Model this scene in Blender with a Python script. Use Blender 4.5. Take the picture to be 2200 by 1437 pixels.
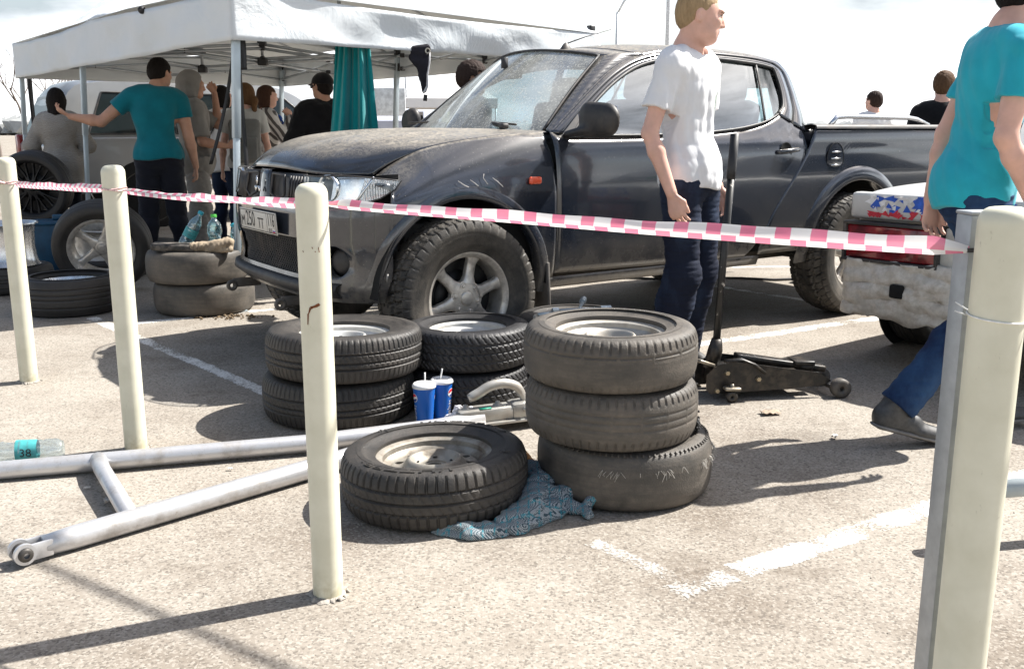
import bpy, bmesh, math, random
import numpy as np
import openvdb as vdb
from mathutils import Vector, Matrix, Euler
random.seed(7); RNG = np.random.default_rng(7)
for o in list(bpy.data.objects): bpy.data.objects.remove(o)
S = bpy.context.scene; COL = S.collection
R = math.radians; PI = math.pi
# ------------------------------------------------------------------ camera
cam = bpy.data.cameras.new('camera'); CAM = bpy.data.objects.new('camera', cam); COL.objects.link(CAM)
CAM.location = (0, 0, 1.22); CAM.rotation_euler = (R(90-12.0), 0, 0)
cam.sensor_width = 36; cam.lens = 2075/2200*36; cam.clip_end = 2000; cam.clip_start = .05
S.camera = CAM
# ------------------------------------------------------------------ light
SUN_EL, SUN_AZ = 50.0, math.degrees(math.atan2(.396, .918))      # azimuth measured from +X towards +Y
sd = Vector((math.cos(R(SUN_EL))*math.cos(R(SUN_AZ)), math.cos(R(SUN_EL))*math.sin(R(SUN_AZ)), math.sin(R(SUN_EL))))
sl = bpy.data.lights.new('sun', 'SUN'); sl.energy = 5.0; sl.angle = R(.53); sl.color = (1, .965, .91)
so = bpy.data.objects.new('sun', sl); COL.objects.link(so); so.rotation_euler = sd.to_track_quat('Z', 'Y').to_euler(); so.location = (5, 2, 9)
W = bpy.data.worlds.new('World'); S.world = W; W.use_nodes = True
nt = W.node_tree; nt.nodes.clear()
def wn(t, **k):
    n = nt.nodes.new(t)
    for a, b in k.items(): setattr(n, a, b)
    return n
wo = wn('ShaderNodeOutputWorld'); bg = wn('ShaderNodeBackground'); bg.inputs[1].default_value = .12
sky = wn('ShaderNodeTexSky', sky_type='NISHITA', sun_disc=False, sun_elevation=R(SUN_EL), sun_rotation=R(90-SUN_AZ))
sky.air_density = 1.2; sky.dust_density = 3.0; sky.ozone_density = 1.0
tc = wn('ShaderNodeTexCoord'); mp = wn('ShaderNodeMapping'); mp.inputs['Scale'].default_value = (1, 1, 3.2)
n1 = wn('ShaderNodeTexNoise'); n1.inputs['Scale'].default_value = 2.3; n1.inputs['Detail'].default_value = 8; n1.inputs['Roughness'].default_value = .58
r1 = wn('ShaderNodeValToRGB'); r1.color_ramp.elements[0].position = .36; r1.color_ramp.elements[1].position = .62
n2 = wn('ShaderNodeTexNoise'); n2.inputs['Scale'].default_value = 4.1; n2.inputs['Detail'].default_value = 6
r2 = wn('ShaderNodeValToRGB'); r2.color_ramp.elements[0].color = (2.7, 3.05, 3.35, 1); r2.color_ramp.elements[1].color = (8.2, 8.3, 8.4, 1)
r2.color_ramp.elements[0].position = .38; r2.color_ramp.elements[1].position = .60
mx = wn('ShaderNodeMixRGB'); lk = nt.links.new
lk(tc.outputs['Generated'], mp.inputs[0]); lk(mp.outputs[0], n1.inputs['Vector']); lk(mp.outputs[0], n2.inputs['Vector'])
lk(n1.outputs['Fac'], r1.inputs[0]); lk(n2.outputs['Fac'], r2.inputs[0])
# cloud cover grows to full towards the horizon
sx = wn('ShaderNodeSeparateXYZ'); lk(tc.outputs['Generated'], sx.inputs[0])
mr = wn('ShaderNodeMapRange'); mr.inputs[1].default_value = .0; mr.inputs[2].default_value = .16; mr.inputs[3].default_value = .9; mr.inputs[4].default_value = 0
lk(sx.outputs['Z'], mr.inputs[0])
ma = wn('ShaderNodeMath', operation='ADD', use_clamp=True); lk(r1.outputs[0], ma.inputs[0]); lk(mr.outputs[0], ma.inputs[1])
lk(ma.outputs[0], mx.inputs[0]); lk(sky.outputs[0], mx.inputs[1]); 
# bright hazy band low down, dimmer cloud overhead
m2_ = wn('ShaderNodeMapRange', interpolation_type='SMOOTHSTEP'); m2_.inputs[1].default_value = .02; m2_.inputs[2].default_value = .36; m2_.inputs[3].default_value = 1.0; m2_.inputs[4].default_value = .13
lk(sx.outputs['Z'], m2_.inputs[0]); vm = wn('ShaderNodeVectorMath', operation='SCALE'); lk(r2.outputs[0], vm.inputs[0]); lk(m2_.outputs[0], vm.inputs['Scale'])
lk(vm.outputs[0], mx.inputs[2]); lk(mx.outputs[0], bg.inputs[0]); lk(bg.outputs[0], wo.inputs[0])
S.view_settings.view_transform = 'Standard'; S.view_settings.look = 'None'; S.view_settings.gamma = 1; S.view_settings.exposure = 1.1
S.cycles.max_bounces = 6; S.cycles.transparent_max_bounces = 12; S.cycles.diffuse_bounces = 3; S.cycles.caustics_reflective = False; S.cycles.caustics_refractive = False
try: S.cycles.use_denoising = True
except Exception: pass
# ------------------------------------------------------------------ materials
class NB:
    def __init__(s, name):
        s.m = bpy.data.materials.new(name); s.m.use_nodes = True; s.t = s.m.node_tree; s.b = s.t.nodes['Principled BSDF']; s.out = s.t.nodes['Material Output']
        s.tc = s.t.nodes.new('ShaderNodeTexCoord')
    def n(s, ty, ins=None, **k):
        n = s.t.nodes.new(ty)
        for a, b in k.items(): setattr(n, a, b)
        for a, b in (ins or {}).items(): s.set(n, a, b)
        return n
    def set(s, n, a, b):
        if isinstance(b, bpy.types.NodeSocket): s.t.links.new(b, n.inputs[a])
        else: n.inputs[a].default_value = b
    def noise(s, sc, det=4, rough=.55, vec=None, mapsc=None, dist=0):
        v = vec or s.tc.outputs['Object']
        if mapsc: v = s.n('ShaderNodeMapping', {0: v, 'Scale': mapsc}).outputs[0]
        return s.n('ShaderNodeTexNoise', {'Vector': v, 'Scale': sc, 'Detail': det, 'Roughness': rough, 'Distortion': dist}).outputs['Fac']
    def ramp(s, f, a, b, c0=(0, 0, 0, 1), c1=(1, 1, 1, 1)):
        r = s.n('ShaderNodeValToRGB', {0: f}); e = r.color_ramp.elements
        if a > b: a, b, c0, c1 = b, a, c1, c0
        e[0].position = a; e[1].position = b; e[0].color = c0; e[1].color = c1
        return r.outputs[0]
    def mix(s, f, a, b, mode='MIX'):
        return s.n('ShaderNodeMixRGB', {0: f, 1: a, 2: b}, blend_type=mode).outputs[0]
    def math(s, op, a, b=0.0, c=0.0, clamp=False):
        return s.n('ShaderNodeMath', {0: a, 1: b, 2: c}, operation=op, use_clamp=clamp).outputs[0]
    def bump(s, h, st=.3, d=.01, nrm=None):
        i = {'Height': h, 'Strength': st, 'Distance': d}
        if nrm: i['Normal'] = nrm
        return s.n('ShaderNodeBump', i).outputs[0]
    def P(s, **k):
        for a, b in k.items(): s.set(s.b, a.replace('_', ' '), b)
        return s
def c4(c): return (*c, 1) if len(c) == 3 else c
MATS = {}
def simple(name, col, rough=.6, metal=0, var=.25, nsc=12, bump=0, bsc=80, spec=.5, dirt=None, dirt_amt=.5, coat=0):
    """plain material with tonal variation, optional dust in patches"""
    if name in MATS: return MATS[name]
    b = NB(name); dk = tuple(x*(1-var) for x in col); lt = tuple(min(1, x*(1+var)) for x in col)
    c = b.mix(b.ramp(b.noise(nsc, 5), .3, .7), c4(dk), c4(lt))
    rr = b.math('MULTIPLY_ADD', b.noise(nsc*2.3, 3), .25, rough-.12)
    if dirt:
        f = b.math('MULTIPLY', b.ramp(b.noise(nsc*.7, 7, .65), .45, .7), dirt_amt)
        c = b.mix(f, c, c4(dirt)); rr = b.math('ADD', rr, b.math('MULTIPLY', f, .3), clamp=True)
    b.P(Base_Color=c, Roughness=rr, Metallic=metal, Specular_IOR_Level=spec, Coat_Weight=coat)
    if bump: b.P(Normal=b.bump(b.noise(bsc, 4), bump, .01))
    MATS[name] = b.m; return b.m
def rubber(name, base=(.022, .021, .02), dust=(.16, .14, .12), amt=.6, seed=0.):
    b = NB(name)
    v = b.n('ShaderNodeMapping', {0: b.tc.outputs['Object'], 'Location': (seed, seed*.7, 0)}).outputs[0]
    f = b.ramp(b.noise(5.5, 8, .66, v), .36, .66); f2 = b.ramp(b.noise(46, 5, .7, v), .35, .75)
    streak = b.ramp(b.noise(7, 5, .6, v, (1, 1, 9)), .42, .62)
    k = b.math('MULTIPLY', b.math('ADD', b.math('MULTIPLY', f, .65), b.math('MULTIPLY', b.math('MULTIPLY', f2, streak), .6), clamp=True), amt, clamp=True)
    c = b.mix(k, c4(base), c4(dust))
    nrm = b.bump(b.noise(160, 3, .6, v), .35, .004)
    b.P(Base_Color=c, Roughness=b.math('MULTIPLY_ADD', k, .32, .5), Specular_IOR_Level=.45, Normal=nrm)
    return b.m
def glassy(name, tint=(.8, .9, .9), alpha=.3, rough=.03, dust=0.0, dcol=(.5, .48, .42), spec=1.0):
    """thin pane: transparent mixed with mirror gloss; optional dust film"""
    b = NB(name); t = b.t
    tr = b.n('ShaderNodeBsdfTransparent', {0: c4(tint)}); gl = b.n('ShaderNodeBsdfGlossy', {0: (.90, .97, 1, 1), 'Roughness': rough})
    fr = b.math('MULTIPLY_ADD', b.math('POWER', b.n('ShaderNodeLayerWeight', {0: .5}).outputs['Facing'], 4.0), .9, .05)
    f = b.math('MULTIPLY_ADD', fr, spec, alpha, clamp=True)
    m = b.n('ShaderNodeMixShader', {0: f, 1: tr.outputs[0], 2: gl.outputs[0]}).outputs[0]
    if dust:
        df = b.n('ShaderNodeBsdfDiffuse', {0: c4(dcol)})
        a = b.math('MULTIPLY', b.ramp(b.noise(3.0, 6, .6), .2, .75), dust); s = b.math('MULTIPLY', b.ramp(b.noise(85, 4, .6), .52, .66), dust*.6)
        d = b.math('ADD', a, s, clamp=True)
        m = b.n('ShaderNodeMixShader', {0: d, 1: m, 2: df.outputs[0]}).outputs[0]
    t.links.new(m, b.out.inputs[0]); return b.m
# ------------------------------------------------------------------ objects
def tag(o, label=None, cat=None, group=None, kind=None):
    if label: o['label'] = label
    if cat: o['category'] = cat
    if group: o['group'] = group
    if kind: o['kind'] = kind
    return o
def empty(name, loc=(0, 0, 0), rz=0, rot=None):
    o = bpy.data.objects.new(name, None); COL.objects.link(o); o.location = loc; o.rotation_euler = rot or (0, 0, rz); o.empty_display_size = .1
    return o
def link(name, me, mat=None, parent=None, loc=None, rot=None, smooth=True):
    o = bpy.data.objects.new(name, me); COL.objects.link(o)
    if mat is not None:
        for m in (mat if isinstance(mat, (list, tuple)) else [mat]): me.materials.append(m)
    if parent: o.parent = parent
    if loc is not None: o.location = loc
    if rot is not None: o.rotation_euler = rot
    if smooth: me.shade_smooth()
    return o
def sharp(o, ang=35):
    try: o.data.set_sharp_from_angle(angle=R(ang))
    except Exception: pass
    return o
def copy_tree(o, parent=None):
    c = o.copy(); COL.objects.link(c)
    if parent: c.parent = parent
    for ch in [x for x in bpy.data.objects if x.parent == o]: copy_tree(ch, c)
    return c
class MB:
    """collects shapes; build() links them as ONE mesh object"""
    def __init__(s): s.v = []; s.f = []; s.m = []
    def add(s, v, f, mi=0):
        k = len(s.v); s.v += [tuple(map(float, p)) for p in v]; s.f += [tuple(i+k for i in q) for q in f]; s.m += [mi]*len(f); return s
    def grid(s, P, mi=0, cu=False, cv=False, flip=False):
        P = np.asarray(P, float); n, m = P.shape[:2]; F = []
        for i in range(n if cu else n-1):
            for j in range(m if cv else m-1):
                q = (i*m+j, ((i+1) % n)*m+j, ((i+1) % n)*m+(j+1) % m, i*m+(j+1) % m)
                F.append(q[::-1] if flip else q)
        return s.add(P.reshape(-1, 3), F, mi)
    def box(s, c, d, rot=None, mi=0, ch=0.0):
        M = (Euler(rot).to_matrix() if rot is not None and not isinstance(rot, Matrix) else (rot or Matrix.Identity(3)))
        x, y, z = [a/2 for a in d]; k = min(ch, x, y, z)
        if not k:
            V = [(i*x, j*y, l*z) for i in (-1, 1) for j in (-1, 1) for l in (-1, 1)]
            F = [(0, 1, 3, 2), (4, 6, 7, 5), (0, 4, 5, 1), (2, 3, 7, 6), (0, 2, 6, 4), (1, 5, 7, 3)]
            return s.add([Vector(c)+M @ Vector(v) for v in V], F, mi)
        bm = bmesh.new(); bmesh.ops.create_cube(bm, size=1)
        for v in bm.verts: v.co = (v.co.x*d[0], v.co.y*d[1], v.co.z*d[2])
        bmesh.ops.bevel(bm, geom=list(bm.edges), offset=k, segments=2, affect='EDGES', profile=.5)
        s.bm(bm, Matrix.Translation(c) @ M.to_4x4(), mi); return s
    def bm(s, bm, M=Matrix.Identity(4), mi=0):
        bm.verts.index_update(); s.add([M @ v.co for v in bm.verts], [[v.index for v in f.verts] for f in bm.faces], mi); bm.free(); return s
    def tube(s, pts, r, n=10, mi=0, cap=True, flat=None):
        """tube along a polyline; r number or list; flat=(a,b) makes an elliptical section"""
        P = [Vector(p) for p in pts]; m = len(P); rr = r if isinstance(r, (list, tuple)) else [r]*m
        T = [(P[min(i+1, m-1)]-P[max(i-1, 0)]).normalized() for i in range(m)]
        u = T[0].orthogonal().normalized(); V = []
        if abs(T[0].z) < .9: u = (Vector((0, 0, 1))-T[0]*T[0].z).normalized()
        for i in range(m):
            u = (u-T[i]*u.dot(T[i])).normalized(); w = T[i].cross(u)
            a, b = (flat if flat else (1, 1))
            for j in range(n):
                t = 2*PI*j/n; V.append(P[i]+(u*math.cos(t)*a+w*math.sin(t)*b)*rr[i])
        F = [(i*n+j, i*n+(j+1) % n, (i+1)*n+(j+1) % n, (i+1)*n+j) for i in range(m-1) for j in range(n)]
        if cap: F += [tuple(range(n))[::-1], tuple((m-1)*n+j for j in range(n))]
        return s.add(V, F, mi)
    def lathe(s, prof, n=48, M=Matrix.Identity(4), mi=0, closed=False, a0=0, a1=2*PI):
        """prof list of (r,z) around Z"""
        full = abs(a1-a0-2*PI) < 1e-6; k = n if full else n+1
        P = [[M @ Vector((r*math.cos(a0+(a1-a0)*i/n), r*math.sin(a0+(a1-a0)*i/n), z)) for r, z in prof] for i in range(k)]
        return s.grid([[tuple(v) for v in row] for row in P], mi, cu=full, cv=closed)
    def build(s, name, mat, parent=None, smooth=True, ang=None, loc=None, rot=None, merge=0):
        me = bpy.data.meshes.new(name); me.from_pydata(s.v, [], s.f)
        if any(s.m): me.polygons.foreach_set('material_index', s.m)
        me.validate(); me.update()
        if merge:
            bm = bmesh.new(); bm.from_mesh(me); bmesh.ops.remove_doubles(bm, verts=bm.verts, dist=merge); bmesh.ops.recalc_face_normals(bm, faces=bm.faces); bm.to_mesh(me); bm.free()
        o = link(name, me, mat, parent, loc, rot, smooth)
        if ang: sharp(o, ang)
        return o
def recalc(o):
    bm = bmesh.new(); bm.from_mesh(o.data); bmesh.ops.recalc_face_normals(bm, faces=bm.faces); bm.to_mesh(o.data); bm.free(); return o
def solid(o, t, off=-1):
    m = o.modifiers.new('solid', 'SOLIDIFY'); m.thickness = t; m.offset = off; m.use_even_offset = True; return o
def spline(xs, ys):
    """monotone-ish cubic through points"""
    xs = np.asarray(xs, float); ys = np.asarray(ys, float)
    if xs[0] > xs[-1]: xs = xs[::-1]; ys = ys[::-1]
    h = np.diff(xs); d = np.diff(ys)/h; m = np.zeros(len(xs)); m[0] = d[0]; m[-1] = d[-1]
    for i in range(1, len(xs)-1): m[i] = 0 if d[i-1]*d[i] <= 0 else 2*d[i-1]*d[i]/(d[i-1]+d[i])
    def f(x):
        x = np.clip(x, xs[0], xs[-1]); i = np.clip(np.searchsorted(xs, x)-1, 0, len(h)-1); t = (x-xs[i])/h[i]
        return (2*t**3-3*t**2+1)*ys[i]+(t**3-2*t**2+t)*h[i]*m[i]+(-2*t**3+3*t**2)*ys[i+1]+(t**3-t**2)*h[i]*m[i+1]
    return f
def smooth_poly(pts, n):
    """resample a polyline (any dim) through a Catmull-Rom curve"""
    P = np.asarray(pts, float); L = np.r_[0, np.cumsum(np.linalg.norm(np.diff(P, axis=0), axis=1))]
    t = np.linspace(0, L[-1], n); out = np.zeros((n, P.shape[1]))
    m = np.gradient(P, L, axis=0) if len(P) > 2 else np.repeat((P[1:]-P[:1])/L[-1], 2, 0)
    i = np.clip(np.searchsorted(L, t)-1, 0, len(P)-2); h = L[i+1]-L[i]; u = ((t-L[i])/h)[:, None]; h = h[:, None]
    return (2*u**3-3*u**2+1)*P[i]+(u**3-2*u**2+u)*h*m[i]+(-2*u**3+3*u**2)*P[i+1]+(u**3-u**2)*h*m[i+1]
def resample(pts, n):
    P = np.asarray(pts, float); L = np.r_[0, np.cumsum(np.linalg.norm(np.diff(P, axis=0), axis=1))]; t = np.linspace(0, L[-1], n)
    return np.stack([np.interp(t, L, P[:, k]) for k in range(P.shape[1])], 1)
def coons(bot, top, left, right, n, m):
    """bot,top run along u (left->right); left,right along v (bottom->top)"""
    b, t = resample(bot, n), resample(top, n); l, r = resample(left, m), resample(right, m)
    u = np.linspace(0, 1, n)[:, None, None]; v = np.linspace(0, 1, m)[None, :, None]
    return (1-v)*b[:, None]+v*t[:, None]+(1-u)*l[None]+u*r[None]-((1-u)*(1-v)*b[0]+u*(1-v)*b[-1]+(1-u)*v*t[0]+u*v*t[-1])
def text_mesh(txt, size, extrude=.0, align='CENTER', shear=0, space=1.0):
    c = bpy.data.curves.new('t', 'FONT'); c.body = txt; c.size = size; c.extrude = extrude; c.align_x = align; c.align_y = 'CENTER'; c.shear = shear; c.space_character = space
    c.resolution_u = 3
    o = bpy.data.objects.new('t', c); COL.objects.link(o); dg = bpy.context.evaluated_depsgraph_get(); dg.update()
    me = bpy.data.meshes.new_from_object(o.evaluated_get(dg)); bpy.data.objects.remove(o); return me
def text_to(mb, txt, size, fn, mi=0, **k):
    """append text to MB, each 2-D point mapped through fn(x,y)->3-D"""
    me = text_mesh(txt, size, **k); bm = bmesh.new(); bm.from_mesh(me)
    bmesh.ops.triangulate(bm, faces=bm.faces); bm.verts.index_update()
    mb.add([fn(v.co.x, v.co.y) for v in bm.verts], [[v.index for v in f.verts] for f in bm.faces], mi); bm.free(); bpy.data.meshes.remove(me)
# ------------------------------------------------------------------ signed distance sculpting
class SDF:
    def __init__(s, lo, hi, vox):
        s.lo = np.array(lo, float); s.vox = vox; s.n = np.ceil((np.array(hi)-s.lo)/vox).astype(int)+1
        s.a = np.full(s.n, .12, np.float32)
    def sub(s, lo, hi, mg):
        i0 = np.clip(np.floor((np.minimum(lo, hi)-mg-s.lo)/s.vox).astype(int), 0, s.n-1); i1 = np.clip(np.ceil((np.maximum(lo, hi)+mg-s.lo)/s.vox).astype(int)+1, 1, s.n)
        sl_ = tuple(slice(a, b) for a, b in zip(i0, i1)); ax = [s.lo[k]+np.arange(i0[k], i1[k], dtype=np.float32)*s.vox for k in range(3)]
        return sl_, np.meshgrid(*ax, indexing='ij', sparse=True)
    def _mix(s, sl_, d, k, op):
        a = s.a[sl_]
        if op == '+':
            if k <= 0: s.a[sl_] = np.minimum(a, d)
            else:
                h = np.clip(k-np.abs(a-d), 0, None)/k; s.a[sl_] = np.minimum(a, d)-h*h*k*.25
        else:
            d = -d
            if k <= 0: s.a[sl_] = np.maximum(a, d)
            else:
                h = np.clip(k-np.abs(a-d), 0, None)/k; s.a[sl_] = np.maximum(a, d)+h*h*k*.25
    def cone(s, a, b, ra, rb, k=.03, op='+', sq=None):
        """tapered capsule; sq=(axis vector, factor) squashes the section along that axis"""
        a = np.array(a, float); b = np.array(b, float); m = max(ra, rb)
        sl_, (X, Y, Z) = s.sub(np.minimum(a, b)-m, np.maximum(a, b)+m, k+3*s.vox+.01)
        ba = b-a; L = max(ba @ ba, 1e-9); px, py, pz = X-a[0], Y-a[1], Z-a[2]
        t = np.clip((px*ba[0]+py*ba[1]+pz*ba[2])/L, 0, 1); dx, dy, dz = px-ba[0]*t, py-ba[1]*t, pz-ba[2]*t
        if sq is None: d = np.sqrt(dx*dx+dy*dy+dz*dz)
        else:
            ax = np.array(sq[0], float); ax /= np.linalg.norm(ax); q = dx*ax[0]+dy*ax[1]+dz*ax[2]
            d = np.sqrt(np.maximum(dx*dx+dy*dy+dz*dz-q*q, 0)+(q/sq[1])**2)
        s._mix(sl_, (d-(ra+(rb-ra)*t)).astype(np.float32), k, op); return s
    def ell(s, c, r, rot=None, k=.03, op='+'):
        c = np.array(c, float); r = np.array(r, float); m = r.max()
        sl_, (X, Y, Z) = s.sub(c-m, c+m, k+3*s.vox+.01); x, y, z = X-c[0], Y-c[1], Z-c[2]
        M = np.array((rot if isinstance(rot, Matrix) else Euler(rot or (0, 0, 0)).to_matrix()).transposed())
        u = (M[0, 0]*x+M[0, 1]*y+M[0, 2]*z); v = (M[1, 0]*x+M[1, 1]*y+M[1, 2]*z); w = (M[2, 0]*x+M[2, 1]*y+M[2, 2]*z)
        k0 = np.sqrt((u/r[0])**2+(v/r[1])**2+(w/r[2])**2); k1 = np.sqrt((u/r[0]**2)**2+(v/r[1]**2)**2+(w/r[2]**2)**2)+1e-6
        s._mix(sl_, (k0*(k0-1)/k1).astype(np.float32), k, op); return s
    def chain(s, pts, rs, k=.03, **kw):
        for i in range(len(pts)-1): s.cone(pts[i], pts[i+1], rs[i], rs[i+1], k, **kw)
        return s
    def full(s):
        ax = [s.lo[k]+np.arange(s.n[k], dtype=np.float32)*s.vox for k in range(3)]; return np.meshgrid(*ax, indexing='ij', sparse=True)
    def cut(s, p, nrm, k=.0):
        """keep the side opposite to nrm"""
        X, Y, Z = s.full(); n_ = np.array(nrm, float); n_ /= np.linalg.norm(n_)
        d = ((X-p[0])*n_[0]+(Y-p[1])*n_[1]+(Z-p[2])*n_[2]).astype(np.float32); s.a = np.maximum(s.a, d); return s
    def wrinkle(s, amp, sc, seed=0, st=(1, 1, 1)):
        X, Y, Z = s.full(); r = np.random.default_rng(seed); d = 0
        for i in range(7):
            k = r.normal(size=3)*np.array(st)*sc*(.6+.25*i); k2 = r.normal(size=3)*sc*.35
            w = 1.6*np.sin(X*k2[0]+Y*k2[1]+Z*k2[2]+r.uniform(0, 6)); q = np.sin(X*k[0]+Y*k[1]+Z*k[2]+r.uniform(0, 6)+w)
            d = d+(1-np.abs(q)*1.6)/(1+.3*i)
        s.a = s.a+(amp*d/3).astype(np.float32); return s
    def build(s, name, mat, parent=None, iso=0.0, smooth_it=0):
        g = vdb.FloatGrid(.12); g.copyFromArray(s.a.astype(np.float32)); p, q = g.convertToQuads(isovalue=iso)
        p = p*s.vox+s.lo; me = bpy.data.meshes.new(name)
        me.vertices.add(len(p)); me.vertices.foreach_set('co', p.astype(np.float32).ravel())
        q = q[:, ::-1]; n = len(q); me.loops.add(n*4); me.loops.foreach_set('vertex_index', q.astype(np.int32).ravel())
        me.polygons.add(n); me.polygons.foreach_set('loop_start', np.arange(0, n*4, 4, dtype=np.int32)); me.polygons.foreach_set('loop_total', np.full(n, 4, np.int32))
        me.update(calc_edges=True); me.validate()
        # outward orientation
        a = p[q[:, 0]]; b = p[q[:, 1]]; c = p[q[:, 2]]; d = p[q[:, 3]]
        vol = (np.einsum('ij,ij->i', a, np.cross(b, c))+np.einsum('ij,ij->i', a, np.cross(c, d))).sum()
        if vol < 0: me.flip_normals()
        o = link(name, me, mat, parent)
        if smooth_it: m = o.modifiers.new('s', 'SMOOTH'); m.iterations = smooth_it; m.factor = .5
        return o
# ------------------------------------------------------------------ ground
def asphalt_nodes(b):
    o = b.tc.outputs['Object']
    big = b.ramp(b.noise(.8, 6, .62), .38, .62); mid = b.ramp(b.noise(2.6, 7, .62), .36, .66)
    agg = b.n('ShaderNodeTexVoronoi', {'Vector': o, 'Scale': 150.0}); ac = agg.outputs['Distance']
    cell = b.n('ShaderNodeSeparateColor', {0: agg.outputs['Color']}).outputs[0]
    c = b.mix(big, (.180, .150, .120, 1), (.312, .280, .238, 1)); c = b.mix(b.math('MULTIPLY', mid, .55), c, (.36, .33, .285, 1))
    c = b.mix(b.math('MULTIPLY', b.ramp(cell, .62, .95), .42), c, (.46, .43, .38, 1))
    c = b.mix(b.math('MULTIPLY', b.ramp(cell, .30, .05), .55), c, (.08, .07, .06, 1))
    fine = b.noise(260, 3, .7); c = b.mix(b.math('MULTIPLY', b.ramp(fine, .36, .2), .7), c, (.07, .062, .055, 1))
    st = b.ramp(b.noise(1.3, 6, .7, mapsc=(1.0, 1.7, 1)), .57, .72); oil = b.ramp(b.noise(.9, 4, .5, mapsc=(1.2, 1, 1), dist=.6), .66, .74); c = b.mix(b.math('MULTIPLY', oil, .35), c, (.07, .06, .05, 1)); c = b.mix(b.math('MULTIPLY', st, .60), c, (.12, .095, .07, 1))
    h = b.math('MULTIPLY_ADD', b.ramp(ac, .0, .55), -.8, b.math('MULTIPLY', fine, .9)); h = b.math('MULTIPLY_ADD', b.noise(38, 4, .6), .25, h)
    return c, h
b = NB('asphalt'); c, h = asphalt_nodes(b); b.P(Base_Color=c, Roughness=.92, Specular_IOR_Level=.25, Normal=b.bump(h, .75, .0006)); ASPH = b.m
g = MB().grid([[(x, y, 0) for y in (-60, -6, 0, 2, 4, 8, 16, 40, 120, 700)] for x in (-600, -90, -24, -8, -3, 0, 3, 8, 24, 90, 600)], flip=True)
tag(g.build('ground', ASPH, smooth=False), kind='structure')
b = NB('road_paint'); c, h = asphalt_nodes(b)
w = b.math('ADD', b.math('MULTIPLY', b.noise(4.5, 4), .9), b.math('MULTIPLY', b.noise(85, 5, .7), .9))
su = b.n('ShaderNodeSeparateXYZ', {0: b.n('ShaderNodeUVMap', uv_map='UV').outputs[0]}); e1 = b.math('POWER', b.math('ABSOLUTE', b.math('MULTIPLY_ADD', su.outputs[1], 2.0, -1.0)), 5.0); e2 = b.math('POWER', b.math('SUBTRACT', 1.0, b.math('MULTIPLY', su.outputs[0], 2.5), clamp=True), 2.0); w = b.math('MULTIPLY_ADD', b.math('MAXIMUM', e1, e2), .38, w)
f = b.ramp(w, .94, 1.10); pc = b.mix(b.ramp(w, .80, 1.0), (.78, .77, .74, 1), (.55, .53, .48, 1)); b.P(Alpha=b.math('SUBTRACT', 1.0, f))
b.P(Base_Color=pc, Roughness=.85, Specular_IOR_Level=.3, Normal=b.bump(h, .5, .0006)); PAINT = b.m
b = NB('road_paint_worn'); c, h = asphalt_nodes(b)
w = b.math('ADD', b.math('MULTIPLY', b.noise(4.5, 4), .9), b.math('MULTIPLY', b.noise(85, 5, .7), .9))
su = b.n('ShaderNodeSeparateXYZ', {0: b.n('ShaderNodeUVMap', uv_map='UV').outputs[0]}); e1 = b.math('POWER', b.math('ABSOLUTE', b.math('MULTIPLY_ADD', su.outputs[1], 2.0, -1.0)), 5.0); e2 = b.math('POWER', b.math('SUBTRACT', 1.0, b.math('MULTIPLY', su.outputs[0], 2.5), clamp=True), 2.0); w = b.math('MULTIPLY_ADD', b.math('MAXIMUM', e1, e2), .38, w)
f = b.ramp(w, .80, 1.0); pc = b.mix(b.ramp(w, .70, .95), (.62, .60, .56, 1), (.45, .42, .38, 1)); b.P(Alpha=b.math('SUBTRACT', 1.0, f)); b.P(Base_Color=pc, Roughness=.88, Specular_IOR_Level=.3, Normal=b.bump(h, .55, .0006)); PAINTW = b.m
def line(p, q, w, m=PAINT, seed=1, z=.0010):
    r = random.Random(seed); p = Vector((*p, 0)); q = Vector((*q, 0)); d = (q-p).normalized(); n = Vector((-d.y, d.x, 0)); L = (q-p).length; k = max(6, int(L/.035)); g = []
    for i in range(k+1):
        t = p+d*(L*i/k); g.append([tuple(t-n*(w/2+r.uniform(-.004, .005))+Vector((0, 0, z))), tuple(t+n*(w/2+r.uniform(-.005, .004))+Vector((0, 0, z)))])
    o = MB().grid(g, flip=True).build('parking_line', m, smooth=False); uv = o.data.uv_layers.new(name='UV')
    for l in o.data.loops: i_, j_ = divmod(l.vertex_index, 2); uv.data[l.index].uv = (min(i_, k-i_)*L/k/w, j_)
    return tag(o, kind='structure')
line((-2.80, 6.29), (-.62, 3.80), .10, seed=2)
line((.62, 2.515), (3.6, 4.41), .12, PAINT, seed=3); line((.42, 2.39), (.63, 2.52), .12, PAINTW, seed=13, z=.0020)
line((.235, 2.735), (.50, 2.43), .08, PAINTW, seed=4, z=.0014)
line((1.0, 5.42), (4.6, 7.55), .13, seed=5)
line((-2.5, 6.02), (-1.45, 6.72), .10, seed=6, z=.0014)
line((-1.9, 9.0), (3.6, 12.4), .12, seed=7)
line((1.6, 7.6), (2.3, 6.75), .10, seed=8)
line((.2, 8.6), (4.5, 8.75), .10, seed=12)
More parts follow.
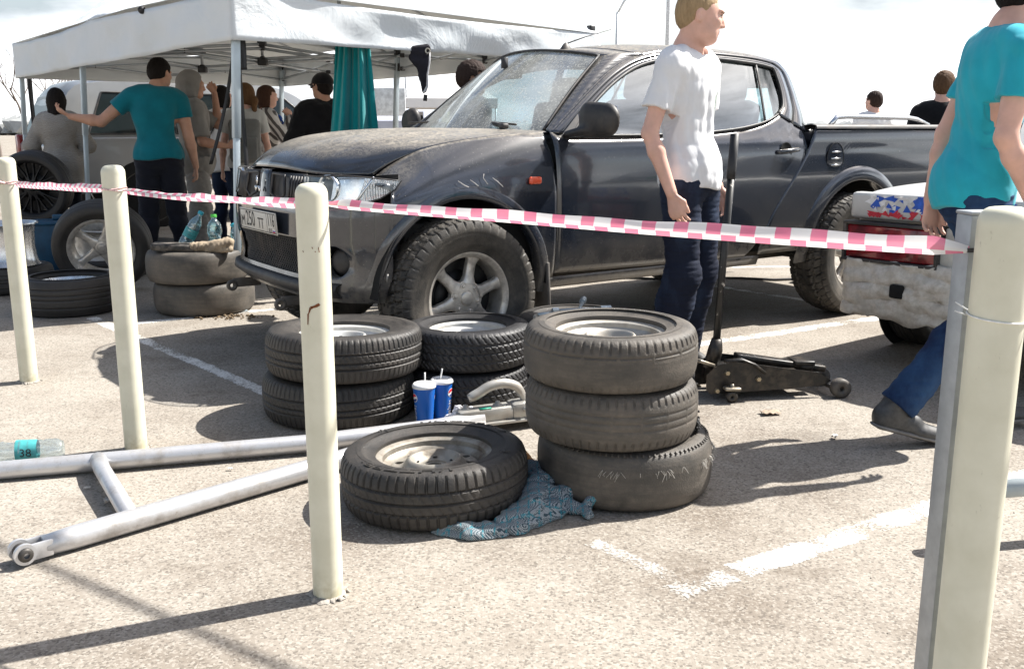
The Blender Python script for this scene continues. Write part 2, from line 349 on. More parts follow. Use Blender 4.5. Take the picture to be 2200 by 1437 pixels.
# ------------------------------------------------------------------ bollards and tape
b = NB('bollard_paint'); c = b.mix(b.ramp(b.noise(9, 5), .35, .7), (.62, .60, .47, 1), (.72, .70, .57, 1))
sep = b.n('ShaderNodeSeparateXYZ', {0: b.tc.outputs['Object']}).outputs[2]
low = b.math('MULTIPLY', b.n('ShaderNodeMapRange', {0: sep, 1: .10, 2: .0, 3: 0.0, 4: 1.0}).outputs[0], b.ramp(b.noise(24, 6, .7), .38, .6))
c = b.mix(b.math('MULTIPLY', low, .55), c, (.30, .25, .10, 1)); sc = b.ramp(b.noise(60, 6, .75, mapsc=(1, 1, .35)), .66, .72); c = b.mix(b.math('MULTIPLY', sc, .45), c, (.25, .22, .16, 1))
b.P(Base_Color=c, Roughness=.42, Specular_IOR_Level=.4, Normal=b.bump(b.noise(14, 4), .15, .004)); BOLP = b.m
RUST = simple('rust', (.16, .05, .015), .9, var=.6, nsc=80, bump=.4)
CONC = simple('concrete_crumbs', (.34, .31, .27), .9, var=.3, nsc=40, bump=.5)
def bollard(x, y, r, label, h=1.09, chips=(), seed=0):
    t = tag(empty('bollard', (x, y, 0)), label, 'bollard', 'cream bollards holding the barrier tape')
    pr = [(r, -.02), (r, h-.028)]+[(r-.022*(1-math.cos(a)) if r > .02 else 0, h-.028+.028*math.sin(a)) for a in np.linspace(.15, PI/2, 6)]+[(r*.3, h+.001), (0.0004, h+.0015)]
    zz = [(r, z) for z in np.linspace(-.02, h-.03, 30)]
    MB().lathe(zz+pr[2:], 48).build('post', BOLP, t)
    rr = random.Random(seed); m = MB(); V = []
    n = 40
    for i in range(n):
        a = 2*PI*i/n; q = r+.003+rr.random()**2*.022; V.append([(r*.96*math.cos(a), r*.96*math.sin(a), .006), ((r+.003)*math.cos(a), (r+.003)*math.sin(a), .007+rr.random()*.004), (q*math.cos(a), q*math.sin(a), .0012)])
    m.grid(V, cu=True)
    for i in range(7):
        a = rr.uniform(0, 6.28); m.box((math.cos(a)*(r+.012), math.sin(a)*(r+.012), .004), (.008+rr.random()*.008, .006, .006), (rr.random(), rr.random(), a), ch=.001)
    m.build('footing', CONC, t)
    def patch(pts, name='rust_stain', mat=RUST):        # pts: (angle deg, z) polyline with half width
        mm = MB()
        for (a0, z0, w0), (a1, z1, w1) in zip(pts[:-1], pts[1:]):
            g = []
            for i in range(5):
                u = i/4; a = a0+(a1-a0)*u; z = z0+(z1-z0)*u; w = w0+(w1-w0)*u; dx = (a1-a0)*PI/180*r; dz = z1-z0; L = math.hypot(dx, dz)+1e-6; nx, nz = -dz/L, dx/L
                g.append([((r+.0012)*math.cos(R(a)+s_*w*nx/r), (r+.0012)*math.sin(R(a)+s_*w*nx/r), z+s_*w*nz+rr.uniform(-.0008, .0008)) for s_ in (-1, 0, 1)])
            mm.grid(g)
        return mm.build(name, mat, t)
    if chips:
        for c_ in chips: patch(c_)
    return t
bollard(-2.384, 4.617, .042, 'leftmost cream bollard, where the tape ends, in front of the black alloy wheel', seed=1)
bollard(-1.464, 3.589, .042, 'cream bollard in front of the upright five spoke wheel, second from left', seed=2)
bollard(-.492, 2.388, .040, 'cream bollard with an orange rust streak, between the tyre stack and the pickup nose', seed=3,
        chips=[[(-108, .770, .001), (-98, .788, .003), (-80, .792, .003), (-66, .797, .0035)], [(-108, .773, .002), (-111, .745, .0012)], [(-84, .936, .0022), (-82, .937, .0022)], [(-62, .938, .001), (-60, .925, .001)], [(-118, .93, .001), (-116, .925, .001)], [(-74, .928, .0012), (-73, .926, .0012)]])
bollard(.845, 1.655, .0455, 'large cream bollard closest to the camera, with a white string tied round it', seed=4)
GREY = simple('galvanised', (.36, .38, .40), .5, .5, nsc=30, var=.12)
pt = tag(empty('square_post', (.842, 1.750, 0), R(6)), 'grey square metal post standing right behind the large cream bollard', 'post')
MB().box((0, 0, .535), (.055, .05, 1.07), ch=.003).build('post', GREY, pt, ang=40)
MB().box((0, 0, 1.073), (.058, .053, .006), ch=.002).build('cap', GREY, pt, ang=40)
BLK = simple('black_plastic', (.018, .018, .02), .5, nsc=30)
MB().grid([[((.0305)*sx_, (.028)*sy_, z) for z in (1.004, 1.012)] for sx_, sy_ in ((-1, -1), (1, -1), (1, 1), (-1, 1))], cu=True).build('cable_tie', BLK, pt)
WHT = simple('white_string', (.75, .75, .72), .8, nsc=50)
# string from the square post round the big bollard and off to the right
c0 = Vector((.845, 1.655, 0)); P = []
for a in np.linspace(150, 330, 22): P.append(c0+Vector((math.cos(R(a))*.0475, math.sin(R(a))*.0475, .905-.012*(a-150)/180)))
P.append(Vector((1.5, 1.62, .88)))
m = MB().tube(P, .0016, 6)
m.tube([(.800, 1.716, .915), (.805, 1.70, .91), (.815, 1.69, .903), (.805, 1.68, .898), (.798, 1.71, .90)], .0014, 6)
tag(m.build('string', WHT), 'thin white string tied round the large cream bollard', 'string')
# tape : two narrow folded strips with offset checks
b = NB('tape'); uvx = b.n('ShaderNodeUVMap', uv_map='UV').outputs[0]; s3 = b.n('ShaderNodeSeparateXYZ', {0: uvx})
row = b.math('GREATER_THAN', s3.outputs[1], .5); x = b.math('MULTIPLY_ADD', row, .46, s3.outputs[0]); fr = b.math('FRACT', b.math('MULTIPLY_ADD', b.noise(40, 2), .05, x))
red = b.math('GREATER_THAN', fr, .56); pat = b.mix(b.math('MULTIPLY', b.noise(6, 3), .8), (.78, .13, .26, 1), (.88, .40, .50, 1))
c = b.mix(red, (.86, .85, .84, 1), pat)
df = b.n('ShaderNodeBsdfDiffuse', {0: c}); tl = b.n('ShaderNodeBsdfTranslucent', {0: c}); gs = b.n('ShaderNodeBsdfGlossy', {0: (1, 1, 1, 1), 'Roughness': .25})
m1 = b.n('ShaderNodeMixShader', {0: .38, 1: df.outputs[0], 2: tl.outputs[0]}); m2 = b.n('ShaderNodeMixShader', {0: .07, 1: m1.outputs[0], 2: gs.outputs[0]}); b.t.links.new(m2.outputs[0], b.out.inputs[0]); TAPE = b.m
def tape(pts, name, label, wtop, wlow, period, sag=.0, twist=0., n=160, seed=0):
    P = [Vector(p) for p in pts]; V = []; UV = []; L = (P[1]-P[0]).length; rr = np.random.default_rng(seed)
    d = (P[1]-P[0]).normalized(); side = Vector((d.y, -d.x, 0)).normalized()*-1
    if side.y > 0: side = -side
    ph = rr.uniform(0, 6, 4)
    for i in range(n+1):
        u = i/n; c_ = P[0]+(P[1]-P[0])*u+Vector((0, 0, -sag*4*u*(1-u))); w1 = wtop[0]+(wtop[1]-wtop[0])*u; w2 = wlow[0]+(wlow[1]-wlow[0])*u
        wob = .002*math.sin(u*17+ph[0])+.0012*math.sin(u*41+ph[1]); e = min(1, min(u, 1-u)*25); w1 *= .35+.65*e; w2 *= .35+.65*e
        a = twist*PI*math.sin(u*PI*2.2+ph[2]) if twist else .25*math.sin(u*9+ph[3])
        up = Vector((0, 0, 1))*math.cos(a)+side*math.sin(a); fo = side*math.cos(a)-Vector((0, 0, 1))*math.sin(a)
        V.append([c_+up*(w1+wob)-fo*.004, c_+up*(w1*.5)+fo*.0012, c_+fo*.003, c_-up*(w2)-fo*.003])
        UV.append([(u*L/period, 1), (u*L/period, .8), (u*L/period, .5), (u*L/period, 0)])
    me = bpy.data.meshes.new(name); vs = [tuple(v) for r_ in V for v in r_]; F = [(i*4+j, i*4+j+1, i*4+j+5, i*4+j+4) for i in range(n) for j in range(3)]
    me.from_pydata(vs, [], F); uv = me.uv_layers.new(name='UV'); fl = [q for r_ in UV for q in r_]
    for poly in me.polygons:
        lows = poly.index % 3 == 2
        for li in poly.loop_indices:
            a_, b_ = fl[me.loops[li].vertex_index]; uv.data[li].uv = (a_, .2 if lows else .9)
    o = link(name, me, TAPE); return tag(o, label, 'barrier tape', 'red and white barrier tape strung between the posts')
tape([(-2.345, 4.60, .965), (-1.505, 3.60, 1.005)], 'barrier_tape', 'crumpled red and white tape between the two leftmost bollards', (.016, .018), (.012, .014), .062, .004, .10, seed=3)
tape([(-1.425, 3.57, 1.000), (-.522, 2.43, 1.036)], 'barrier_tape', 'red and white tape running past the number plate to the rusty bollard', (.011, .014), (.011, .012), .085, .006, .2, seed=5)
tape([(-.462, 2.415, 1.036), (.818, 1.722, 1.006)], 'barrier_tape', 'long taut red and white tape crossing in front of the pickup to the square post', (.016, .024), (.007, .012), .069, .004, 0, n=220, seed=8)
m = MB()
for (x, y, r, z, k) in ((-2.384, 4.617, .0435, .972, 1), (-1.464, 3.589, .0435, 1.003, 2)):
    m = MB(); rr = random.Random(k)
    for q in range(2):
        m.tube([(x+r*math.cos(a), y+r*math.sin(a), z+.004*math.sin(a*2+q*2)+q*.004) for a in np.linspace(0, 2*PI, 30)], .0022, 5, cap=False)
    if k == 1: m.tube([(x+.01, y-.045, z), (x-.02, y-.055, z+.006), (x-.05, y-.05, z-.002)], [.004, .009, .006], 6)
    tag(m.build('tape_knot', simple('tape_rolled', (.7, .45, .45), .5, nsc=120, var=.5)), ['', 'twisted tape end knotted on the leftmost bollard', 'thin twisted tape wrapped round the second bollard', 'twisted tape wrapped round the rusty bollard'][k], 'tape knot')
# overhead cable whose shadow crosses the asphalt at lower left
def wire(p, q, h, r, label, ext=(3, 24)):
    p = Vector((*p, 0)); q = Vector((*q, 0)); k = sd*(h/sd.z); d = (p-q).normalized(); A = q+k-d*ext[0]; B = p+k+d*ext[1]
    n = 24; return tag(MB().tube([A+(B-A)*(i/n)+Vector((0, 0, -.05*math.sin(PI*i/n))) for i in range(n+1)], r, 6).build('overhead_cable', BLK), label, 'cable')
wire((-1.522, 2.67), (-.538, 2.019), 3.6, .013, 'thin dark cable high overhead, faint against the sky above the tent roof')
# ------------------------------------------------------------------ tyres and rims
RUB = rubber('tyre_rubber', dust=(.115, .098, .082), amt=.5, seed=1); RUBD = rubber('tyre_rubber_dark', dust=(.09, .078, .066), amt=.4, seed=5)
RUBW = rubber('tyre_rubber_dusty', base=(.05, .046, .04), dust=(.155, .132, .108), amt=.9, seed=9); RUBC = rubber('tyre_rubber_clean', (.016, .016, .018), (.07, .065, .06), .35, 13)
DUSTM = (.30, .27, .22)
STEEL = simple('steel_wheel', (.42, .40, .36), .5, .45, var=.15, nsc=14, dirt=(.20, .15, .10), dirt_amt=.75)
STEELD = simple('steel_wheel_dirty', (.33, .31, .27), .5, .45, var=.18, nsc=14, dirt=(.12, .085, .055), dirt_amt=.85)
STEELW = simple('steel_wheel_pale', (.60, .60, .58), .42, .3, var=.08, nsc=9, dirt=(.32, .28, .22), dirt_amt=.5)
ALU = simple('alloy', (.66, .62, .56), .36, .6, var=.12, nsc=20, dirt=(.16, .13, .10), dirt_amt=.6)
ALUC = simple('alloy_clean', (.62, .63, .64), .25, .85, var=.1, nsc=20)
BLACKM = simple('black_metal', (.012, .012, .013), .45, .3, nsc=20)
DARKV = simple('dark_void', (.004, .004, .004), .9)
def tyre_mesh(Ro, Wd, Rr, pat='touring', nb=70, per=7, seed=0, half=None):
    """returns vertex grid; axis local Z. pattern gives groove depth"""
    hw = Wd/2; rr = np.random.default_rng(seed)
    # half section from tread centre to bead: (u 0..1 tread) + sidewall
    tw = hw*.80; nt_ = 13; us = np.linspace(-1, 1, 2*nt_+1)
    crown = lambda u: Ro-.012*np.abs(u)**3.2*(hw/.1)
    side = [(Ro-.020, .90), (Ro-.034, .955), (Ro-.052, .985), (Ro-.072, 1.0), (Ro-.074, .992), ((Ro+Rr)/2+.0, 1.0), ((Ro+Rr)/2-.006, .985), (Rr+.036, .94), (Rr+.033, .925), (Rr+.018, .86), (Rr+.008, .82), (Rr-.002, .80), (Rr-.004, .70)]
    nth = nb*per; th = np.linspace(0, 2*PI, nth, endpoint=False)
    rows = []
    def circ(pos, w): return lambda u: np.exp(-((u-pos)/w)**4)
    for u in us:
        r = np.full(nth, crown(u)); ph = (np.arange(nth) % per)/per; blk = np.arange(nth)//per; g = np.zeros(nth); au = abs(u)
        lat = (ph < .16)
        if pat == 'touring':
            for p in (-.46, 0., .46): g += .007*(abs(u-p) < .05)
            if au > .52: g = np.maximum(g, .006*lat)
            if .12 < au < .40: g = np.maximum(g, .004*(((np.arange(nth)+int(u*14)) % per) < 1))
        elif pat == 'sipe':
            for p in (-.40, -.08, .40): g += .007*(abs(u-p) < .05)
            if au > .47: g = np.maximum(g, .004*lat)
            if -.34 < u < .34: g = np.maximum(g, .0035*(((np.arange(nth)+int(u*18)) % (per)) < 1))
        elif pat == 'worn':
            br = ((th*3.1+.6) % 1.02) > .05
            for p, dp in ((-.26, .0025), (.10, .003), (.36, .003)): g += dp*(abs(u-p) < .04)*br
            if au > .74: g = np.maximum(g, .0045*(ph < .16))
        elif pat == 'top':
            br = ((th*2.3+.2) % .9) > .05
            for p, dp in ((.46, .0035), (.30, .0015)): g += dp*(abs(u-p) < .04)*br
            if u > .62: g = np.maximum(g, .0045*lat)
            if u < -.9: g = np.maximum(g, .003*lat)
        elif pat == 'ribs':
            for p in (-.62, -.08, .20, .62): g += .005*(abs(u-p) < .045)
        elif pat == 'dir':
            for p in (-.5, 0, .5): g += .005*(abs(u-p) < .05)
            sk = ((np.arange(nth)+int(u*16)) % per); g = np.maximum(g, .005*(sk < 2))
        elif pat == 'at':
            z = ((np.arange(nth)+(blk % 2)*2*(au < .75)+int(abs(u)*9)) % per)
            g = .010*(z < 2)*(au > .15); g = np.maximum(g, .009*(np.abs(au-.52+.05*np.sign(np.sin(th*nb))) < .07))
            if au > .8: g = np.maximum(g, .004*((np.arange(nth) % (2*per)) < per))
        elif pat == 'slick': g = g+.0004*rr.random(nth)
        rows.append((r-g, np.full(nth, u*tw)))
    def sd_(sign):
        out = []
        for i, (r, k) in enumerate(side):
            r_ = np.full(nth, r); 
            if i == 0 and pat in ('touring', 'sipe', 'worn', 'top'): r_ = r_-.0025*((np.arange(nth) % per) < 1)
            if pat == 'at' and i in (0, 1): r_ = r_-.012*((np.arange(nth) % per) < 2)+.002
            out.append((r_, np.full(nth, sign*hw*k)))
        return out
    rows = sd_(-1)[::-1]+rows+sd_(1)
    inner = [(Rr-.002, .62), (Rr+.015, .66), ((Ro+Rr)/2, .90), (Ro-.03, .84), (Ro-.018, .5), (Ro-.016, 0), (Ro-.018, -.5), (Ro-.03, -.84), ((Ro+Rr)/2, -.90), (Rr+.015, -.66), (Rr-.002, -.62)]
    rows += [(np.full(nth, r), np.full(nth, hw*k)) for r, k in inner]
    G = np.stack([np.stack([r*np.cos(th), r*np.sin(th), z], 1) for r, z in rows], 1)
    return G
def tyre(Ro, Wd, Rr, mat, parent=None, pat='touring', nb=70, per=7, seed=0, name='tyre', extra=None):
    G = tyre_mesh(Ro, Wd, Rr, pat, nb, per, seed)
    m = MB().grid(G, cu=True, cv=True)
    if extra: m.add(extra.v, extra.f)
    o = m.build(name, mat, parent); recalc(o); sharp(o, 38); return o
def letter_ring(m, text, R0, size, z, a0, span, raise_=.0012):
    """raised lettering on a sidewall, running along radius R0"""
    me = text_mesh(text, size, extrude=raise_, space=1.1); xs = [v.co.x for v in me.vertices]; w = max(xs)-min(xs); x0 = min(xs); bm = bmesh.new(); bm.from_mesh(me); bpy.data.meshes.remove(me)
    for v in bm.verts:
        a = a0-(v.co.x-x0)/w*span+span*.5-PI*0; r = R0+v.co.y*-1 if False else R0-v.co.y
        v.co = ((R0+v.co.y)*math.cos(a), (R0+v.co.y)*math.sin(a), z+v.co.z)
    m.bm(bm)
def steel_rim(Rr, Wd, parent, mat, holes=10, zdisc=.01, dish=.03, hole_r=.62, hub=.27, name='rim', cap=False, side=1, hole_a=.018, hole_b=.013):
    """pressed steel wheel: barrel lathe + disc with real oval holes; outer face towards +Z"""
    hw = Wd/2; m = MB()
    bar = [(Rr+.012, hw*.86), (Rr+.010, hw*.80), (Rr-.002, hw*.76), (Rr-.010, hw*.70), (Rr-.012, hw*.50), (Rr-.028, hw*.34), (Rr-.034, 0), (Rr-.030, -hw*.3), (Rr-.012, -hw*.5), (Rr-.010, -hw*.7), (Rr+.01, -hw*.84)]
    th = .004; prof = bar+[(r-th, z) for r, z in bar[::-1]]
    m.lathe(prof, 72, closed=True)
    Rb = Rr-.030; zf = lambda r: zdisc+dish*math.exp(-((r-Rb*.53)/(Rb*.12))**2)-(.025*((r-Rb*.93)/(Rb*.07))**1.5 if r > Rb*.93 else 0)-(.020 if r < Rb*.42 else 0)*(1-r/(Rb*.42))*0
    n = 96
    def ringset(rs): m.lathe([(r, zf(r)) for r in rs], n)
    rh = Rb*(hole_r+.165); ri, ro_ = rh-hole_a-.010, min(rh+hole_a+.008, Rb*.985)
    ringset(np.linspace(hub*Rb, ri, 14)); ringset(np.linspace(ro_, Rb+.002, 3))
    for k in range(holes):
        a0, a1 = 2*PI*k/holes, 2*PI*(k+1)/holes; K = 8; out = []
        for i in range(K): out.append((ri, a0+(a1-a0)*i/K))
        for i in range(K): out.append((ri+(ro_-ri)*i/K, a1))
        for i in range(K): out.append((ro_, a1-(a1-a0)*i/K))
        for i in range(K): out.append((ro_-(ro_-ri)*i/K, a0))
        am = (a0+a1)/2; rows = []
        P0 = [Vector((r*math.cos(a), r*math.sin(a), 0)) for r, a in out]; C = Vector((rh*math.cos(am), rh*math.sin(am), 0)); er = Vector((math.cos(am), math.sin(am), 0)); et = Vector((-er.y, er.x, 0))
        P1 = []
        for p in P0:
            d = p-C; x, y = d.dot(er), d.dot(et); q = math.atan2(y/hole_b, x/hole_a); P1.append(C+er*(hole_a*math.cos(q))+et*(hole_b*math.sin(q)))
        for t in (0, .5, 1): rows.append([(p+(q-p)*t) for p, q in zip(P0, P1)])
        g = [[(v.x, v.y, zf(math.hypot(v.x, v.y))) for v in row] for row in rows]; g.append([(x, y, z-.012) for x, y, z in g[-1]])
        m.grid(g, cv=True)
    # hub recess with bolt holes as dark pits
    rhb = hub*Rb; m.lathe([(rhb, zf(rhb)), (rhb*.98, zf(rhb)-.004), (rhb*.62, zf(rhb)-.002)], 48)
    m.lathe([(rhb*.62, zf(rhb)-.002), (rhb*.60, zf(rhb)-.02)], 48)
    o = m.build(name, mat, parent); recalc(o); sharp(o, 40)
    pm = MB()
    for k in range(5):
        a = 2*PI*k/5; M = Matrix.Translation((rhb*1.45*math.cos(a), rhb*1.45*math.sin(a), zf(rhb*1.45)+.0006)); pm.lathe([(.0005, 0), (.0075, 0), (.0085, -.001)], 14, M)
    pm.lathe([(.0005, -hw*.2), (Rb*.95, -hw*.2)], 40)
    q = pm.build('bolt_hole', DARKV, parent); q.parent = o
    return o
def alloy_rim(Rr, Wd, parent, mat, spokes=6, face=.6, w0=.034, w1=.030, hubr=.30, name='rim', twist=0, bolts=0, lipw=.012, dark=True, split=False, hubd=.012, capr=.030):
    hw = Wd/2; zf = hw*face; m = MB()
    bar = [(Rr+lipw, hw*.88), (Rr+lipw*.8, hw*.93), (Rr+.002, hw*.92), (Rr-.006, hw*.84), (Rr-.012, hw*.80), (Rr-.016, hw*.72), (Rr-.020, hw*.55), (Rr-.026, 0), (Rr-.02, -hw*.5), (Rr-.01, -hw*.7), (Rr+.01, -hw*.84)]
    m.lathe(bar+[(r-.005, z) for r, z in bar[::-1]], 80, closed=True)
    rh = Rr*hubr
    m.lathe([(capr, zf+.004), (capr+.002, zf+.001), (rh*.75, zf-.001), (rh*.98, zf-hubd*.5), (rh*1.02, zf-.03), (rh*.9, zf-.05), (.01, zf-.05)], 48)
    rs = np.linspace(rh*.82, Rr-.016, 12)
    for k in range(spokes):
        subs = [-1, 1] if split else [0]
        for sb in subs:
            g = []
            for i, r in enumerate(rs):
                t = (r-rs[0])/(rs[-1]-rs[0]); w = w0*(1-t)+w1*t+.016*max(0, t-.78)/.22+.014*max(0, .25-t)/.25
                if split: w *= .42
                a = 2*PI*k/spokes+twist*t+(sb*(.05+.12*t) if split else 0); z = zf-.010*math.sin(t*PI)*.6-.006*t+(.006*t if t > .8 else 0)
                er = Vector((math.cos(a), math.sin(a), 0)); et = Vector((-er.y, er.x, 0)); c_ = er*r
                sec = [(-w, -.030), (-w*.98, -.007), (-w*.80, -.001), (-w*.35, .0015), (w*.35, .0015), (w*.80, -.001), (w*.98, -.007), (w, -.030)]
                g.append([tuple(c_+et*y+Vector((0, 0, z+dz))) for y, dz in sec])
            m.grid(g, cv=True, flip=True)
    o = m.build(name, mat, parent); recalc(o); sharp(o, 45)
    if dark: 
        b_ = MB().lathe([(.001, -hw*.1), (Rr-.03, -hw*.1)], 40).lathe([(.05, 0), (.13, 0), (.135, -.02)], 40, Matrix.Translation((0, 0, -hw*.02))).build('brake_and_dark_backing', BLACKM, parent); b_.parent = o  # black sheet added behind the spokes to darken the rim's inside, plus brake ring
    cp = MB().lathe([(.0005, zf+.0085), (capr*.8, zf+.008), (capr*.97, zf+.006), (capr, zf+.001)], 32)
    c_ = cp.build('centre_cap', mat, parent); c_.parent = o
    if bolts:
        for k in range(bolts):
            bm_ = MB()
            a = 2*PI*(k+.5)/bolts; M = Matrix.Translation((rh*.72*math.cos(a), rh*.72*math.sin(a), zf-.004))
            bm_.lathe([(.0175, .003), (.0165, .0045), (.0150, .003), (.0140, -.002)], 20, M, mi=0)
            bm_.lathe([(.0005, .013), (.006, .0125), (.0085, .010), (.0095, -.001)], 6, M, mi=0)
            bm_.lathe([(.0005, .0005), (.0142, .0005)], 16, M, mi=1)
            q = bm_.build('wheel_nut', [mat, DARKV], parent, ang=30)
    return o
def wheel_thing(name, loc, label, rot=(0, 0, 0), cat='wheel', group=None):
    t = empty(name, loc, rot=rot); return tag(t, label, cat, group)
G1 = 'used tyres and wheels stacked on the asphalt'
# front single wheel on the cloth
t = wheel_thing('loose_wheel', (-.258, 3.068, .098), 'tyre on a dirty steel rim lying alone in front, its edge on the tweed cloth', (R(-1.2), R(-1.6), R(20)), group=G1)
m = MB()
for a0, s_, sp in ((-2.25, 'I/HTTEB:', 1.25), (.9, 'I/HTTEB:', 1.15)): letter_ring(m, s_, .262, .034, .0955, a0, sp)
for a0 in (-.75, 2.05, .15):
    for k in range(6):
        a = k*PI/3; c_ = Vector((.258*math.cos(a0), .258*math.sin(a0), .0965)); m.tube([c_, c_+Vector((math.cos(a)*.02, math.sin(a)*.02, 0))], .0018, 5)
tyre(.312, .193, .197, RUB, t, 'touring', nb=62, per=8, seed=1, extra=m)
steel_rim(.187, .16, t, STEELD, 11, zdisc=.026, dish=.028)
# left stack of two
t = wheel_thing('loose_wheel', (-.758, 4.11, .098), 'lower tyre of the left stack standing behind the rusty bollard', (0, 0, 1), group=G1)
tyre(.332, .196, .20, RUBD, t, 'sipe', nb=80, per=7, seed=2)
t = wheel_thing('loose_wheel', (-.727, 4.10, .293), 'upper tyre with a pale rim on top of the left stack, behind the rusty bollard', (R(.8), R(1), 2), group=G1)
tyre(.338, .196, .20, RUB, t, 'sipe', nb=84, per=7, seed=3)
steel_rim(.192, .16, t, STEELW, 12, zdisc=.012, dish=.045, hub=.30)
# middle stack
t = wheel_thing('loose_wheel', (-.215, 4.30, .090), 'black lower tyre of the middle stack, behind the blue cups', (0, 0, .4), group=G1)
tyre(.292, .182, .18, RUBC, t, 'dir', nb=60, per=8, seed=4)
t = wheel_thing('loose_wheel', (-.20, 4.31, .273), 'upper black tyre of the middle stack, beside the front wheel of the pickup', (R(-.6), 0, 1.4), group=G1)
tyre(.292, .182, .18, RUBC, t, 'dir', nb=60, per=8, seed=5)
steel_rim(.172, .15, t, STEELW, 9, zdisc=.006, dish=.036)
# back stack with tools on top
t = wheel_thing('loose_wheel', (.335, 4.60, .088), 'lower tyre hidden behind the tall right stack, under the tyre holding tools', (0, 0, .2), group=G1)
tyre(.29, .178, .18, RUBD, t, 'sipe', nb=60, per=6, seed=6)
t = wheel_thing('loose_wheel', (.315, 4.60, .262), 'tyre behind the tall right stack carrying a cross wrench', (0, 0, .7), group=G1)
tyre(.29, .178, .18, RUB, t, 'sipe', nb=60, per=6, seed=7)
steel_rim(.172, .15, t, STEELW, 9, zdisc=.02, dish=.035)
# right stack of three
t = wheel_thing('loose_wheel', (.392, 3.222, .102), 'bald frayed tyre at the bottom of the tall right stack', (0, 0, .9), group=G1)
tyre(.303, .204, .19, RUBW, t, 'slick', nb=60, per=6, seed=8)
# frayed cord fringe
m = MB(); rr = random.Random(4)
for i in range(230):
    a = rr.choice([rr.uniform(-2.9, -.2), rr.uniform(-1.6, .1)]); 
    cl = math.sin(a*11)+math.sin(a*23+1)
    if cl < -.3: continue
    z = .046+rr.uniform(-.006, .006); L = rr.uniform(.012, .034); p = Vector((.3045*math.cos(a), .3045*math.sin(a), z)); o_ = Vector((math.cos(a), math.sin(a), 0)); tg = Vector((-o_.y, o_.x, 0)); s_ = rr.uniform(-.7, .7)
    out = rr.uniform(.15, .5)+(.5 if a > -.7 else 0)
    pts = [p+o_*(L*out*u)+tg*(s_*L*u*u)+Vector((0, 0, -L*u*u*.95+L*.25*u)) for u in (0, .33, .66, 1)]
    m.tube(pts, .0006, 3, cap=False)
m.build('frayed_cords', simple('cord', (.42, .40, .36), .8, nsc=90), t)
# small shoulder lugs
m = MB()
for k in range(90):
    a = 2*PI*k/90; m.box((.283*math.cos(a), .283*math.sin(a), .0955), (.012, .006, .004), (0, R(28), a), ch=.001)
m.build('shoulder_lugs', RUBW, t)
t = wheel_thing('loose_wheel', (.342, 3.215, .300), 'worn grey tyre in the middle of the tall right stack', (R(.5), R(-.6), 2.5), group=G1)
tyre(.296, .196, .185, RUBW, t, 'worn', nb=64, per=8, seed=9)
m = MB()
for i in range(70):
    a = 3.62+rr.gauss(0, .07); z = rr.gauss(-.065, .012); m.box((.297*math.cos(a), .297*math.sin(a), z), (.008, rr.uniform(.006, .02), .004), (rr.random()*3, rr.random()*3, a))
m.build('torn_rubber', RUBC, t)
t = wheel_thing('loose_wheel', (.334, 3.212, .490), 'dusty grey tyre with a dished steel rim on top of the tall right stack', (R(-.4), R(.7), 4.0), group=G1)
tyre(.2955, .184, .19, RUBW, t, 'top', nb=62, per=8, seed=10)
steel_rim(.182, .15, t, STEEL, 9, zdisc=.010, dish=.040)
# ---- group on the left, under the tent
G2 = 'wheels and tyres piled under the tent'
t = wheel_thing('loose_wheel', (-3.02, 6.53, .105), 'wide low tyre with a bare silver rim edge lying behind the second bollard', (0, 0, .5), group=G2)
tyre(.315, .25, .225, RUBD, t, 'ribs', nb=60, per=6, seed=11).location.z = .02
MB().lathe([(.238, .115), (.236, .122), (.228, .12), (.222, .10), (.205, .06), (.20, 0), (.20, -.05), (.02, -.06)], 64).build('rim', ALUC, t, ang=40)
t = wheel_thing('loose_wheel', (-3.10, 7.30, .355), 'big upright tyre with a five spoke alloy rim, leaning behind the second bollard', (R(-76), 0, R(14)), group=G2)
tyre(.355, .225, .235, RUBD, t, 'ribs', nb=60, per=6, seed=12)
o = alloy_rim(.23, .21, t, ALU, 5, face=.45, w0=.030, w1=.024, hubr=.27, twist=0, hubd=.02, dark=False); 
for x in t.children: x.rotation_euler.x = PI
t = wheel_thing('old_tyre', (-2.12, 6.58, .108), 'smooth bald tyre at the bottom of the pair by the near tent pole', (0, 0, .5), 'tyre', G2)
tyre(.335, .215, .2, RUBW, t, 'slick', nb=60, per=5, seed=14)
t = wheel_thing('old_tyre', (-2.15, 6.56, .322), 'bald tyre carrying work gloves, on top of the pair by the near tent pole', (0, 0, 2), 'tyre', G2)
tyre(.335, .215, .2, RUBW, t, 'slick', nb=60, per=5, seed=15)
MB().lathe([(.20, .09), (.17, .07), (.01, .07)], 40).build('dark_hollow', DARKV, t)  # near-black disc stands in for the shaded hollow of the tyre
t = wheel_thing('loose_wheel', (-3.86, 7.35, .18), 'bare silver alloy rim standing on a tyre beside the leftmost bollard', (0, 0, 0), group=G2)
o = alloy_rim(.225, .36, t, ALUC, 10, face=.8, w0=.016, w1=.013, dark=False); t.location.z = .36
t = wheel_thing('loose_wheel', (-3.9, 7.4, .10), 'low black tyre under the bare silver rim at the left edge', (0, 0, 0), group=G2)
tyre(.33, .20, .22, RUBD, t, 'ribs', nb=50, per=5, seed=16)
t = wheel_thing('loose_wheel', (-3.5, 8.15, .30), 'empty deep dish alloy rim left of the upright five spoke tyre', (R(8), R(6), 0), group=G2)
alloy_rim(.215, .30, t, ALU, 5, face=.2, w0=.03, w1=.02, dark=False, lipw=.022)
t = wheel_thing('loose_wheel', (-3.45, 8.15, .08), 'tyre lying flat under the empty deep dish rim', (0, 0, 0), group=G2)
tyre(.34, .16, .22, RUBD, t, 'ribs', nb=50, per=5, seed=17)
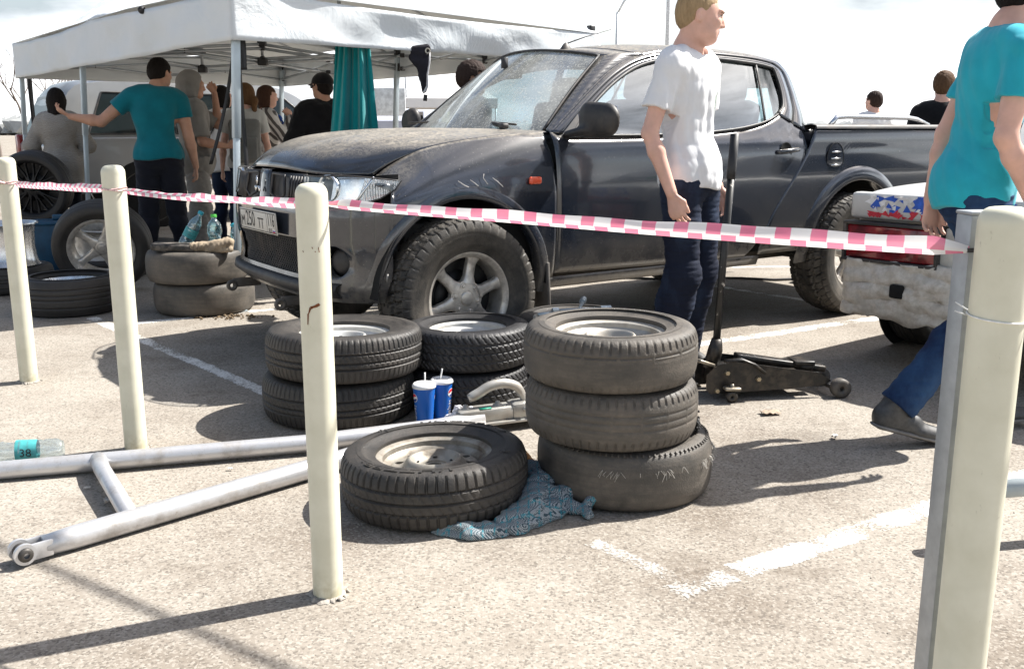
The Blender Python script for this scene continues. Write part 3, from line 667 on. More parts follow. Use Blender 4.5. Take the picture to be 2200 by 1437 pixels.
t = wheel_thing('loose_wheel', (-4.55, 9.30, .68), 'black multi spoke wheel propped up behind the leftmost bollard', (R(-84), 0, R(6)), group=G2)
tyre(.345, .24, .265, RUBC, t, 'ribs', nb=60, per=5, seed=18)
alloy_rim(.26, .22, t, BLACKM, 10, face=.7, w0=.022, w1=.018, dark=True, split=True)
for x in t.children: x.rotation_euler.x = PI
t = wheel_thing('old_tyre', (-4.3, 9.35, .17), 'old tyre lying flat under the propped black wheel', (0, 0, 0), 'tyre', G2)
tyre(.40, .24, .22, RUBD, t, 'slick', nb=50, per=5, seed=19)
t = wheel_thing('old_tyre', (-3.45, 9.0, .10), 'flat dark tyre on the ground behind the upright five spoke wheel', (0, 0, 0), 'tyre', G2)
tyre(.36, .2, .2, RUBD, t, 'slick', nb=50, per=5, seed=20)
# ------------------------------------------------------------------ pickup
def dusty_paint(name, col, hood=False):
    b = NB(name); o = b.tc.outputs['Object']; nz = b.n('ShaderNodeSeparateXYZ', {0: b.n('ShaderNodeNewGeometry').outputs['Normal']}).outputs[2]
    up = b.n('ShaderNodeMapRange', {0: nz, 1: .70, 2: .985, 3: 0., 4: 1.}).outputs[0]
    low = b.n('ShaderNodeMapRange', {0: b.n('ShaderNodeSeparateXYZ', {0: o}).outputs[2], 1: .66, 2: .42, 3: 0., 4: 1.}).outputs[0]
    verm = b.ramp(b.noise(52, 4, .6, dist=1.1), .40, .62); patch = b.ramp(b.noise(3.1, 6, .6), .30, .6)
    f = b.math('MULTIPLY', up, b.math('MULTIPLY_ADD', verm, .55, .42)); f = b.math('MULTIPLY', f, b.math('MULTIPLY_ADD', patch, .35, .62))
    f2 = b.math('MULTIPLY', low, b.math('MULTIPLY_ADD', b.ramp(b.noise(9, 6, .7), .3, .7), .50, .08))
    film = b.math('MULTIPLY', b.ramp(b.noise(2.3, 6, .65, mapsc=(1, 1, 2)), .35, .75), .055)
    sp = b.math('MULTIPLY', b.ramp(b.noise(120, 2, .5), .70, .73), .22)
    k = b.math('ADD', b.math('ADD', b.math('MAXIMUM', f, f2), film), sp, clamp=True)
    c = b.mix(k, c4(col), (.36, .32, .26, 1))
    b.P(Base_Color=c, Metallic=.0, Roughness=b.math('MULTIPLY_ADD', k, .55, .16, clamp=True), Coat_Weight=b.math('SUBTRACT', .9, b.math('MULTIPLY', k, 1.4), clamp=True), Coat_Roughness=.06, Specular_IOR_Level=.6)
    return b.m
TPAINT = dusty_paint('truck_paint', (.013, .018, .029))
TBLK = simple('truck_trim', (.022, .022, .024), .5, var=.2, nsc=8, dirt=(.2, .17, .14), dirt_amt=.35)
SEAM = simple('panel_gap', (.002, .002, .002), .9)
GLS = glassy('truck_glass', (.72, .86, .88), .20, .02, dust=.02, spec=1.0)
GLW = glassy('truck_windscreen', (.80, .88, .88), .18, .03, dust=.58, dcol=(.60, .60, .56))
CHROME = simple('chrome', (.75, .75, .76), .18, 1.0, var=.05)
INT = simple('interior', (.035, .035, .038), .8, nsc=9); SEAT = simple('seat_fabric', (.05, .05, .055), .9, nsc=30)
T = tag(empty('pickup_truck', (-.67, 5.47, 0), R(214.5)), 'dark slate blue double cab pickup with dusty hood parked behind the stacked tyres', 'pickup truck')
NX, NE = .20, 3.2
def Xn(z): return spline([.36, .42, .47, .52, .58, .70, .80, .88, .95, 1.0, 1.06], [.66, .735, .755, .745, .735, .755, .755, .745, .735, .725, .70])(z)
side0 = spline([.36, .42, .50, .62, .80, .95, 1.06, 1.14, 1.19, 1.24], [.80, .825, .848, .862, .868, .865, .855, .836, .812, .785])
_ph = np.linspace(0, PI/2, 400); _x = NX+.555*np.sin(_ph)**(2/NE); _y = .866*np.cos(_ph)**(2/NE)
_x, _y = _x[::-1], _y[::-1]; _L = np.r_[0, np.cumsum(np.hypot(np.diff(_x), np.diff(_y)))]; LT = _L[-1]
def body(s_, z):
    """point on the body skin: s metres along the plan curve from the nose centre (positive = driver side), z height"""
    sg = 1 if s_ >= 0 else -1; a = abs(s_)
    if a < LT:
        ph = np.interp(a, _L, _ph[::-1]); xn = float(Xn(z)); ys = float(side0(z))
        return (NX+(xn-NX)*math.sin(ph)**(2/NE), sg*ys*max(0, math.cos(ph))**(2/NE), z)
    return (NX-(a-LT), sg*float(side0(z)), z)
def s_of_x(x): return LT+NX-x if x <= NX else float(np.interp(-x, -_x, _L))
def s_of_y(y): return float(np.interp(y, _y, _L))
def patch(bot, top, left, right, n, m, mp=body, off=0.0, sg=1):
    G = coons(bot, top, left, right, n, m); P = np.array([[mp(sg*a, z) for a, z in row] for row in G])
    if off:
        du = np.gradient(P, axis=0); dv = np.gradient(P, axis=1); nn = np.cross(du, dv); nn /= np.linalg.norm(nn, axis=2, keepdims=True)+1e-9
        mid = nn[n//2, m//2]; c = P[n//2, m//2]-np.array([-1.5, 0, .8]); 
        if mid @ c < 0: nn = -nn
        P = P+nn*off
    return P
def part(P, name, mat, th=.004, parent=None, ang=45):
    o = MB().grid(P).build(name, mat, parent or T)
    c = np.array([-1.5, 0, .8]); me = o.data; tot = 0
    for p in me.polygons: tot += p.normal.dot(p.center-Vector(c))*p.area
    if tot < 0: me.flip_normals()
    if th: solid(o, th, -1)
    return o
AZ, AR = .43, .468        # wheel arch centre height, radius
def arch(x0, z0, ex, n=24, cx=0.0, r=AR, z_end=None):
    """arc points (x,z) from front low point to rear low point"""
    a = np.linspace(ex[0], ex[1], n); return [(cx+r*math.cos(t), AZ+r*math.sin(t)) for t in a]
A0 = math.atan2(.035, .47)
arcF = arch(0, 0, (A0, PI-.02*0-.12), 40, cx=.05)      # front -> rear over the top
# hood line (x,y,z) on driver side
HL = [(.435, .625, .998), (.38, .640, 1.040), (.318, .655, 1.074), (.19, .688, 1.124), (.06, .705, 1.152), (-.10, .720, 1.175), (-.30, .733, 1.194), (-.56, .745, 1.208)]
hx = [p[0] for p in HL]; hly = spline(hx[::-1], [p[1] for p in HL][::-1]); hlz = spline(hx[::-1], [p[2] for p in HL][::-1])
for sg in (1, -1):
    # front fender : columns of constant x from arch/seam up to the hood line
    xs = np.r_[np.linspace(.455, .435, 3), np.linspace(.42, -.44, 38), np.linspace(-.455, -.497, 4)]
    G = []
    for x in xs:
        d2 = AR**2-(x-.05)**2; zb = AZ+math.sqrt(d2) if d2 > 0 else .46
        if x > .40: zb = max(zb if d2 > 0 else 0, .60)
        if x < -.41: zb = min(zb, .46) if d2 <= 0 else min(zb, AZ+math.sqrt(d2))
        if x < -.448: zb = .455
        xc = min(x, .435); yh, zh = float(hly(xc)), float(hlz(xc))
        if x > .435: k = (x-.435)/.02; zh = .998-.06*k; yh = None
        s_ = s_of_x(x); col = []
        for v in np.linspace(0, 1, 26):
            z = zb+(zh-zb)*v; X, Y, Z = body(s_, min(z, 1.06))
            if yh is not None:
                zk = .86; X0, Y0, _ = body(s_, zk)
                if z > zk: u = (z-zk)/(zh-zk); Y = Y0-(Y0-yh)*(u**2.3); 
                X = body(s_, z if z < 1.06 else 1.06)[0] if x > NX else x
            col.append((x if x <= NX else X, Y*sg, z))
        G.append(col)
    part(np.array(G), 'front_fender', TPAINT, .006)
    # flared lip round the arch
    g = []
    for i, t in enumerate(np.linspace(-.05, PI+.10, 56)):
        row = []
        for rr_, dy in ((AR+.050, .001), (AR+.040, .006), (AR+.015, .010), (AR-.004, .011), (AR-.012, .005), (AR-.010, -.06)):
            x = .05+rr_*math.cos(t); z = AZ+rr_*math.sin(t); X, Y, Z = body(s_of_x(x), min(max(z, .40), 1.0)); row.append((X if x > NX else x, (Y+dy)*sg, z))
        g.append(row)
    o = part(np.array(g), 'wheel_arch_trim', TPAINT, 0)
    # doors
    belt = lambda x: float(spline([-.50, -.62, -1.2, -1.95, -2.16, -2.35, -2.45, -2.52], [1.205, 1.178, 1.182, 1.225, 1.262, 1.33, 1.38, 1.40])(x))
    def dmap(x, z):
        y = float(side0(min(z, 1.19)))
        if z > 1.19: y = Gy(z)
        if x < -2.1: y -= .05*max(0, (-x-2.1)/.45)**2*max(0, min(1, (z-.9)/.5))
        return (x, y*1.0, z)
    Gy = lambda z: .806-.226*((z-1.19)/.48)**1.12
    xb = -1.655
    bl = [(x, belt(x)) for x in np.linspace(-.503, xb+.003, 30)]
    part(patch([(-.503, .475), (xb+.003, .455)], bl, [(-.503, .475), (-.503, .85), (-.503, 1.205)], [(xb+.003, .455), (xb+.003, belt(xb))], 30, 22, lambda x, z: (dmap(x, z)[0], dmap(x, z)[1]*sg, z)), 'front_door', TPAINT, .006)
    jl = [(-1.955, .445), (-2.12, .60), (-2.30, .80), (-2.43, .98), (-2.485, 1.12), (-2.51, 1.24), (-2.515, 1.34)]
    jls = [tuple(p) for p in smooth_poly(jl, 30)]
    bl2 = [(x, belt(x)) for x in np.linspace(xb-.003, -2.515, 40)]; bl2[-1] = jls[-1]
    part(patch([(xb-.003, .455), (-1.955, .445)], bl2, [(xb-.003, .455), (xb-.003, belt(xb))], jls, 40, 28, lambda x, z: (dmap(x, z)[0], dmap(x, z)[1]*sg, z)), 'rear_door', TPAINT, .006)
    # cab side above the belt : frames as ruled strips
    OUT = smooth_poly([(-.52, 1.205), (-.66, 1.30), (-.85, 1.425), (-1.03, 1.53), (-1.22, 1.61), (-1.42, 1.655), (-1.75, 1.678), (-2.1, 1.675), (-2.40, 1.655), (-2.52, 1.63), (-2.585, 1.56), (-2.60, 1.45), (-2.585, 1.32), (-2.55, 1.20)], 110)
    INN = smooth_poly([(-.625, 1.185), (-.74, 1.285), (-.88, 1.385), (-1.05, 1.485), (-1.22, 1.560), (-1.42, 1.608), (-1.75, 1.632), (-2.1, 1.625), (-2.36, 1.603), (-2.405, 1.595), (-2.415, 1.52), (-2.405, 1.43), (-2.375, 1.36), (-2.30, 1.31)], 110)
    sm = lambda p: (p[0], dmap(p[0], p[1])[1]*sg, p[1])
    g = []
    for o_, i_ in zip(OUT, INN):
        row = []
        for t, dy in ((0, -.010), (.04, .004), (.30, .010), (.42, .010), (.47, .000), (.53, .000), (.58, .010), (.92, .008), (1, -.004)):
            p = o_+(i_-o_)*t; q = sm(p); row.append((q[0], q[1]+dy*sg, q[2]))
        g.append(row)
    part(np.array(g), 'window_frame', TPAINT, .006)
    g = []
    for o_, i_ in zip(OUT[8:], INN[8:]):
        row = []
        for t in (.465, .50, .535): p = o_+(i_-o_)*t; q = sm(p); row.append((q[0], q[1]+.0025*sg, q[2]))
        g.append(row)
    part(np.array(g), 'drip_seal', SEAM, 0)
    # black rubber round the glass
    m = MB(); m.tube([(lambda q: (q[0], q[1]+.006*sg, q[2]))(sm(p)) for p in INN], .010, 8)
    m.tube([(lambda q: (q[0], q[1]+.006*sg, q[2]))(sm(p)) for p in smooth_poly([(-2.30, 1.31), (-2.2, 1.275), (-2.0, 1.235), (-1.7, 1.205), (-1.2, 1.188), (-.625, 1.185)], 30)], .008, 8)
    m.build('window_seal', BLKT if False else TBLK, T)
    # B pillar and quarter divider
    for (x0, x1, zt, w) in ((-1.655, -1.60, 1.622, .055), (-2.175, -2.235, 1.612, .020)):
        pts = [(x0+(x1-x0)*0, belt(x0)-.005), (x1, zt)] if w < .03 else [(x0, belt(x0)-.005), (x0+.01, zt)]
        if w < .03: pts = [(-2.150, 1.262), (-2.235, zt)]
        g = []
        for t in np.linspace(0, 1, 8):
            px, pz = pts[0][0]+(pts[1][0]-pts[0][0])*t, pts[0][1]+(pts[1][1]-pts[0][1])*t
            g.append([(px-w/2, sm((px-w/2, pz))[1]+.008*sg, pz), (px, sm((px, pz))[1]+.012*sg, pz), (px+w/2, sm((px+w/2, pz))[1]+.008*sg, pz)])
        part(np.array(g), 'window_pillar', TBLK, .006)
    # glass
    for nm, a, b_ in (('front_door_glass', -.64, xb+.03), ('rear_door_glass', xb-.03, -2.40)):
        ti = [p for p in INN if (b_ <= p[0] <= a and p[1] > 1.35) or (nm[0] == 'f' and p[1] <= 1.35 and p[0] > -1.0)]
        if nm[0] == 'r': ti = [p for p in INN[:92] if p[0] <= a and p[1] > 1.5]
        tp = np.array(ti); tp = tp[np.argsort(-tp[:, 0])]
        bt = np.array([(x, belt(x)+.002 if x > -2.2 else 1.275+max(0, (-x-2.2))*.35) for x in tp[:, 0]])
        g = np.array([[(lambda q: (q[0], q[1]-.006*sg, q[2]))(sm(b0+(t0-b0)*v)) for v in np.linspace(0, 1, 8)] for b0, t0 in zip(bt, tp)])
        part(g, nm, GLS, 0)
    # sill
    part(np.array([[(x, (float(side0(z))+.0 if k < 3 else .70)*sg, z) for k, z in enumerate((.452, .43, .395, .372))] for x in np.linspace(-.44, -2.10, 20)]), 'sill', TPAINT, .01)
    # bed side
    rc = -3.0; g = []
    fx = spline([.40, .60, .80, .98, 1.12, 1.25], [-2.06, -2.205, -2.385, -2.515, -2.568, -2.585])
    for u in np.linspace(0, 1, 70):
        col = []
        xe = -4.18
        for v in np.linspace(0, 1, 24):
            zt = 1.238-.010*u
            x_top = float(fx(1.22))+(xe-float(fx(1.22)))*u
            z_try = .46+(zt-.46)*v; x = float(fx(z_try))+(xe-float(fx(z_try)))*u
            # lift the bottom over the arch
            xa = -2.08+(xe+2.08)*u; d2 = AR**2-(xa-rc)**2; zb = max(.46, AZ+math.sqrt(d2)) if d2 > 0 else .46
            z = zb+(zt-zb)*v; x = float(fx(z))+(xe-float(fx(z)))*u
            x = x*v**.8+xa*(1-v**.8); y = float(side0(min(z, 1.1)))+.002
            if z > 1.1: y -= .03*((z-1.1)/.14)**2
            y += .0
            col.append((x, y*sg, z))
        g.append(col)
    part(np.array(g), 'bed_side', TPAINT, .008)
    g = []
    for t in np.linspace(-.10, PI+.05, 56):
        row = []
        for rr_, dy in ((AR+.085, .001), (AR+.070, .012), (AR+.030, .024), (AR+.002, .026), (AR-.010, .018), (AR-.008, -.06)):
            x = rc+rr_*math.cos(t); z = AZ+rr_*math.sin(t); row.append((x, (float(side0(min(max(z, .40), 1.1)))+dy)*sg, z))
        g.append(row)
    part(np.array(g), 'wheel_arch_trim', TPAINT, 0)
    # bed rail and sport bar
    MB().grid([[(x, y*sg, z) for y, z in ((.842, 1.222), (.838, 1.243), (.80, 1.250), (.74, 1.244), (.735, 1.20))] for x in np.linspace(-2.57, -4.18, 12)]).build('bed_rail', TBLK, T)
    MB().tube([(-2.78, .78*sg, 1.245), (-2.84, .78*sg, 1.295), (-2.95, .78*sg, 1.30), (-3.62, .78*sg, 1.295), (-3.72, .78*sg, 1.285), (-3.86, .78*sg, 1.245)], .016, 10).build('side_rail', CHROME, T)
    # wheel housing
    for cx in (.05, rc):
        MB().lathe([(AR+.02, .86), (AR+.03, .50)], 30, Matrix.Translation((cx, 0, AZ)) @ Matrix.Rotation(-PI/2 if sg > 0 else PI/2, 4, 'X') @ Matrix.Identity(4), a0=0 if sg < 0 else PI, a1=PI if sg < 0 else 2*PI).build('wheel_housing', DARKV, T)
# ---- hood
hc = lambda y: 1.0
fr = []      # front edge points from -side to +side
for y in np.linspace(-.625, .625, 41):
    a = abs(y); x = NX+.53*(1-(a/.80)**3.0)**(1/2.6) if a < .80 else NX
    x = float(spline([0, .2, .35, .45, .52, .58, .625], [.722, .708, .680, .640, .585, .515, .435])(a)); z = float(spline([0, .2, .4, .5, .625], [1.032, 1.028, 1.012, 1.002, .998])(a)); fr.append((x, y, z))
rear = [(-.56+.16*(1-(y/.745)**2), y, 1.207+.006*(1-(y/.745)**2)) for y in np.linspace(-.745, .745, 41)]
L_ = [(x, -float(hly(x)), float(hlz(x))) for x in np.linspace(.435, -.56, 30)]; R_ = [(x, float(hly(x)), float(hlz(x))) for x in np.linspace(.435, -.56, 30)]
G = coons(fr, rear, L_, R_, 61, 40)
for i in range(61):
    for j in range(40):
        u, v = i/60, j/39; ed = min(u, 1-u)*2
        G[i, j, 2] += .045*(1-math.exp(-v*16))*(1-abs(2*u-1)**2.6)*(1-v*.75)+.012*math.exp(-((abs(2*u-1)-.62)/.07)**2)*v*(1-v)*3
HOOD = part(G, 'hood', TPAINT, .008)
# cowl, wipers
part(np.array([[(x0-.01*k*0-dx, y, z0-dz) for k, (dx, dz) in enumerate(((.004, .006), (.04, .014), (.10, .002), (.13, -.004)))] for (x0, y, z0) in rear]), 'cowl', TBLK, .004)
for (y0, y1) in ((.50, -.08), (-.12, -.58)):
    m = MB(); m.tube([(-.42, y0, 1.235), (-.47, (y0+y1)/2, 1.262), (-.475 if y1 > -.3 else -.52, y1, 1.262)], [.013, .008, .005], 8)
    m.tube([(-.455, y0+.06, 1.243), (-.465, (y0+y1)/2, 1.262), (-.47, y1-.08, 1.258)], .006, 6); m.box((-.415, y0, 1.235), (.045, .045, .03), ch=.01); m.build('wiper', TBLK, T)
# ---- windscreen, A pillars, roof
ApB, ApT = Vector((-.545, .695, 1.213)), Vector((-1.035, .545, 1.618))
wb = [(-.545+.20*(1-(y/.695)**2), y, 1.213+.004*(1-(y/.695)**2)) for y in np.linspace(-.695, .695, 33)]
wt = [(-1.035+.13*(1-(y/.545)**2), y, 1.618+.052*(1-(y/.545)**2)) for y in np.linspace(-.545, .545, 33)]
lf = [tuple(Vector((ApB.x, -ApB.y, ApB.z)).lerp(Vector((ApT.x, -ApT.y, ApT.z)), t)+Vector((.0, 0, .018*math.sin(PI*t)))) for t in np.linspace(0, 1, 14)]
rt = [(x, -y, z) for x, y, z in lf]
part(coons(wb, wt, lf, rt, 33, 14), 'windscreen', GLW, 0)
for sg in (1, -1):
    g = []
    for i in range(60):
        t = i/59; w = Vector(rt[0]).lerp(Vector(rt[-1]), t)+Vector((0, 0, .018*math.sin(PI*t))); w.y *= 1
        k = np.interp(t, [0, 1], [0, 43]); p = OUT[int(k)]; q = Vector((p[0]-.004, dmap(p[0], p[1])[1]-.020, p[1]-.012)); md = w.lerp(q, .5)+Vector((.012, .012, .012))
        g.append([(v.x, v.y*sg, v.z) for v in (w, w.lerp(md, .55)+Vector((.004, .003, .004)), md, q.lerp(md, .4)+Vector((.002, .004, .002)), q)])
    part(np.array(g), 'windscreen_pillar', TPAINT, .006)
    MB().tube([(q_[0], dmap(q_[0], q_[1])[1]*sg-.018*sg, q_[1]-.010) for q_ in OUT[0:48]], .013, 6).build('pillar_core', TPAINT, T)
    MB().tube([(x+.004, (abs(y)-.004)*sg, z+.003) for x, y, z in lf], .008, 6).build('windscreen_seal', TBLK, T)
MB().tube([(x+.003, y, z+.003) for x, y, z in wt], .007, 6).build('windscreen_seal', TBLK, T)
# roof shell
g = []
RO = OUT[38:98]
for i, p in enumerate(RO):
    t = i/(len(RO)-1); x, z = p; ye = dmap(x, z)[1]-.004; row = []
    for v in np.linspace(-1, 1, 31):
        a = abs(v); y = ye*math.sin(v*PI/2)**1 if False else ye*v; crown = .062*(1-a**2.4)
        f = min(1, i/10); xf = x
        if i < 14: xf = x+(1-a*a)*.13*(1-i/14)**1.0
        zz = z+crown*(1 if i < len(RO)-16 else max(.15, (len(RO)-i)/16))
        row.append((xf, y, zz))
    g.append(row)
part(np.array(g), 'roof', TPAINT, .006)
# roof ends flush: header between windscreen top and roof
g = [[(a[0], a[1], a[2]+.002), tuple((Vector(a)+Vector(b_))/2+Vector((0, 0, .003))), tuple(b_)] for a, b_ in zip(resample(wt, 31), np.array(g)[0])]
part(np.array(g), 'roof_header', TPAINT, .004)
# rear cab wall with window
g = []
for z in np.linspace(.70, 1.60, 14):
    row = []
    for v in np.linspace(-1, 1, 15):
        x = -2.565-.02*max(0, (z-1.0))+.035*abs(v)**3; row.append((x, v*(dmap(-2.5, z)[1]-.02), z))
    g.append(row)
g = np.array(g); part(g[:9], 'cab_rear_panel', TPAINT, .01); part(g[12:], 'cab_rear_header', TPAINT, .01)
part(g[8:13, 1:14], 'rear_window', GLS, 0)
for a in (slice(0, 3), slice(12, 15)): part(g[8:13, a], 'cab_rear_pillar', TPAINT, .01)
# ---- front end
m = MB(); sA = s_of_x(.47)
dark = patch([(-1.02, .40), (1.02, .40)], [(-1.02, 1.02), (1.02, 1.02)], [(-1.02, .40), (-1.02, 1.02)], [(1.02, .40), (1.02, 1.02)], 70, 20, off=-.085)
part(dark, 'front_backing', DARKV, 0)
sB = s_of_x(.452)
def bp(b_, t_, l_, r_, n, k, name='bumper', mat=TPAINT, off=0, th=0): return part(patch(b_, t_, l_, r_, n, k, off=off), name, mat, th)
BUMP = tag(empty('bumper'), None); BUMP.parent = T
def up_(z0, z1): return [(0, z0), (0, z1)]
# upper band across
bp([(-sB, .70), (-.45, .70), (.45, .70), (sB, .70)], [(-sB, .862), (-.70, .868), (-.4, .845), (0, .835), (.4, .845), (.70, .868), (sB, .862)], [(-sB, .70), (-sB, .862)], [(sB, .70), (sB, .862)], 80, 10)
for sg in (1, -1):
    # corner with round fog recess: ring of faces around the hole
    c_s, c_z, fr_ = s_of_y(.66), .60, .078
    box = [(.42, .47), (sB, .47+0), (sB, .70), (.42, .70)]; K = 14
    P0 = []
    for k in range(4):
        a, b_ = box[k], box[(k+1) % 4]
        for i in range(K): P0.append((a[0]+(b_[0]-a[0])*i/K, a[1]+(b_[1]-a[1])*i/K))
    rows = []
    for p in P0:
        dx, dz = p[0]-c_s, p[1]-c_z; th_ = math.atan2(dz, dx); q = (c_s+fr_*1.0*math.cos(th_), c_z+fr_*math.sin(th_)); row = []
        for t in np.linspace(0, 1, 7): row.append(body(sg*(p[0]+(q[0]-p[0])*t), p[1]+(q[1]-p[1])*t))
        X = body(sg*q[0], q[1]); row.append((X[0]-.03, X[1]-.012*sg, X[2])); row.append((X[0]-.05, X[1]-.02*sg, X[2]))
        rows.append(row)
    o = MB().grid(rows, cu=True).build('bumper_corner', TPAINT, T); recalc(o)
    X = body(sg*c_s, c_z); mfl = MB().lathe([(.001, .012), (.04, .010), (.058, 0), (.062, -.01)], 28, Matrix.Translation((X[0]-.035, X[1]-.012*sg, X[2])) @ Matrix.Rotation(PI/2, 4, 'Y') @ Matrix.Rotation(-.5*sg, 4, 'X'))
    mfl.build('fog_light', TBLK, T)
    # rear edge of bumper towards the arch
# lower lip
bp([(-sB, .405), (-.5, .400), (.5, .400), (sB, .405)], [(-sB, .472), (-.42, .520), (.42, .520), (sB, .472)], [(-sB, .405), (-sB, .472)], [(sB, .405), (sB, .472)], 80, 8, 'bumper_lip', TPAINT, .0)
g = [[body(s_, .50), (body(s_, .50)[0]+.030, body(s_, .5)[1], .492), (body(s_, .47)[0]+.034, body(s_, .47)[1], .460), (body(s_, .42)[0]+.01, body(s_, .42)[1], .425), (body(s_, .4)[0]-.05, body(s_, .4)[1]*.98, .405)] for s_ in np.linspace(-.72, .72, 50)]
part(np.array(g), 'bumper_step', TBLK, .006)
# mesh grille
m = MB(); w_ = .42; z0, z1 = .515, .705; n_ = 26
for i in range(-n_, n_+1):
    for dr in (1, -1):
        s0 = i*w_/n_*1.55; pts = []
        for t in np.linspace(0, 1, 7):
            z = z0+(z1-z0)*t; s_ = s0+dr*(z-z0)*1.0
            if abs(s_) < w_: p = body(s_, z); pts.append((p[0]-.016, p[1], p[2]))
        if len(pts) > 1: m.tube(pts, .0035, 4, cap=False)
m.build('lower_grille', TBLK, T)
# number plate
pl = MB(); PLC = simple('plate_white', (.62, .60, .55), .5, var=.12, nsc=9, dirt=(.3, .26, .2), dirt_amt=.4)
pz, px_ = .755, .785
plate = empty('number_plate', (px_, 0, pz), rot=(PI/2, 0, PI/2)); plate.parent = T; plate.rotation_euler = (PI/2+R(4), 0, PI/2)
# local: x to truck's left(+Y), y up, z forward ; seen from the front +x must run to the viewer's right = truck left
def proto_plate(parent):
    MB().box((0, 0, 0), (.520, .112, .006), ch=.0025).build('plate', PLC, parent)
    k = MB()
    for (a, b_, c_, d_) in ((-.252, .050, .252, .0465), (-.252, -.0465, .252, -.050), (.130, .050, .1325, -.050), (-.252, .050, -.2495, -.050), (.2495, .050, .252, -.050)):
        k.add([(a, b_, .0040), (c_, b_, .0040), (c_, d_, .0040), (a, d_, .0040)], [(0, 3, 2, 1)])
    def put(txt, size, cx, cy, sx=.66):
        text_to(k, txt, size, lambda x, y: (cx+x*sx, cy+y, .0043))
    put('M', .078, -.215, -.012, .9); put('250', .112, -.105, .001, .78); put('TT', .078, .045, -.012, .9); put('116', .088, .190, .012, .72); put('RUS', .030, .172, -.037, .9)
    k.build('characters', BLKP, parent)
    f = MB(); 
    for j, z in enumerate((-.031, -.037, -.043)): f.add([(.205, z+.003, .0041), (.205, z-.003, .0041), (.238, z-.003, .0041), (.238, z+.003, .0041)], [(0, 1, 2, 3)], j)
    f.build('flag', [simple('flag_white', (.7, .7, .7), .5), simple('flag_blue', (.03, .06, .35), .5), simple('flag_red', (.5, .03, .03), .5)], parent)
BLKP = simple('plate_black', (.012, .012, .012), .6)
proto_plate(plate)
# upper grille: black panel, centre post with emblem, slats
def gp(b0, b1, t0, t1, name, mat, off=-.012, n=24, k=8, th=.006):
    return part(patch([b0, b1], [t0, t1], [b0, t0], [b1, t1], n, k, off=off), name, mat, th)
gp((-.47, .842), (.47, .842), (-.43, 1.012), (.43, 1.012), 'upper_grille', TBLK, -.020)
for k in range(7):
    for sg in (1, -1):
        s_ = .30+k*.028; m = MB(); m.tube([(lambda p: (p[0]-.006, p[1], p[2]))(body(sg*s_, z)) for z in (.86, .93, .995)], .007, 6); m.build('grille_slat', TBLK, T)
g = [[body(-.085*(1-.25*t)*1, z), body(-.06, z)[:1]+(-.05, z) if False else body(-.05, z), body(0, z), body(.05, z), body(.085*(1-.25*t), z)] for t, z in zip(np.linspace(0, 1, 8), np.linspace(.836, 1.02, 8))]
g = np.array(g); g[:, 1:4, 0] += .014; part(g, 'grille_post', TPAINT, .006)
# chrome bars of the grille openings, beside the post
for sg in (1, -1):
    pts = [body(sg*a, z) for a, z in ((.10, 1.00), (.10, .90), (.20, .872), (.27, .90), (.25, .995), (.10, 1.00))]
    MB().tube([(p[0]+.004, p[1], p[2]) for p in pts], .007, 6, cap=False).build('grille_surround', TBLK, T)
# three diamond badge (emblem)
m = MB()
for k in range(3):
    a = PI/2+k*2*PI/3; e = Vector((0, math.cos(a), math.sin(a))); t_ = Vector((0, -math.sin(a), math.cos(a))); c_ = Vector((.778, 0, .935)); L = .052
    q = [c_, c_+e*L*.5+t_*L*.29, c_+e*L, c_+e*L*.5-t_*L*.29]; m.add([v+Vector((.005, 0, 0)) for v in q]+[v for v in q], [(0, 1, 2, 3), (4, 7, 6, 5), (0, 4, 5, 1), (1, 5, 6, 2), (2, 6, 7, 3), (3, 7, 4, 0)])
m.build('emblem', CHROME, T)
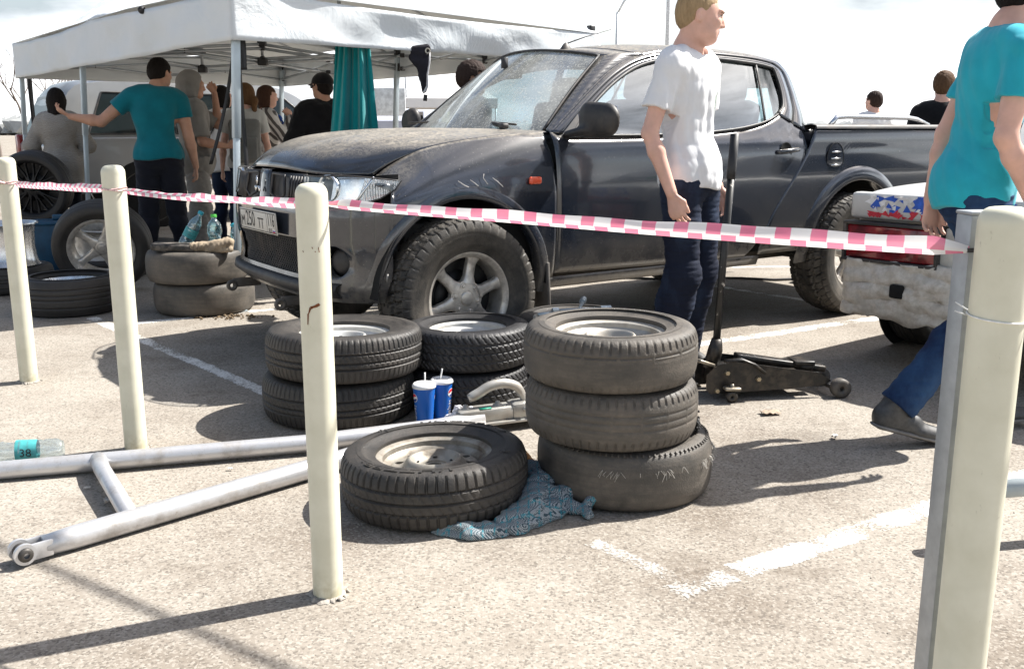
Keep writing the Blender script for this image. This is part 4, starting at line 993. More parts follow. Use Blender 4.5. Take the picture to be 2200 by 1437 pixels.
# headlights
LENS = glassy('lamp_lens', (.96, .98, 1), .03, .03); REFL = simple('lamp_reflector', (.8, .8, .8), .14, 1.0, var=.1, nsc=60); LBLK = simple('lamp_bezel', (.03, .032, .035), .35)
b = NB('lamp_fluted'); wv = b.n('ShaderNodeTexWave', {'Vector': b.tc.outputs['Object'], 'Scale': 30.0, 'Distortion': 2.0}).outputs['Fac']
b.P(Base_Color=(.8, .8, .8, 1), Metallic=.85, Roughness=.22, Normal=b.bump(wv, .8, .01)); FLUT = b.m
for sg in (1, -1):
    H = empty('headlight'); H.parent = T
    s0, s1 = s_of_y(.44), s_of_x(.405)
    bot = [(s0+.03, .900), (s0+.16, .872), (s_of_y(.74), .868), (s1-.10, .905)]; top = [(s0, 1.003), (s0+.12, 1.000), (s_of_y(.68), 1.008), (s1, .985)]
    lf_ = [bot[0], top[0]]; rt_ = [bot[-1], (s1-.03, .945), top[-1]]
    bot = [tuple(p) for p in smooth_poly(bot, 20)]; top = [tuple(p) for p in smooth_poly(top, 20)]
    part(patch(bot, top, lf_, rt_, 40, 12, off=.003, sg=sg), 'lens', LENS, 0, H)
    inn = patch(bot, top, lf_, rt_, 40, 12, off=-.040, sg=sg); part(inn[:14], 'bezel', LBLK, 0, H); part(inn[26:], 'indicator', FLUT, 0, H); part(inn[13:27], 'reflector', REFL, 0, H)
    rim_ = [bot[i] for i in range(0, 20)]+[(rt_[1])]+[top[-1-i] for i in range(20)]+[bot[0]]
    MB().tube([(lambda p: (p[0]+.002, p[1]+.002*sg, p[2]))(body(sg*a, z)) for a, z in rim_], .0035, 6, cap=False).build('lamp_rim', TBLK, H)
    p = body(sg*s_of_y(.60), .945); MB().lathe([(.001, -.035), (.03, -.03), (.052, -.010), (.060, .004), (.063, .004), (.064, -.01)], 36, Matrix.Translation((p[0]-.028, p[1]-.012*sg, p[2])) @ Matrix.Rotation(PI/2, 4, 'Y') @ Matrix.Rotation(-.35*sg, 4, 'X')).build('lamp_bowl', REFL, H)
    p2 = body(sg*s_of_x(.50), .94); MB().tube([(lambda p: (p[0]-.004, p[1]-.002*sg, p[2]))(body(sg*s_of_x(x), z)) for x, z in ((.535, 1.003), (.60, .885))], .006, 6).build('lamp_divider', CHROME, H)
    # side marker
    ORG = simple('orange_lens', (.75, .10, .04), .25, spec=.8)
    MB().box((-.357, (float(side0(.965))+.008)*sg, .965), (.075, .022, .038), ch=.010).build('side_marker', ORG, T)
# scratches above the arch
m = MB(); SCR = simple('scratch_paint', (.45, .43, .40), .7)
for pts in ([(.10, .975), (.075, .955), (.05, .945)], [(.03, .978), (.005, .962), (-.005, .948)], [(-.05, 1.005), (-.045, .985), (-.06, .955)], [(-.10, .985), (-.13, .965), (-.15, .94)]):
    m.tube([(x, float(side0(z))+.002+(.020 if z < .962 else .004), z) for x, z in pts], .0018, 4)
m.tube([(lambda p: (p[0]+.003, p[1]+.003, p[2]))(body(s_of_x(.475), z)) for z in (.515, .535, .55)], .006, 6)
m.build('scratches', SCR, T)
# mirror
for sg in (1, -1):
    Mr = empty('door_mirror'); Mr.parent = T
    sdf = SDF((-.88, .80, 1.10), (-.50, 1.16, 1.40), .006)
    sdf.cone((-.655, .935, 1.275), (-.685, 1.06, 1.27), .070, .064, .02, sq=((1, 0, 0), .62)); sdf.cone((-.655, .93, 1.235), (-.685, 1.055, 1.235), .055, .050, .03, sq=((1, 0, 0), .62)); sdf.cone((-.655, .93, 1.305), (-.68, 1.04, 1.30), .050, .046, .03, sq=((1, 0, 0), .7))
    sdf.cone((-.60, .835, 1.195), (-.64, .94, 1.215), .020, .026, .03, sq=((1, 0, 0), 1.6))
    sdf.cut((-.715, .99, 0), (-1, 0.12, 0)); 
    if sg < 0: sdf.a = sdf.a[:, ::-1].copy(); sdf.lo[1] = -(sdf.lo[1]+(sdf.n[1]-1)*sdf.vox)
    sdf.build('housing', TBLK, Mr)
    MB().box((-.718, .992*sg, 1.272), (.006, .17, .125), ch=.003).build('mirror_glass', CHROME, Mr)
    MB().grid([[(x, (float(side0(1.19))+.010-(z-1.19)*.42)*sg, z) for z in np.linspace(1.185, 1.185+(.11 if x < -.60 else .11)*(1 if x < -.7 else (-.56-x)/.14 if x < -.56 else 0)+.002, 5)] for x in np.linspace(-.545, -.70, 8)]).build('mirror_base', TBLK, Mr)
# handles, fuel flap
for sg in (1, -1):
    for x in (-1.50, -2.30):
        Hd = empty('door_handle'); Hd.parent = T; y = float(side0(1.085))
        if x < -2.1: y -= .05*((-x-2.1)/.45)**2*.35
        MB().lathe([(.001, -.002), (.040, .0), (.052, .002), (.054, .003), (.056, .0)], 28, Matrix.Translation((x+.02, (y+.001)*sg, 1.085)) @ Matrix.Rotation(-PI/2*sg, 4, 'X')).build('recess', DARKV, Hd)
        MB().tube([(x+.11, (y+.004)*sg, 1.082), (x+.085, (y+.026)*sg, 1.084), (x, (y+.034)*sg, 1.090), (x-.07, (y+.028)*sg, 1.096), (x-.09, (y+.006)*sg, 1.096)], [.010, .013, .014, .013, .011], 10, flat=(1, .7)).build('grip', TPAINT, Hd)
y = float(side0(1.03))+.003
FF = empty('fuel_flap'); FF.parent = T
g = [[(-2.745+r_*.082*math.cos(a), y+.004*(1-r_**2)+.001, 1.035+r_*.098*math.sin(a)) for r_ in (.01, .5, .9, 1)] for a in np.linspace(0, 2*PI, 40, endpoint=False)]
o = MB().grid(g, cu=True).build('flap', TPAINT, FF); recalc(o)
MB().tube([(-2.745+.083*math.cos(a), y+.0015, 1.035+.099*math.sin(a)) for a in np.linspace(0, 2*PI, 41)], .0022, 4, cap=False).build('flap_gap', SEAM, FF)
for dz in (.042, 0, -.042): MB().tube([(-2.79, y+.006, 1.035+dz), (-2.745, y+.010, 1.035+dz), (-2.70, y+.006, 1.035+dz)], [.004, .0075, .004], 8).build('flap_rib', CHROME, FF)
# dark inner shell (floor, firewall, bed floor) so nothing shows through the gaps
MB().box((-1.1, 0, .62), (2.9, 1.56, .30)).box((-.40, 0, .86), (.25, 1.45, .55)).box((.33, 0, .70), (.30, 1.0, .55)).build('underbody', DARKV, T, smooth=False)
MB().box((-3.35, 0, .82), (1.6, 1.05, .30)).box((-3.35, 0, 1.0), (1.6, 1.6, .04)).box((-2.62, 0, 1.10), (.04, 1.62, .24)).box((-4.15, 0, 1.02), (.06, 1.6, .42)).build('bed', TPAINT, T, smooth=False)
MB().box((-1.9, .42, .42), (4.3, .09, .12)).box((-1.9, -.42, .42), (4.3, .09, .12)).box((-3.0, 0, .38), (.10, 1.3, .10)).box((0, 0, .36), (.12, 1.2, .10)).box((.35, 0, .40), (.06, 1.1, .08)).build('chassis', simple('chassis', (.05, .045, .04), .8, dirt=(.2, .17, .13), nsc=8), T, smooth=False)
# tow hooks
for y0 in (-.36, .36):
    MB().box((.74, y0, .385), (.16, .012, .05), ch=.004).lathe([(.012, -.008), (.030, -.008), (.030, .008), (.012, .008)], 20, Matrix.Translation((.825, y0, .372)) @ Matrix.Rotation(PI/2, 4, 'X'), closed=True).build('tow_hook', simple('hook', (.10, .09, .08), .6, .3, dirt=(.3, .25, .2)), T)
MB().box((-.452, .79, .415), (.020, .16, .25), ch=.006, rot=(0, .05, 0)).build('mud_flap', simple('mudflap', (.12, .11, .10), .8, dirt=(.3, .27, .22), nsc=8), T)
MB().box((-2.50, .80, .40), (.02, .18, .22), ch=.006).build('mud_flap', TBLK, T) if False else None
# interior
MB().box((-.62, 0, 1.09), (.28, 1.36, .16), ch=.04).build('dashboard', INT, T)
for y in (.37, -.37):
    for x in (-1.42, -2.2):
        st = empty('seat'); st.parent = T
        MB().box((x, y, 1.12), (.14, .50, .56), rot=(0, -.22, 0), ch=.05).box((x+.26, y, .84), (.5, .5, .16), ch=.05).build('backrest', SEAT, st)
        MB().box((x-.08, y, 1.47), (.09, .24, .16), rot=(0, -.15, 0), ch=.035).build('headrest', SEAT, st)
sw = MB(); M = Matrix.Translation((-.86, .37, 1.16)) @ Matrix.Rotation(R(66), 4, 'Y')
sw.lathe([(.185+.014*math.cos(a), .014*math.sin(a)) for a in np.linspace(0, 2*PI, 8, endpoint=False)], 32, M, closed=True); sw.tube([M @ Vector((-.18, 0, 0)), M @ Vector((.18, 0, 0))], .018, 6); sw.build('steering_wheel', INT, T)
MB().box((-.80, 0, 1.545), (.03, .22, .075), ch=.012).box((-.76, 0, 1.60), (.03, .03, .06)).build('inside_mirror', INT, T)
MB().box((-.63, -.10, 1.30), (.05, .11, .075), rot=(.2, .1, .4), ch=.01).box((-.60, -.12, 1.23), (.03, .03, .10)).build('phone_holder', INT, T)
# aerial
MB().lathe([(.0005, .045), (.012, .036), (.026, .010), (.030, 0)], 20, Matrix.Translation((-1.06, .20, 1.672)) @ Matrix.Scale(1.4, 4, (1, 0, 0))).build('aerial_base', TBLK, T)
MB().tube([(-1.05, .20, 1.705), (-1.20, .21, 1.755), (-1.38, .23, 1.805)], [.004, .003, .0018], 6).build('aerial', TBLK, T)
# wheels
TYR = rubber('pickup_tyre', (.020, .019, .018), (.16, .14, .115), .7, 21)
def tw(x, sg, rz):
    w = empty('wheel', (x, .80*sg, .402)); w.parent = T; w.rotation_euler = Euler((-PI/2*sg, rz, 0), 'XYZ'); return w
w1 = tw(.065, 1, .3)
tyre(.402, .285, .235, TYR, w1, 'at', nb=46, per=12, seed=31)
alloy_rim(.226, .24, w1, ALU, 6, face=.70, w0=.027, w1=.025, hubr=.40, bolts=6, capr=.036, hubd=.008)
for (x, sg, rz) in ((-2.97, 1, .9), (.065, -1, 0), (-2.98, -1, 0)):
    w = tw(x, sg, rz)
    for ch in w1.children:
        c = ch.copy(); COL.objects.link(c); c.parent = w
T['wheel_note'] = 0; del T['wheel_note']
bpy.data.objects.remove(BUMP)
# ------------------------------------------------------------------ tent
b = NB('tent_cloth'); o_ = b.tc.outputs['Object']; wr = b.noise(2.2, 5, .6, dist=.8); c = b.mix(b.ramp(b.noise(1.2, 5), .3, .7), (.74, .79, .82, 1), (.83, .86, .88, 1))
df = b.n('ShaderNodeBsdfDiffuse', {0: c, 'Normal': b.bump(b.math('ADD', wr, b.math('MULTIPLY', b.noise(6, 3, .5, dist=1.5), .12)), .45, .05)}); tl = b.n('ShaderNodeBsdfTranslucent', {0: (.52, .53, .53, 1)})
m1 = b.n('ShaderNodeMixShader', {0: .14, 1: df.outputs[0], 2: tl.outputs[0]}); b.t.links.new(m1.outputs[0], b.out.inputs[0]); CLOTH = b.m
POLE = simple('tent_pole', (.45, .52, .56), .4, .35, var=.08, nsc=8); TRUSS = simple('tent_truss', (.42, .45, .48), .42, .4, var=.1, nsc=8)
N0 = Vector((-1.775, 6.50, 0)); dl = Vector((-.62, .785, 0)); dr = Vector((.772, .635, 0)); dr = Vector((.768, .640, 0))
TL, TW = 6.0, 3.18
TE = tag(empty('market_tent', N0), 'large white pop-up tent with grey sagging valance standing behind the pickup', 'tent')
def tp(a, b_, z): v = dl*a+dr*b_; return Vector((v.x, v.y, z))
zv, ze, zr = 1.775, 2.10, 2.95
def zE(a, b_): return 2.10+.05*min(1, a/2)-.09*min(1, max(0, b_)/TW)*max(0, 1-a/3)
rs_ = np.random.default_rng(3)
def sag(u, L, k=2): return -abs(math.sin(u/L*PI*k))
def wob(x, y): return .035*math.sin(x*3.1+1)*math.sin(y*2.3)+.02*math.sin(x*7+y*5)+.012*math.sin(x*13-y*9)
# valance strips, one per side, with folds
def val(p0, p1, spans, nm, dz=0):
    ab = lambda v: (v.dot(dl), v.dot(dr))
    g = []; n = 90; L = (p1-p0).length; nr = Vector(((p1-p0).y, -(p1-p0).x, 0)).normalized()
    for i in range(n+1):
        t = i/n; base = p0+(p1-p0)*t; row = []; sg_ = abs(math.sin(t*PI*spans))
        for j in range(10):
            k = j/9; z = zv+(zE(*ab(base))-zv)*k+(-.035*sg_ if j > 0 else -.015*sg_)*k+dz
            f = (.016*math.sin(t*L*2.1+k*2.9+spans)+.010*math.sin(t*L*5.3-k*5.1)+.005*math.sin(t*L*11+k*7))*(1-.3*k)*min(1, 6*min(t*spans % 1, 1-t*spans % 1)+.15)
            row.append(base+nr*f+Vector((0, 0, z)))
        g.append([tuple(v) for v in row])
    o = MB().grid(g).build(nm, CLOTH, TE); solid(o, .004, 0); return o
c00, c10, c01, c11 = tp(-.06, -.06, 0), tp(TL+.06, -.06, 0), tp(-.06, TW+.06, 0), tp(TL+.06, TW+.06, 0)
val(c10, c00, 2, 'valance'); val(c00, c01, 1, 'valance'); val(c01, c11, 2, 'valance'); val(c11, c10, 1, 'valance')
# roof: hipped, sagging between the frames
g = []
for i in range(81):
    a = -.06+(TL+.12)*i/80; row = []
    for j in range(41):
        b_ = -.06+(TW+.12)*j/40; da, db = min(a+.06, TL+.06-a), min(b_+.06, TW+.06-b_); d = max(0.0, min(da, db))
        h_ = zE(a, b_)+(zr-ze)*min(1, d/(TW/2))**.92-.05*abs(math.sin(a/TL*2*PI))*max(0, 1-db/.8)+wob(a, b_)*min(1, d*2)*.7
        h_ -= .03*math.sin(min(1, d/1.4)*PI)*(.5+.5*math.cos(a*2*PI/TL*1))
        h_ += .012*math.sin(a*23+math.sin(b_*4)*2)*min(1, d*3)*max(0, 1-d)+.010*math.sin(b_*27+math.sin(a*3)*3)*min(1, d*3)
        if a > 4.7: h_ -= .55*min(1, (a-4.7)/1.0)*min(1, d/.6)*(1-.35*min(1, max(0, d-.6)))
        h_ = max(h_, zE(a, b_)-.05*min(1, d*4))
        row.append(tuple(tp(a, b_, h_)))
    g.append(row)
o = MB().grid(g, flip=True).build('roof', CLOTH, TE); solid(o, .003, 0)
# legs
def leg(a, b_, zt=2.03, m_=POLE, zb=0):
    l = MB().box(tuple(tp(a, b_, .62)), (.038, .038, 1.24), rot=(0, 0, math.atan2(dl.y, dl.x)), ch=.004).box(tuple(tp(a, b_, (zt+1.16)/2)), (.048, .048, zt-1.16), rot=(0, 0, math.atan2(dl.y, dl.x)), ch=.005)
    o = l.build('leg', m_, TE, ang=40)
    for v in o.data.vertices: v.co.x -= .10*(1-v.co.z/2)
    f = MB().box(tuple(tp(a, b_, .006)-Vector((.10, 0, 0))), (.11, .09, .008), rot=(0, 0, .5), ch=.002).build('foot', m_, TE); f.parent = o
    f = MB().box(tuple(tp(a, b_, 2.04)), (.06, .06, .07), rot=(0, 0, math.atan2(dl.y, dl.x)), ch=.01).build('bracket', BLK, TE); f.parent = o
for a, b_ in ((0, 0), (3.55, 0), (TL, 0), (0, TW), (3.1, TW), (TL, TW)): leg(a, b_)
# scissor trusses
class Sep:
    def __init__(s, nm, mt): s.nm, s.mt = nm, mt
    def tube(s, *a, **k): MB().tube(*a, **k).build(s.nm, s.mt, TE); return s
    def box(s, *a, **k): MB().box(*a, **k).build(s.nm, s.mt, TE); return s
m = Sep('truss_bar', TRUSS); knob = Sep('truss_joint', BLK)
def truss(p, q, n, z0=1.86, z1=2.00):
    for k in range(n):
        A = p+(q-p)*(k/n); B = p+(q-p)*((k+1)/n); nr = Vector(((q-p).y, -(q-p).x, 0)).normalized()*.012
        m.tube([A+nr+Vector((0, 0, z0)), B+nr+Vector((0, 0, z1))], .011, 4, flat=(1.3, .7)); m.tube([A-nr+Vector((0, 0, z1)), B-nr+Vector((0, 0, z0))], .011, 4, flat=(1.3, .7))
        M_ = (A+B)/2+Vector((0, 0, (z0+z1)/2)); knob.box(tuple(M_), (.03, .03, .03), ch=.006); knob.box(tuple(B+Vector((0, 0, z0))), (.05, .05, .045), ch=.008); knob.box(tuple(B+Vector((0, 0, z1))), (.05, .05, .045), ch=.008)
for p, q, n in ((tp(0, 0, 0), tp(0, TW, 0), 2), (tp(0, 0, 0), tp(TL, 0, 0), 4), (tp(0, TW, 0), tp(TL, TW, 0), 4), (tp(TL, 0, 0), tp(TL, TW, 0), 2), (tp(3.1, 0, 0), tp(3.1, TW, 0), 2)): truss(p, q, n)
for a in (1.5, 3.1, 4.7):
    truss(tp(a, 0, 0), tp(a, TW, 0), 2, 1.90, 2.04)
    m.tube([tp(a, TW/2, 1.86), tp(a, TW/2, 2.62)], .018, 6); knob.box(tuple(tp(a, TW/2, 1.87)), (.09, .09, .07), ch=.01); knob.box(tuple(tp(a, TW/2, 2.05)), (.08, .08, .06), ch=.01)
    for s_ in (-1, 1): m.tube([tp(a, TW/2, 2.55), tp(a, TW/2+s_*1.45, 2.03)], .012, 4)
for s_, a0 in ((0, 0), (0, TW), (TL, 0), (TL, TW)): m.tube([tp(s_, a0, 1.98), tp(1.5 if s_ == 0 else 4.7, TW/2, 2.0)], .012, 4); m.tube([tp(s_, a0, 2.0), tp(1.5 if s_ == 0 else 4.7, TW/2, 2.50)], .012, 4)
# clamp knob on the long side valance
MB().lathe([(.001, .02), (.02, .018), (.028, 0), (.03, -.01)], 12, Matrix.Translation(tp(1.55, -.09, 2.10)) @ Matrix.Rotation(PI/2, 4, 'X')).build('clamp', BLK, TE)
# hanging black straps
def strap(a, b_, z0, z1, w, lb, lean=(0, 0), curve=0):
    p0 = N0+tp(a, b_, z0); p1 = N0+tp(a, b_, z1)+Vector((lean[0], lean[1], 0)); g = []
    for i in range(21):
        t = i/20; c_ = p0+(p1-p0)*t+Vector((curve*math.sin(t*PI), 0, 0)); tw_ = .5+.6*math.sin(t*5+a); d_ = Vector((math.cos(tw_), math.sin(tw_), 0)); g.append([tuple(c_-d_*w/2), tuple(c_+d_*w/2)])
    o = MB().grid(g).build('hanging_strap', BLK); solid(o, .002, 0); tag(o, lb, 'strap', 'black straps hanging from the tent frame')
strap(.10, .04, 2.05, .25, .030, 'wide black strap hanging just right of the near tent pole', (.03, 0), 0)
strap(.05, .05, 2.0, 1.60, .055, 'short thick bundle of black strap tied at the top of the near tent pole')
strap(1.2, .5, 1.95, .95, .028, 'slanted black strap just left of the near tent pole', (-.22, -.1), .03)
strap(6.15, .10, 1.95, .2, .055, 'black strap along the far left tent pole')
strap(TL-.1, TW-.2, 1.5, .75, .035, 'black strap on the rear tent pole beside the long haired woman', (.10, 0), .02)
# teal towel hung over the front truss
b = NB('towel'); c = b.mix(b.ramp(b.noise(4, 4), .3, .7), (.004, .20, .21, 1), (.008, .27, .28, 1)); b.P(Base_Color=c, Roughness=.95, Sheen_Weight=.4, Specular_IOR_Level=.1, Normal=b.bump(b.noise(300, 2), .5, .002)); TOW = b.m
pc = N0+tp(.10, .93, 0); g = []
for i in range(41):
    u = i/40; row = []
    for j in range(26):
        t = j/25; wd = .115+.065*t; x = (u-.5)*2*wd-.01-.03*t*(1-u)
        f = .045*math.sin(u*15+1.2*t)*(.45+.55*t)+.02*math.sin(u*31+t*3); zz = 1.86-.90*t-(.06*u if t > .9 else 0)+(.03*math.sin(u*6))*t
        p = pc+Vector((x, f-.03, 0)); row.append((p.x, p.y, zz))
    g.append(row)
o = MB().grid(g).build('towel', TOW); solid(o, .008, 0); tag(o, 'dark teal towel hanging in folds from the front edge of the tent', 'towel')
g = []
for i in range(21):
    u = i/20; row = []
    for j in range(10):
        t = j/9; p = pc+Vector((.02+(u-.5)*.20, -.10+.02*math.sin(u*9), 0)); row.append((p.x, p.y, 1.13-.17*t+.01*math.sin(u*7)))
    g.append(row)
o2 = MB().grid(g).build('towel_fold', TOW, o); solid(o2, .008, 0)
# black garment with pale trim hanging further right
pg = N0+tp(-.09, 1.37, 0)+Vector((0, 0, -.11)); S_ = SDF((pg.x-.22, pg.y-.12, 1.18), (pg.x+.22, pg.y+.12, 1.9), .008)
q = lambda x, z, y=0: (pg.x+x, pg.y+y, z-.11)
S_.cone(q(-.06, 1.88), q(.07, 1.90), .05, .045, .03, sq=((0, 1, 0), .7)).cone(q(-.09, 1.80), q(.02, 1.72), .045, .07, .04, sq=((0, 1, 0), .6)).cone(q(.04, 1.84), q(.03, 1.60), .06, .045, .05, sq=((0, 1, 0), .6)).cone(q(.02, 1.62), q(.035, 1.45), .045, .03, .04, sq=((0, 1, 0), .6))
S_.ell(q(.085, 1.87, -.03), (.028, .03, .04), k=.01, op='-'); S_.wrinkle(.006, 30, 5)
o = S_.build('hanging_jacket', simple('black_cloth', (.012, .011, .018), .9, nsc=20)); tag(o, 'crumpled black hood-like garment with pale trim hanging from the tent front', 'garment'); o.scale = (.66, .66, .66); o.location = (pg.x*.34, pg.y*.34, 1.80*.34)
PALE = simple('pale_lining', (.6, .6, .62), .8, nsc=20)
MB().tube([q(.105, 1.86, -.02), q(.10, 1.75, -.02), q(.075, 1.62, -.02), q(.075, 1.50, -.02), q(.045, 1.44, -.02), q(.02, 1.42, -.02)], [.006, .010, .010, .014, .016, .008], 8).build('trim', PALE, o)
MB().lathe([(.018, -.008), (.030, -.008), (.030, .008), (.018, .008)], 20, Matrix.Translation(q(.085, 1.87, -.045)) @ Matrix.Rotation(PI/2, 4, 'X'), closed=True).build('cuff_ring', simple('pale_ring', (.5, .47, .40), .8), o)
MB().box(q(.045, 1.37), (.045, .012, .07), rot=(0, .12, 0), ch=.004).build('tag', BLK, o)
# ------------------------------------------------------------------ people
def skin_mat(name, c):
    if name in MATS: return MATS[name]
    b = NB(name); v = b.mix(b.ramp(b.noise(14, 4), .3, .7), c4(tuple(x*.86 for x in c)), c4(tuple(min(1, x*1.08) for x in c)))
    b.P(Base_Color=v, Roughness=.55, Subsurface_Weight=.12, Subsurface_Radius=(.02, .008, .004), Specular_IOR_Level=.35); MATS[name] = b.m; return b.m
def cloth_mat(name, c, var=.15, sc=9, weave=420, bump=.10, sheen=.15):
    if name in MATS: return MATS[name]
    b = NB(name); v = b.mix(b.ramp(b.noise(sc, 5), .3, .7), c4(tuple(x*(1-var) for x in c)), c4(tuple(min(1, x*(1+var)) for x in c)))
    b.P(Base_Color=v, Roughness=.9, Specular_IOR_Level=.15, Sheen_Weight=sheen, Normal=b.bump(b.noise(weave, 2), bump, .002)); MATS[name] = b.m; return b.m
def denim(name, c, fade):
    if name in MATS: return MATS[name]
    b = NB(name); f = b.ramp(b.noise(5, 5, .6, mapsc=(1, 1, .5)), .45, .75); v = b.mix(b.math('MULTIPLY', f, .75), c4(c), c4(fade)); v = b.mix(b.math('MULTIPLY', b.noise(180, 2), .25), v, (.01, .012, .02, 1))
    b.P(Base_Color=v, Roughness=.85, Specular_IOR_Level=.2, Normal=b.bump(b.noise(240, 2), .4, .002)); MATS[name] = b.m; return b.m
SK = skin_mat('skin', (.62, .36, .26)); SKP = skin_mat('skin_pale', (.70, .42, .33)); SKS = skin_mat('skin_tan', (.52, .29, .20))
def hairm(name, c):
    if name in MATS: return MATS[name]
    b = NB(name); n = b.noise(90, 4, .7, mapsc=(1, 1, .22)); v = b.mix(n, c4(tuple(x*.45 for x in c)), c4(tuple(min(1, x*1.5) for x in c)))
    b.P(Base_Color=v, Roughness=.7, Specular_IOR_Level=.15, Normal=b.bump(n, .9, .006)); MATS[name] = b.m; return b.m
def rotz(a): return Matrix.Rotation(a, 3, 'Z')
EYEW = simple('eye_white', (.75, .73, .70), .3); IRIS = simple('iris', (.05, .06, .06), .3); LIP = skin_mat('lips', (.50, .22, .18)); BROW = simple('eyebrow', (.20, .12, .07), .8)
class Person:
    """standing figure in local axes: faces +Y, left arm at -X; all joints may be overridden"""
    def __init__(s, loc, face, label, H=1.8, vox=.0075, skin=SK, joints=None, head=(0, 0), build=1.0, fem=False, arms='hang', headtilt=0):
        s.t = tag(empty('person', loc, R(face)), label, 'person'); k = H/1.8; s.k = k; s.vox = vox; s.skin = skin; s.b = build; s.fem = fem
        sw_ = .162 if fem else .190
        J = dict(pel=(0, 0, .95), wai=(0, .005, 1.08), che=(0, .0, 1.30), nek=(0, -.015, 1.49), hd=(0, .015, 1.665))
        for q, x in (('L', -1), ('R', 1)):
            J.update({'hip'+q: (x*.088, 0, .93), 'kne'+q: (x*.098, .02, .50), 'ank'+q: (x*.105, -.02, .085), 'toe'+q: (x*.125, .165, .035), 'sho'+q: (x*sw_, -.01, 1.425), 'elb'+q: (x*(sw_+.055), -.025, 1.14), 'wri'+q: (x*(sw_+.075), .035, .89), 'han'+q: (x*(sw_+.075), .055, .80)})
        J.update(joints or {}); s.J = {a: Vector(v)*k for a, v in J.items()}; s.J0 = J; s.hr = head; s.ht = headtilt
        P = np.array([tuple(v) for v in s.J.values()]); s.lo = P.min(0)-[.22, .22, .04]; s.hi = P.max(0)+[.22, .22, .20]; s.lo[2] = max(-.012, s.lo[2]) if P[:, 2].min() > -.05 else s.lo[2]
        s.body()
    def headM(s): return (rotz(R(s.hr[0])) @ Matrix.Rotation(R(s.hr[1]), 3, 'X') @ Matrix.Rotation(R(s.ht), 3, 'Y'))
    def hp(s, x, y, z): return s.J['hd']+s.headM() @ (Vector((x, y, z))*s.k)
    def finger(s, S_, base, d, up, L, r, curl):
        p = base.copy(); v = d.copy(); ax = d.cross(up).normalized(); pts = [p.copy()]
        for i, f in enumerate((.45, .32, .25)):
            v = Matrix.Rotation(-curl*(.6+.4*i), 3, ax) @ v; p = p+v*L*f; pts.append(p.copy())
        S_.chain(pts, [r, r*.95, r*.88, r*.75], k=.003)
    def hand(s, S_, q, curl=.35, grip=None):
        k = s.k; w, h = s.J['wri'+q], s.J['han'+q]; d = (h-w).normalized(); sg = -1 if q == 'L' else 1
        pn = Vector((-sg, 0, 0)) if grip is None else Vector(grip)      # palm normal faces the body
        pn = (pn-d*pn.dot(d)).normalized(); side = d.cross(pn).normalized()
        fw = side if side.y > 0 or (abs(side.y) < .3 and side.z > 0) else -side    # thumb side is forward
        c_ = w+d*.05*k; S_.cone(w+d*.012*k, w+d*.075*k, .024*k, .034*k, .012, sq=(pn, .50)); S_.cone(w+d*.03*k, w+d*.085*k, .026*k, .037*k, .01, sq=(pn, .42))
        for i, (o_, L) in enumerate(((.030, .072), (.010, .080), (-.010, .075), (-.029, .058))):
            s.finger(S_, w+d*(.085-.004*abs(i-1.3))*k+fw*o_*k, (d+fw*.10*(1.5-i)/1.5).normalized(), -pn, L*k, .0088*k, curl+.05*i)
        tb = w+d*.03*k+fw*.024*k; td = (d*.75+fw*.62+pn*.22).normalized(); S_.chain([tb, tb+td*.032*k, tb+td*.034*k+(d*.95+pn*.2).normalized()*.030*k, tb+td*.034*k+(d*.95+pn*.35).normalized()*.052*k], [.014*k, .0115*k, .010*k, .008*k], k=.008)
    def arms_(s, S_, g=0.0, upto=1.0):
        k, b = s.k, s.b; f = .84 if s.fem else 1
        for q in 'LR':
            sh, el, wr = s.J['sho'+q], s.J['elb'+q], s.J['wri'+q]
            S_.cone(sh, sh.lerp(el, upto), (.054*f*b)*k+g, (.054*f*b+(.041*f*b-.054*f*b)*upto)*k+g, .045)
            if upto == 1.0: 
                m_ = el.lerp(wr, .3); S_.chain([el, m_, wr], [.039*f*b*k+g, .042*f*b*k+g, .026*f*k+g], k=.02)
    def torso(s, S_, g=0.0, k0=.08):
        k, b = s.k, s.b; J = s.J; f = .86 if s.fem else 1
        ax = (J['shoR']-J['shoL']).normalized(); fy = Vector((-ax.y, ax.x, 0)); rt = Matrix((ax, fy, ax.cross(fy))).transposed()
        S_.ell(J['che'], ((.168*f*b)*k+g, (.112*b)*k+g, .185*k+g), rt, k0); S_.ell(J['che']+(J['nek']-J['che'])*.42, (.150*f*b*k+g, .095*b*k+g, .12*k+g), rt, k0)
        S_.ell(J['wai'], ((.138*f*b)*k+g, (.098*b)*k+g, .15*k+g), rt, k0); S_.ell(J['pel'], ((.158 if not s.fem else .165)*b*k+g, .112*b*k+g, .13*k+g), None, k0)
        S_.cone(J['shoL'].lerp(J['nek'], .1), J['shoR'].lerp(J['nek'], .1), .050*f*k+g, .050*f*k+g, k0*.8)
        S_.cone(J['shoL'].lerp(J['nek'], .35)+Vector((0, 0, .01)), J['shoR'].lerp(J['nek'], .35)+Vector((0, 0, .01)), .052*f*k+g, .052*f*k+g, k0*.8)
        if s.fem:
            for x in (-.065, .065): S_.ell(J['che']+Vector((x, .085, .0))*k, (.06*k+g, .055*k+g, .06*k+g), None, .04)
    def legs(s, S_, g=0.0, g2=None, k0=.05):
        k, b = s.k, s.b; g2 = g if g2 is None else g2
        for q in 'LR':
            h, n, a = s.J['hip'+q], s.J['kne'+q], s.J['ank'+q]
            S_.chain([h, h.lerp(n, .5), n], [.092*b*k+g, .074*b*k+g, .056*b*k+g2], k=k0*.6)
            c_ = n.lerp(a, .30)+Vector((0, -.012, 0)); S_.chain([n, c_, a], [.054*k+g2, .056*k+g2, .038*k+g2], k=k0*.6)
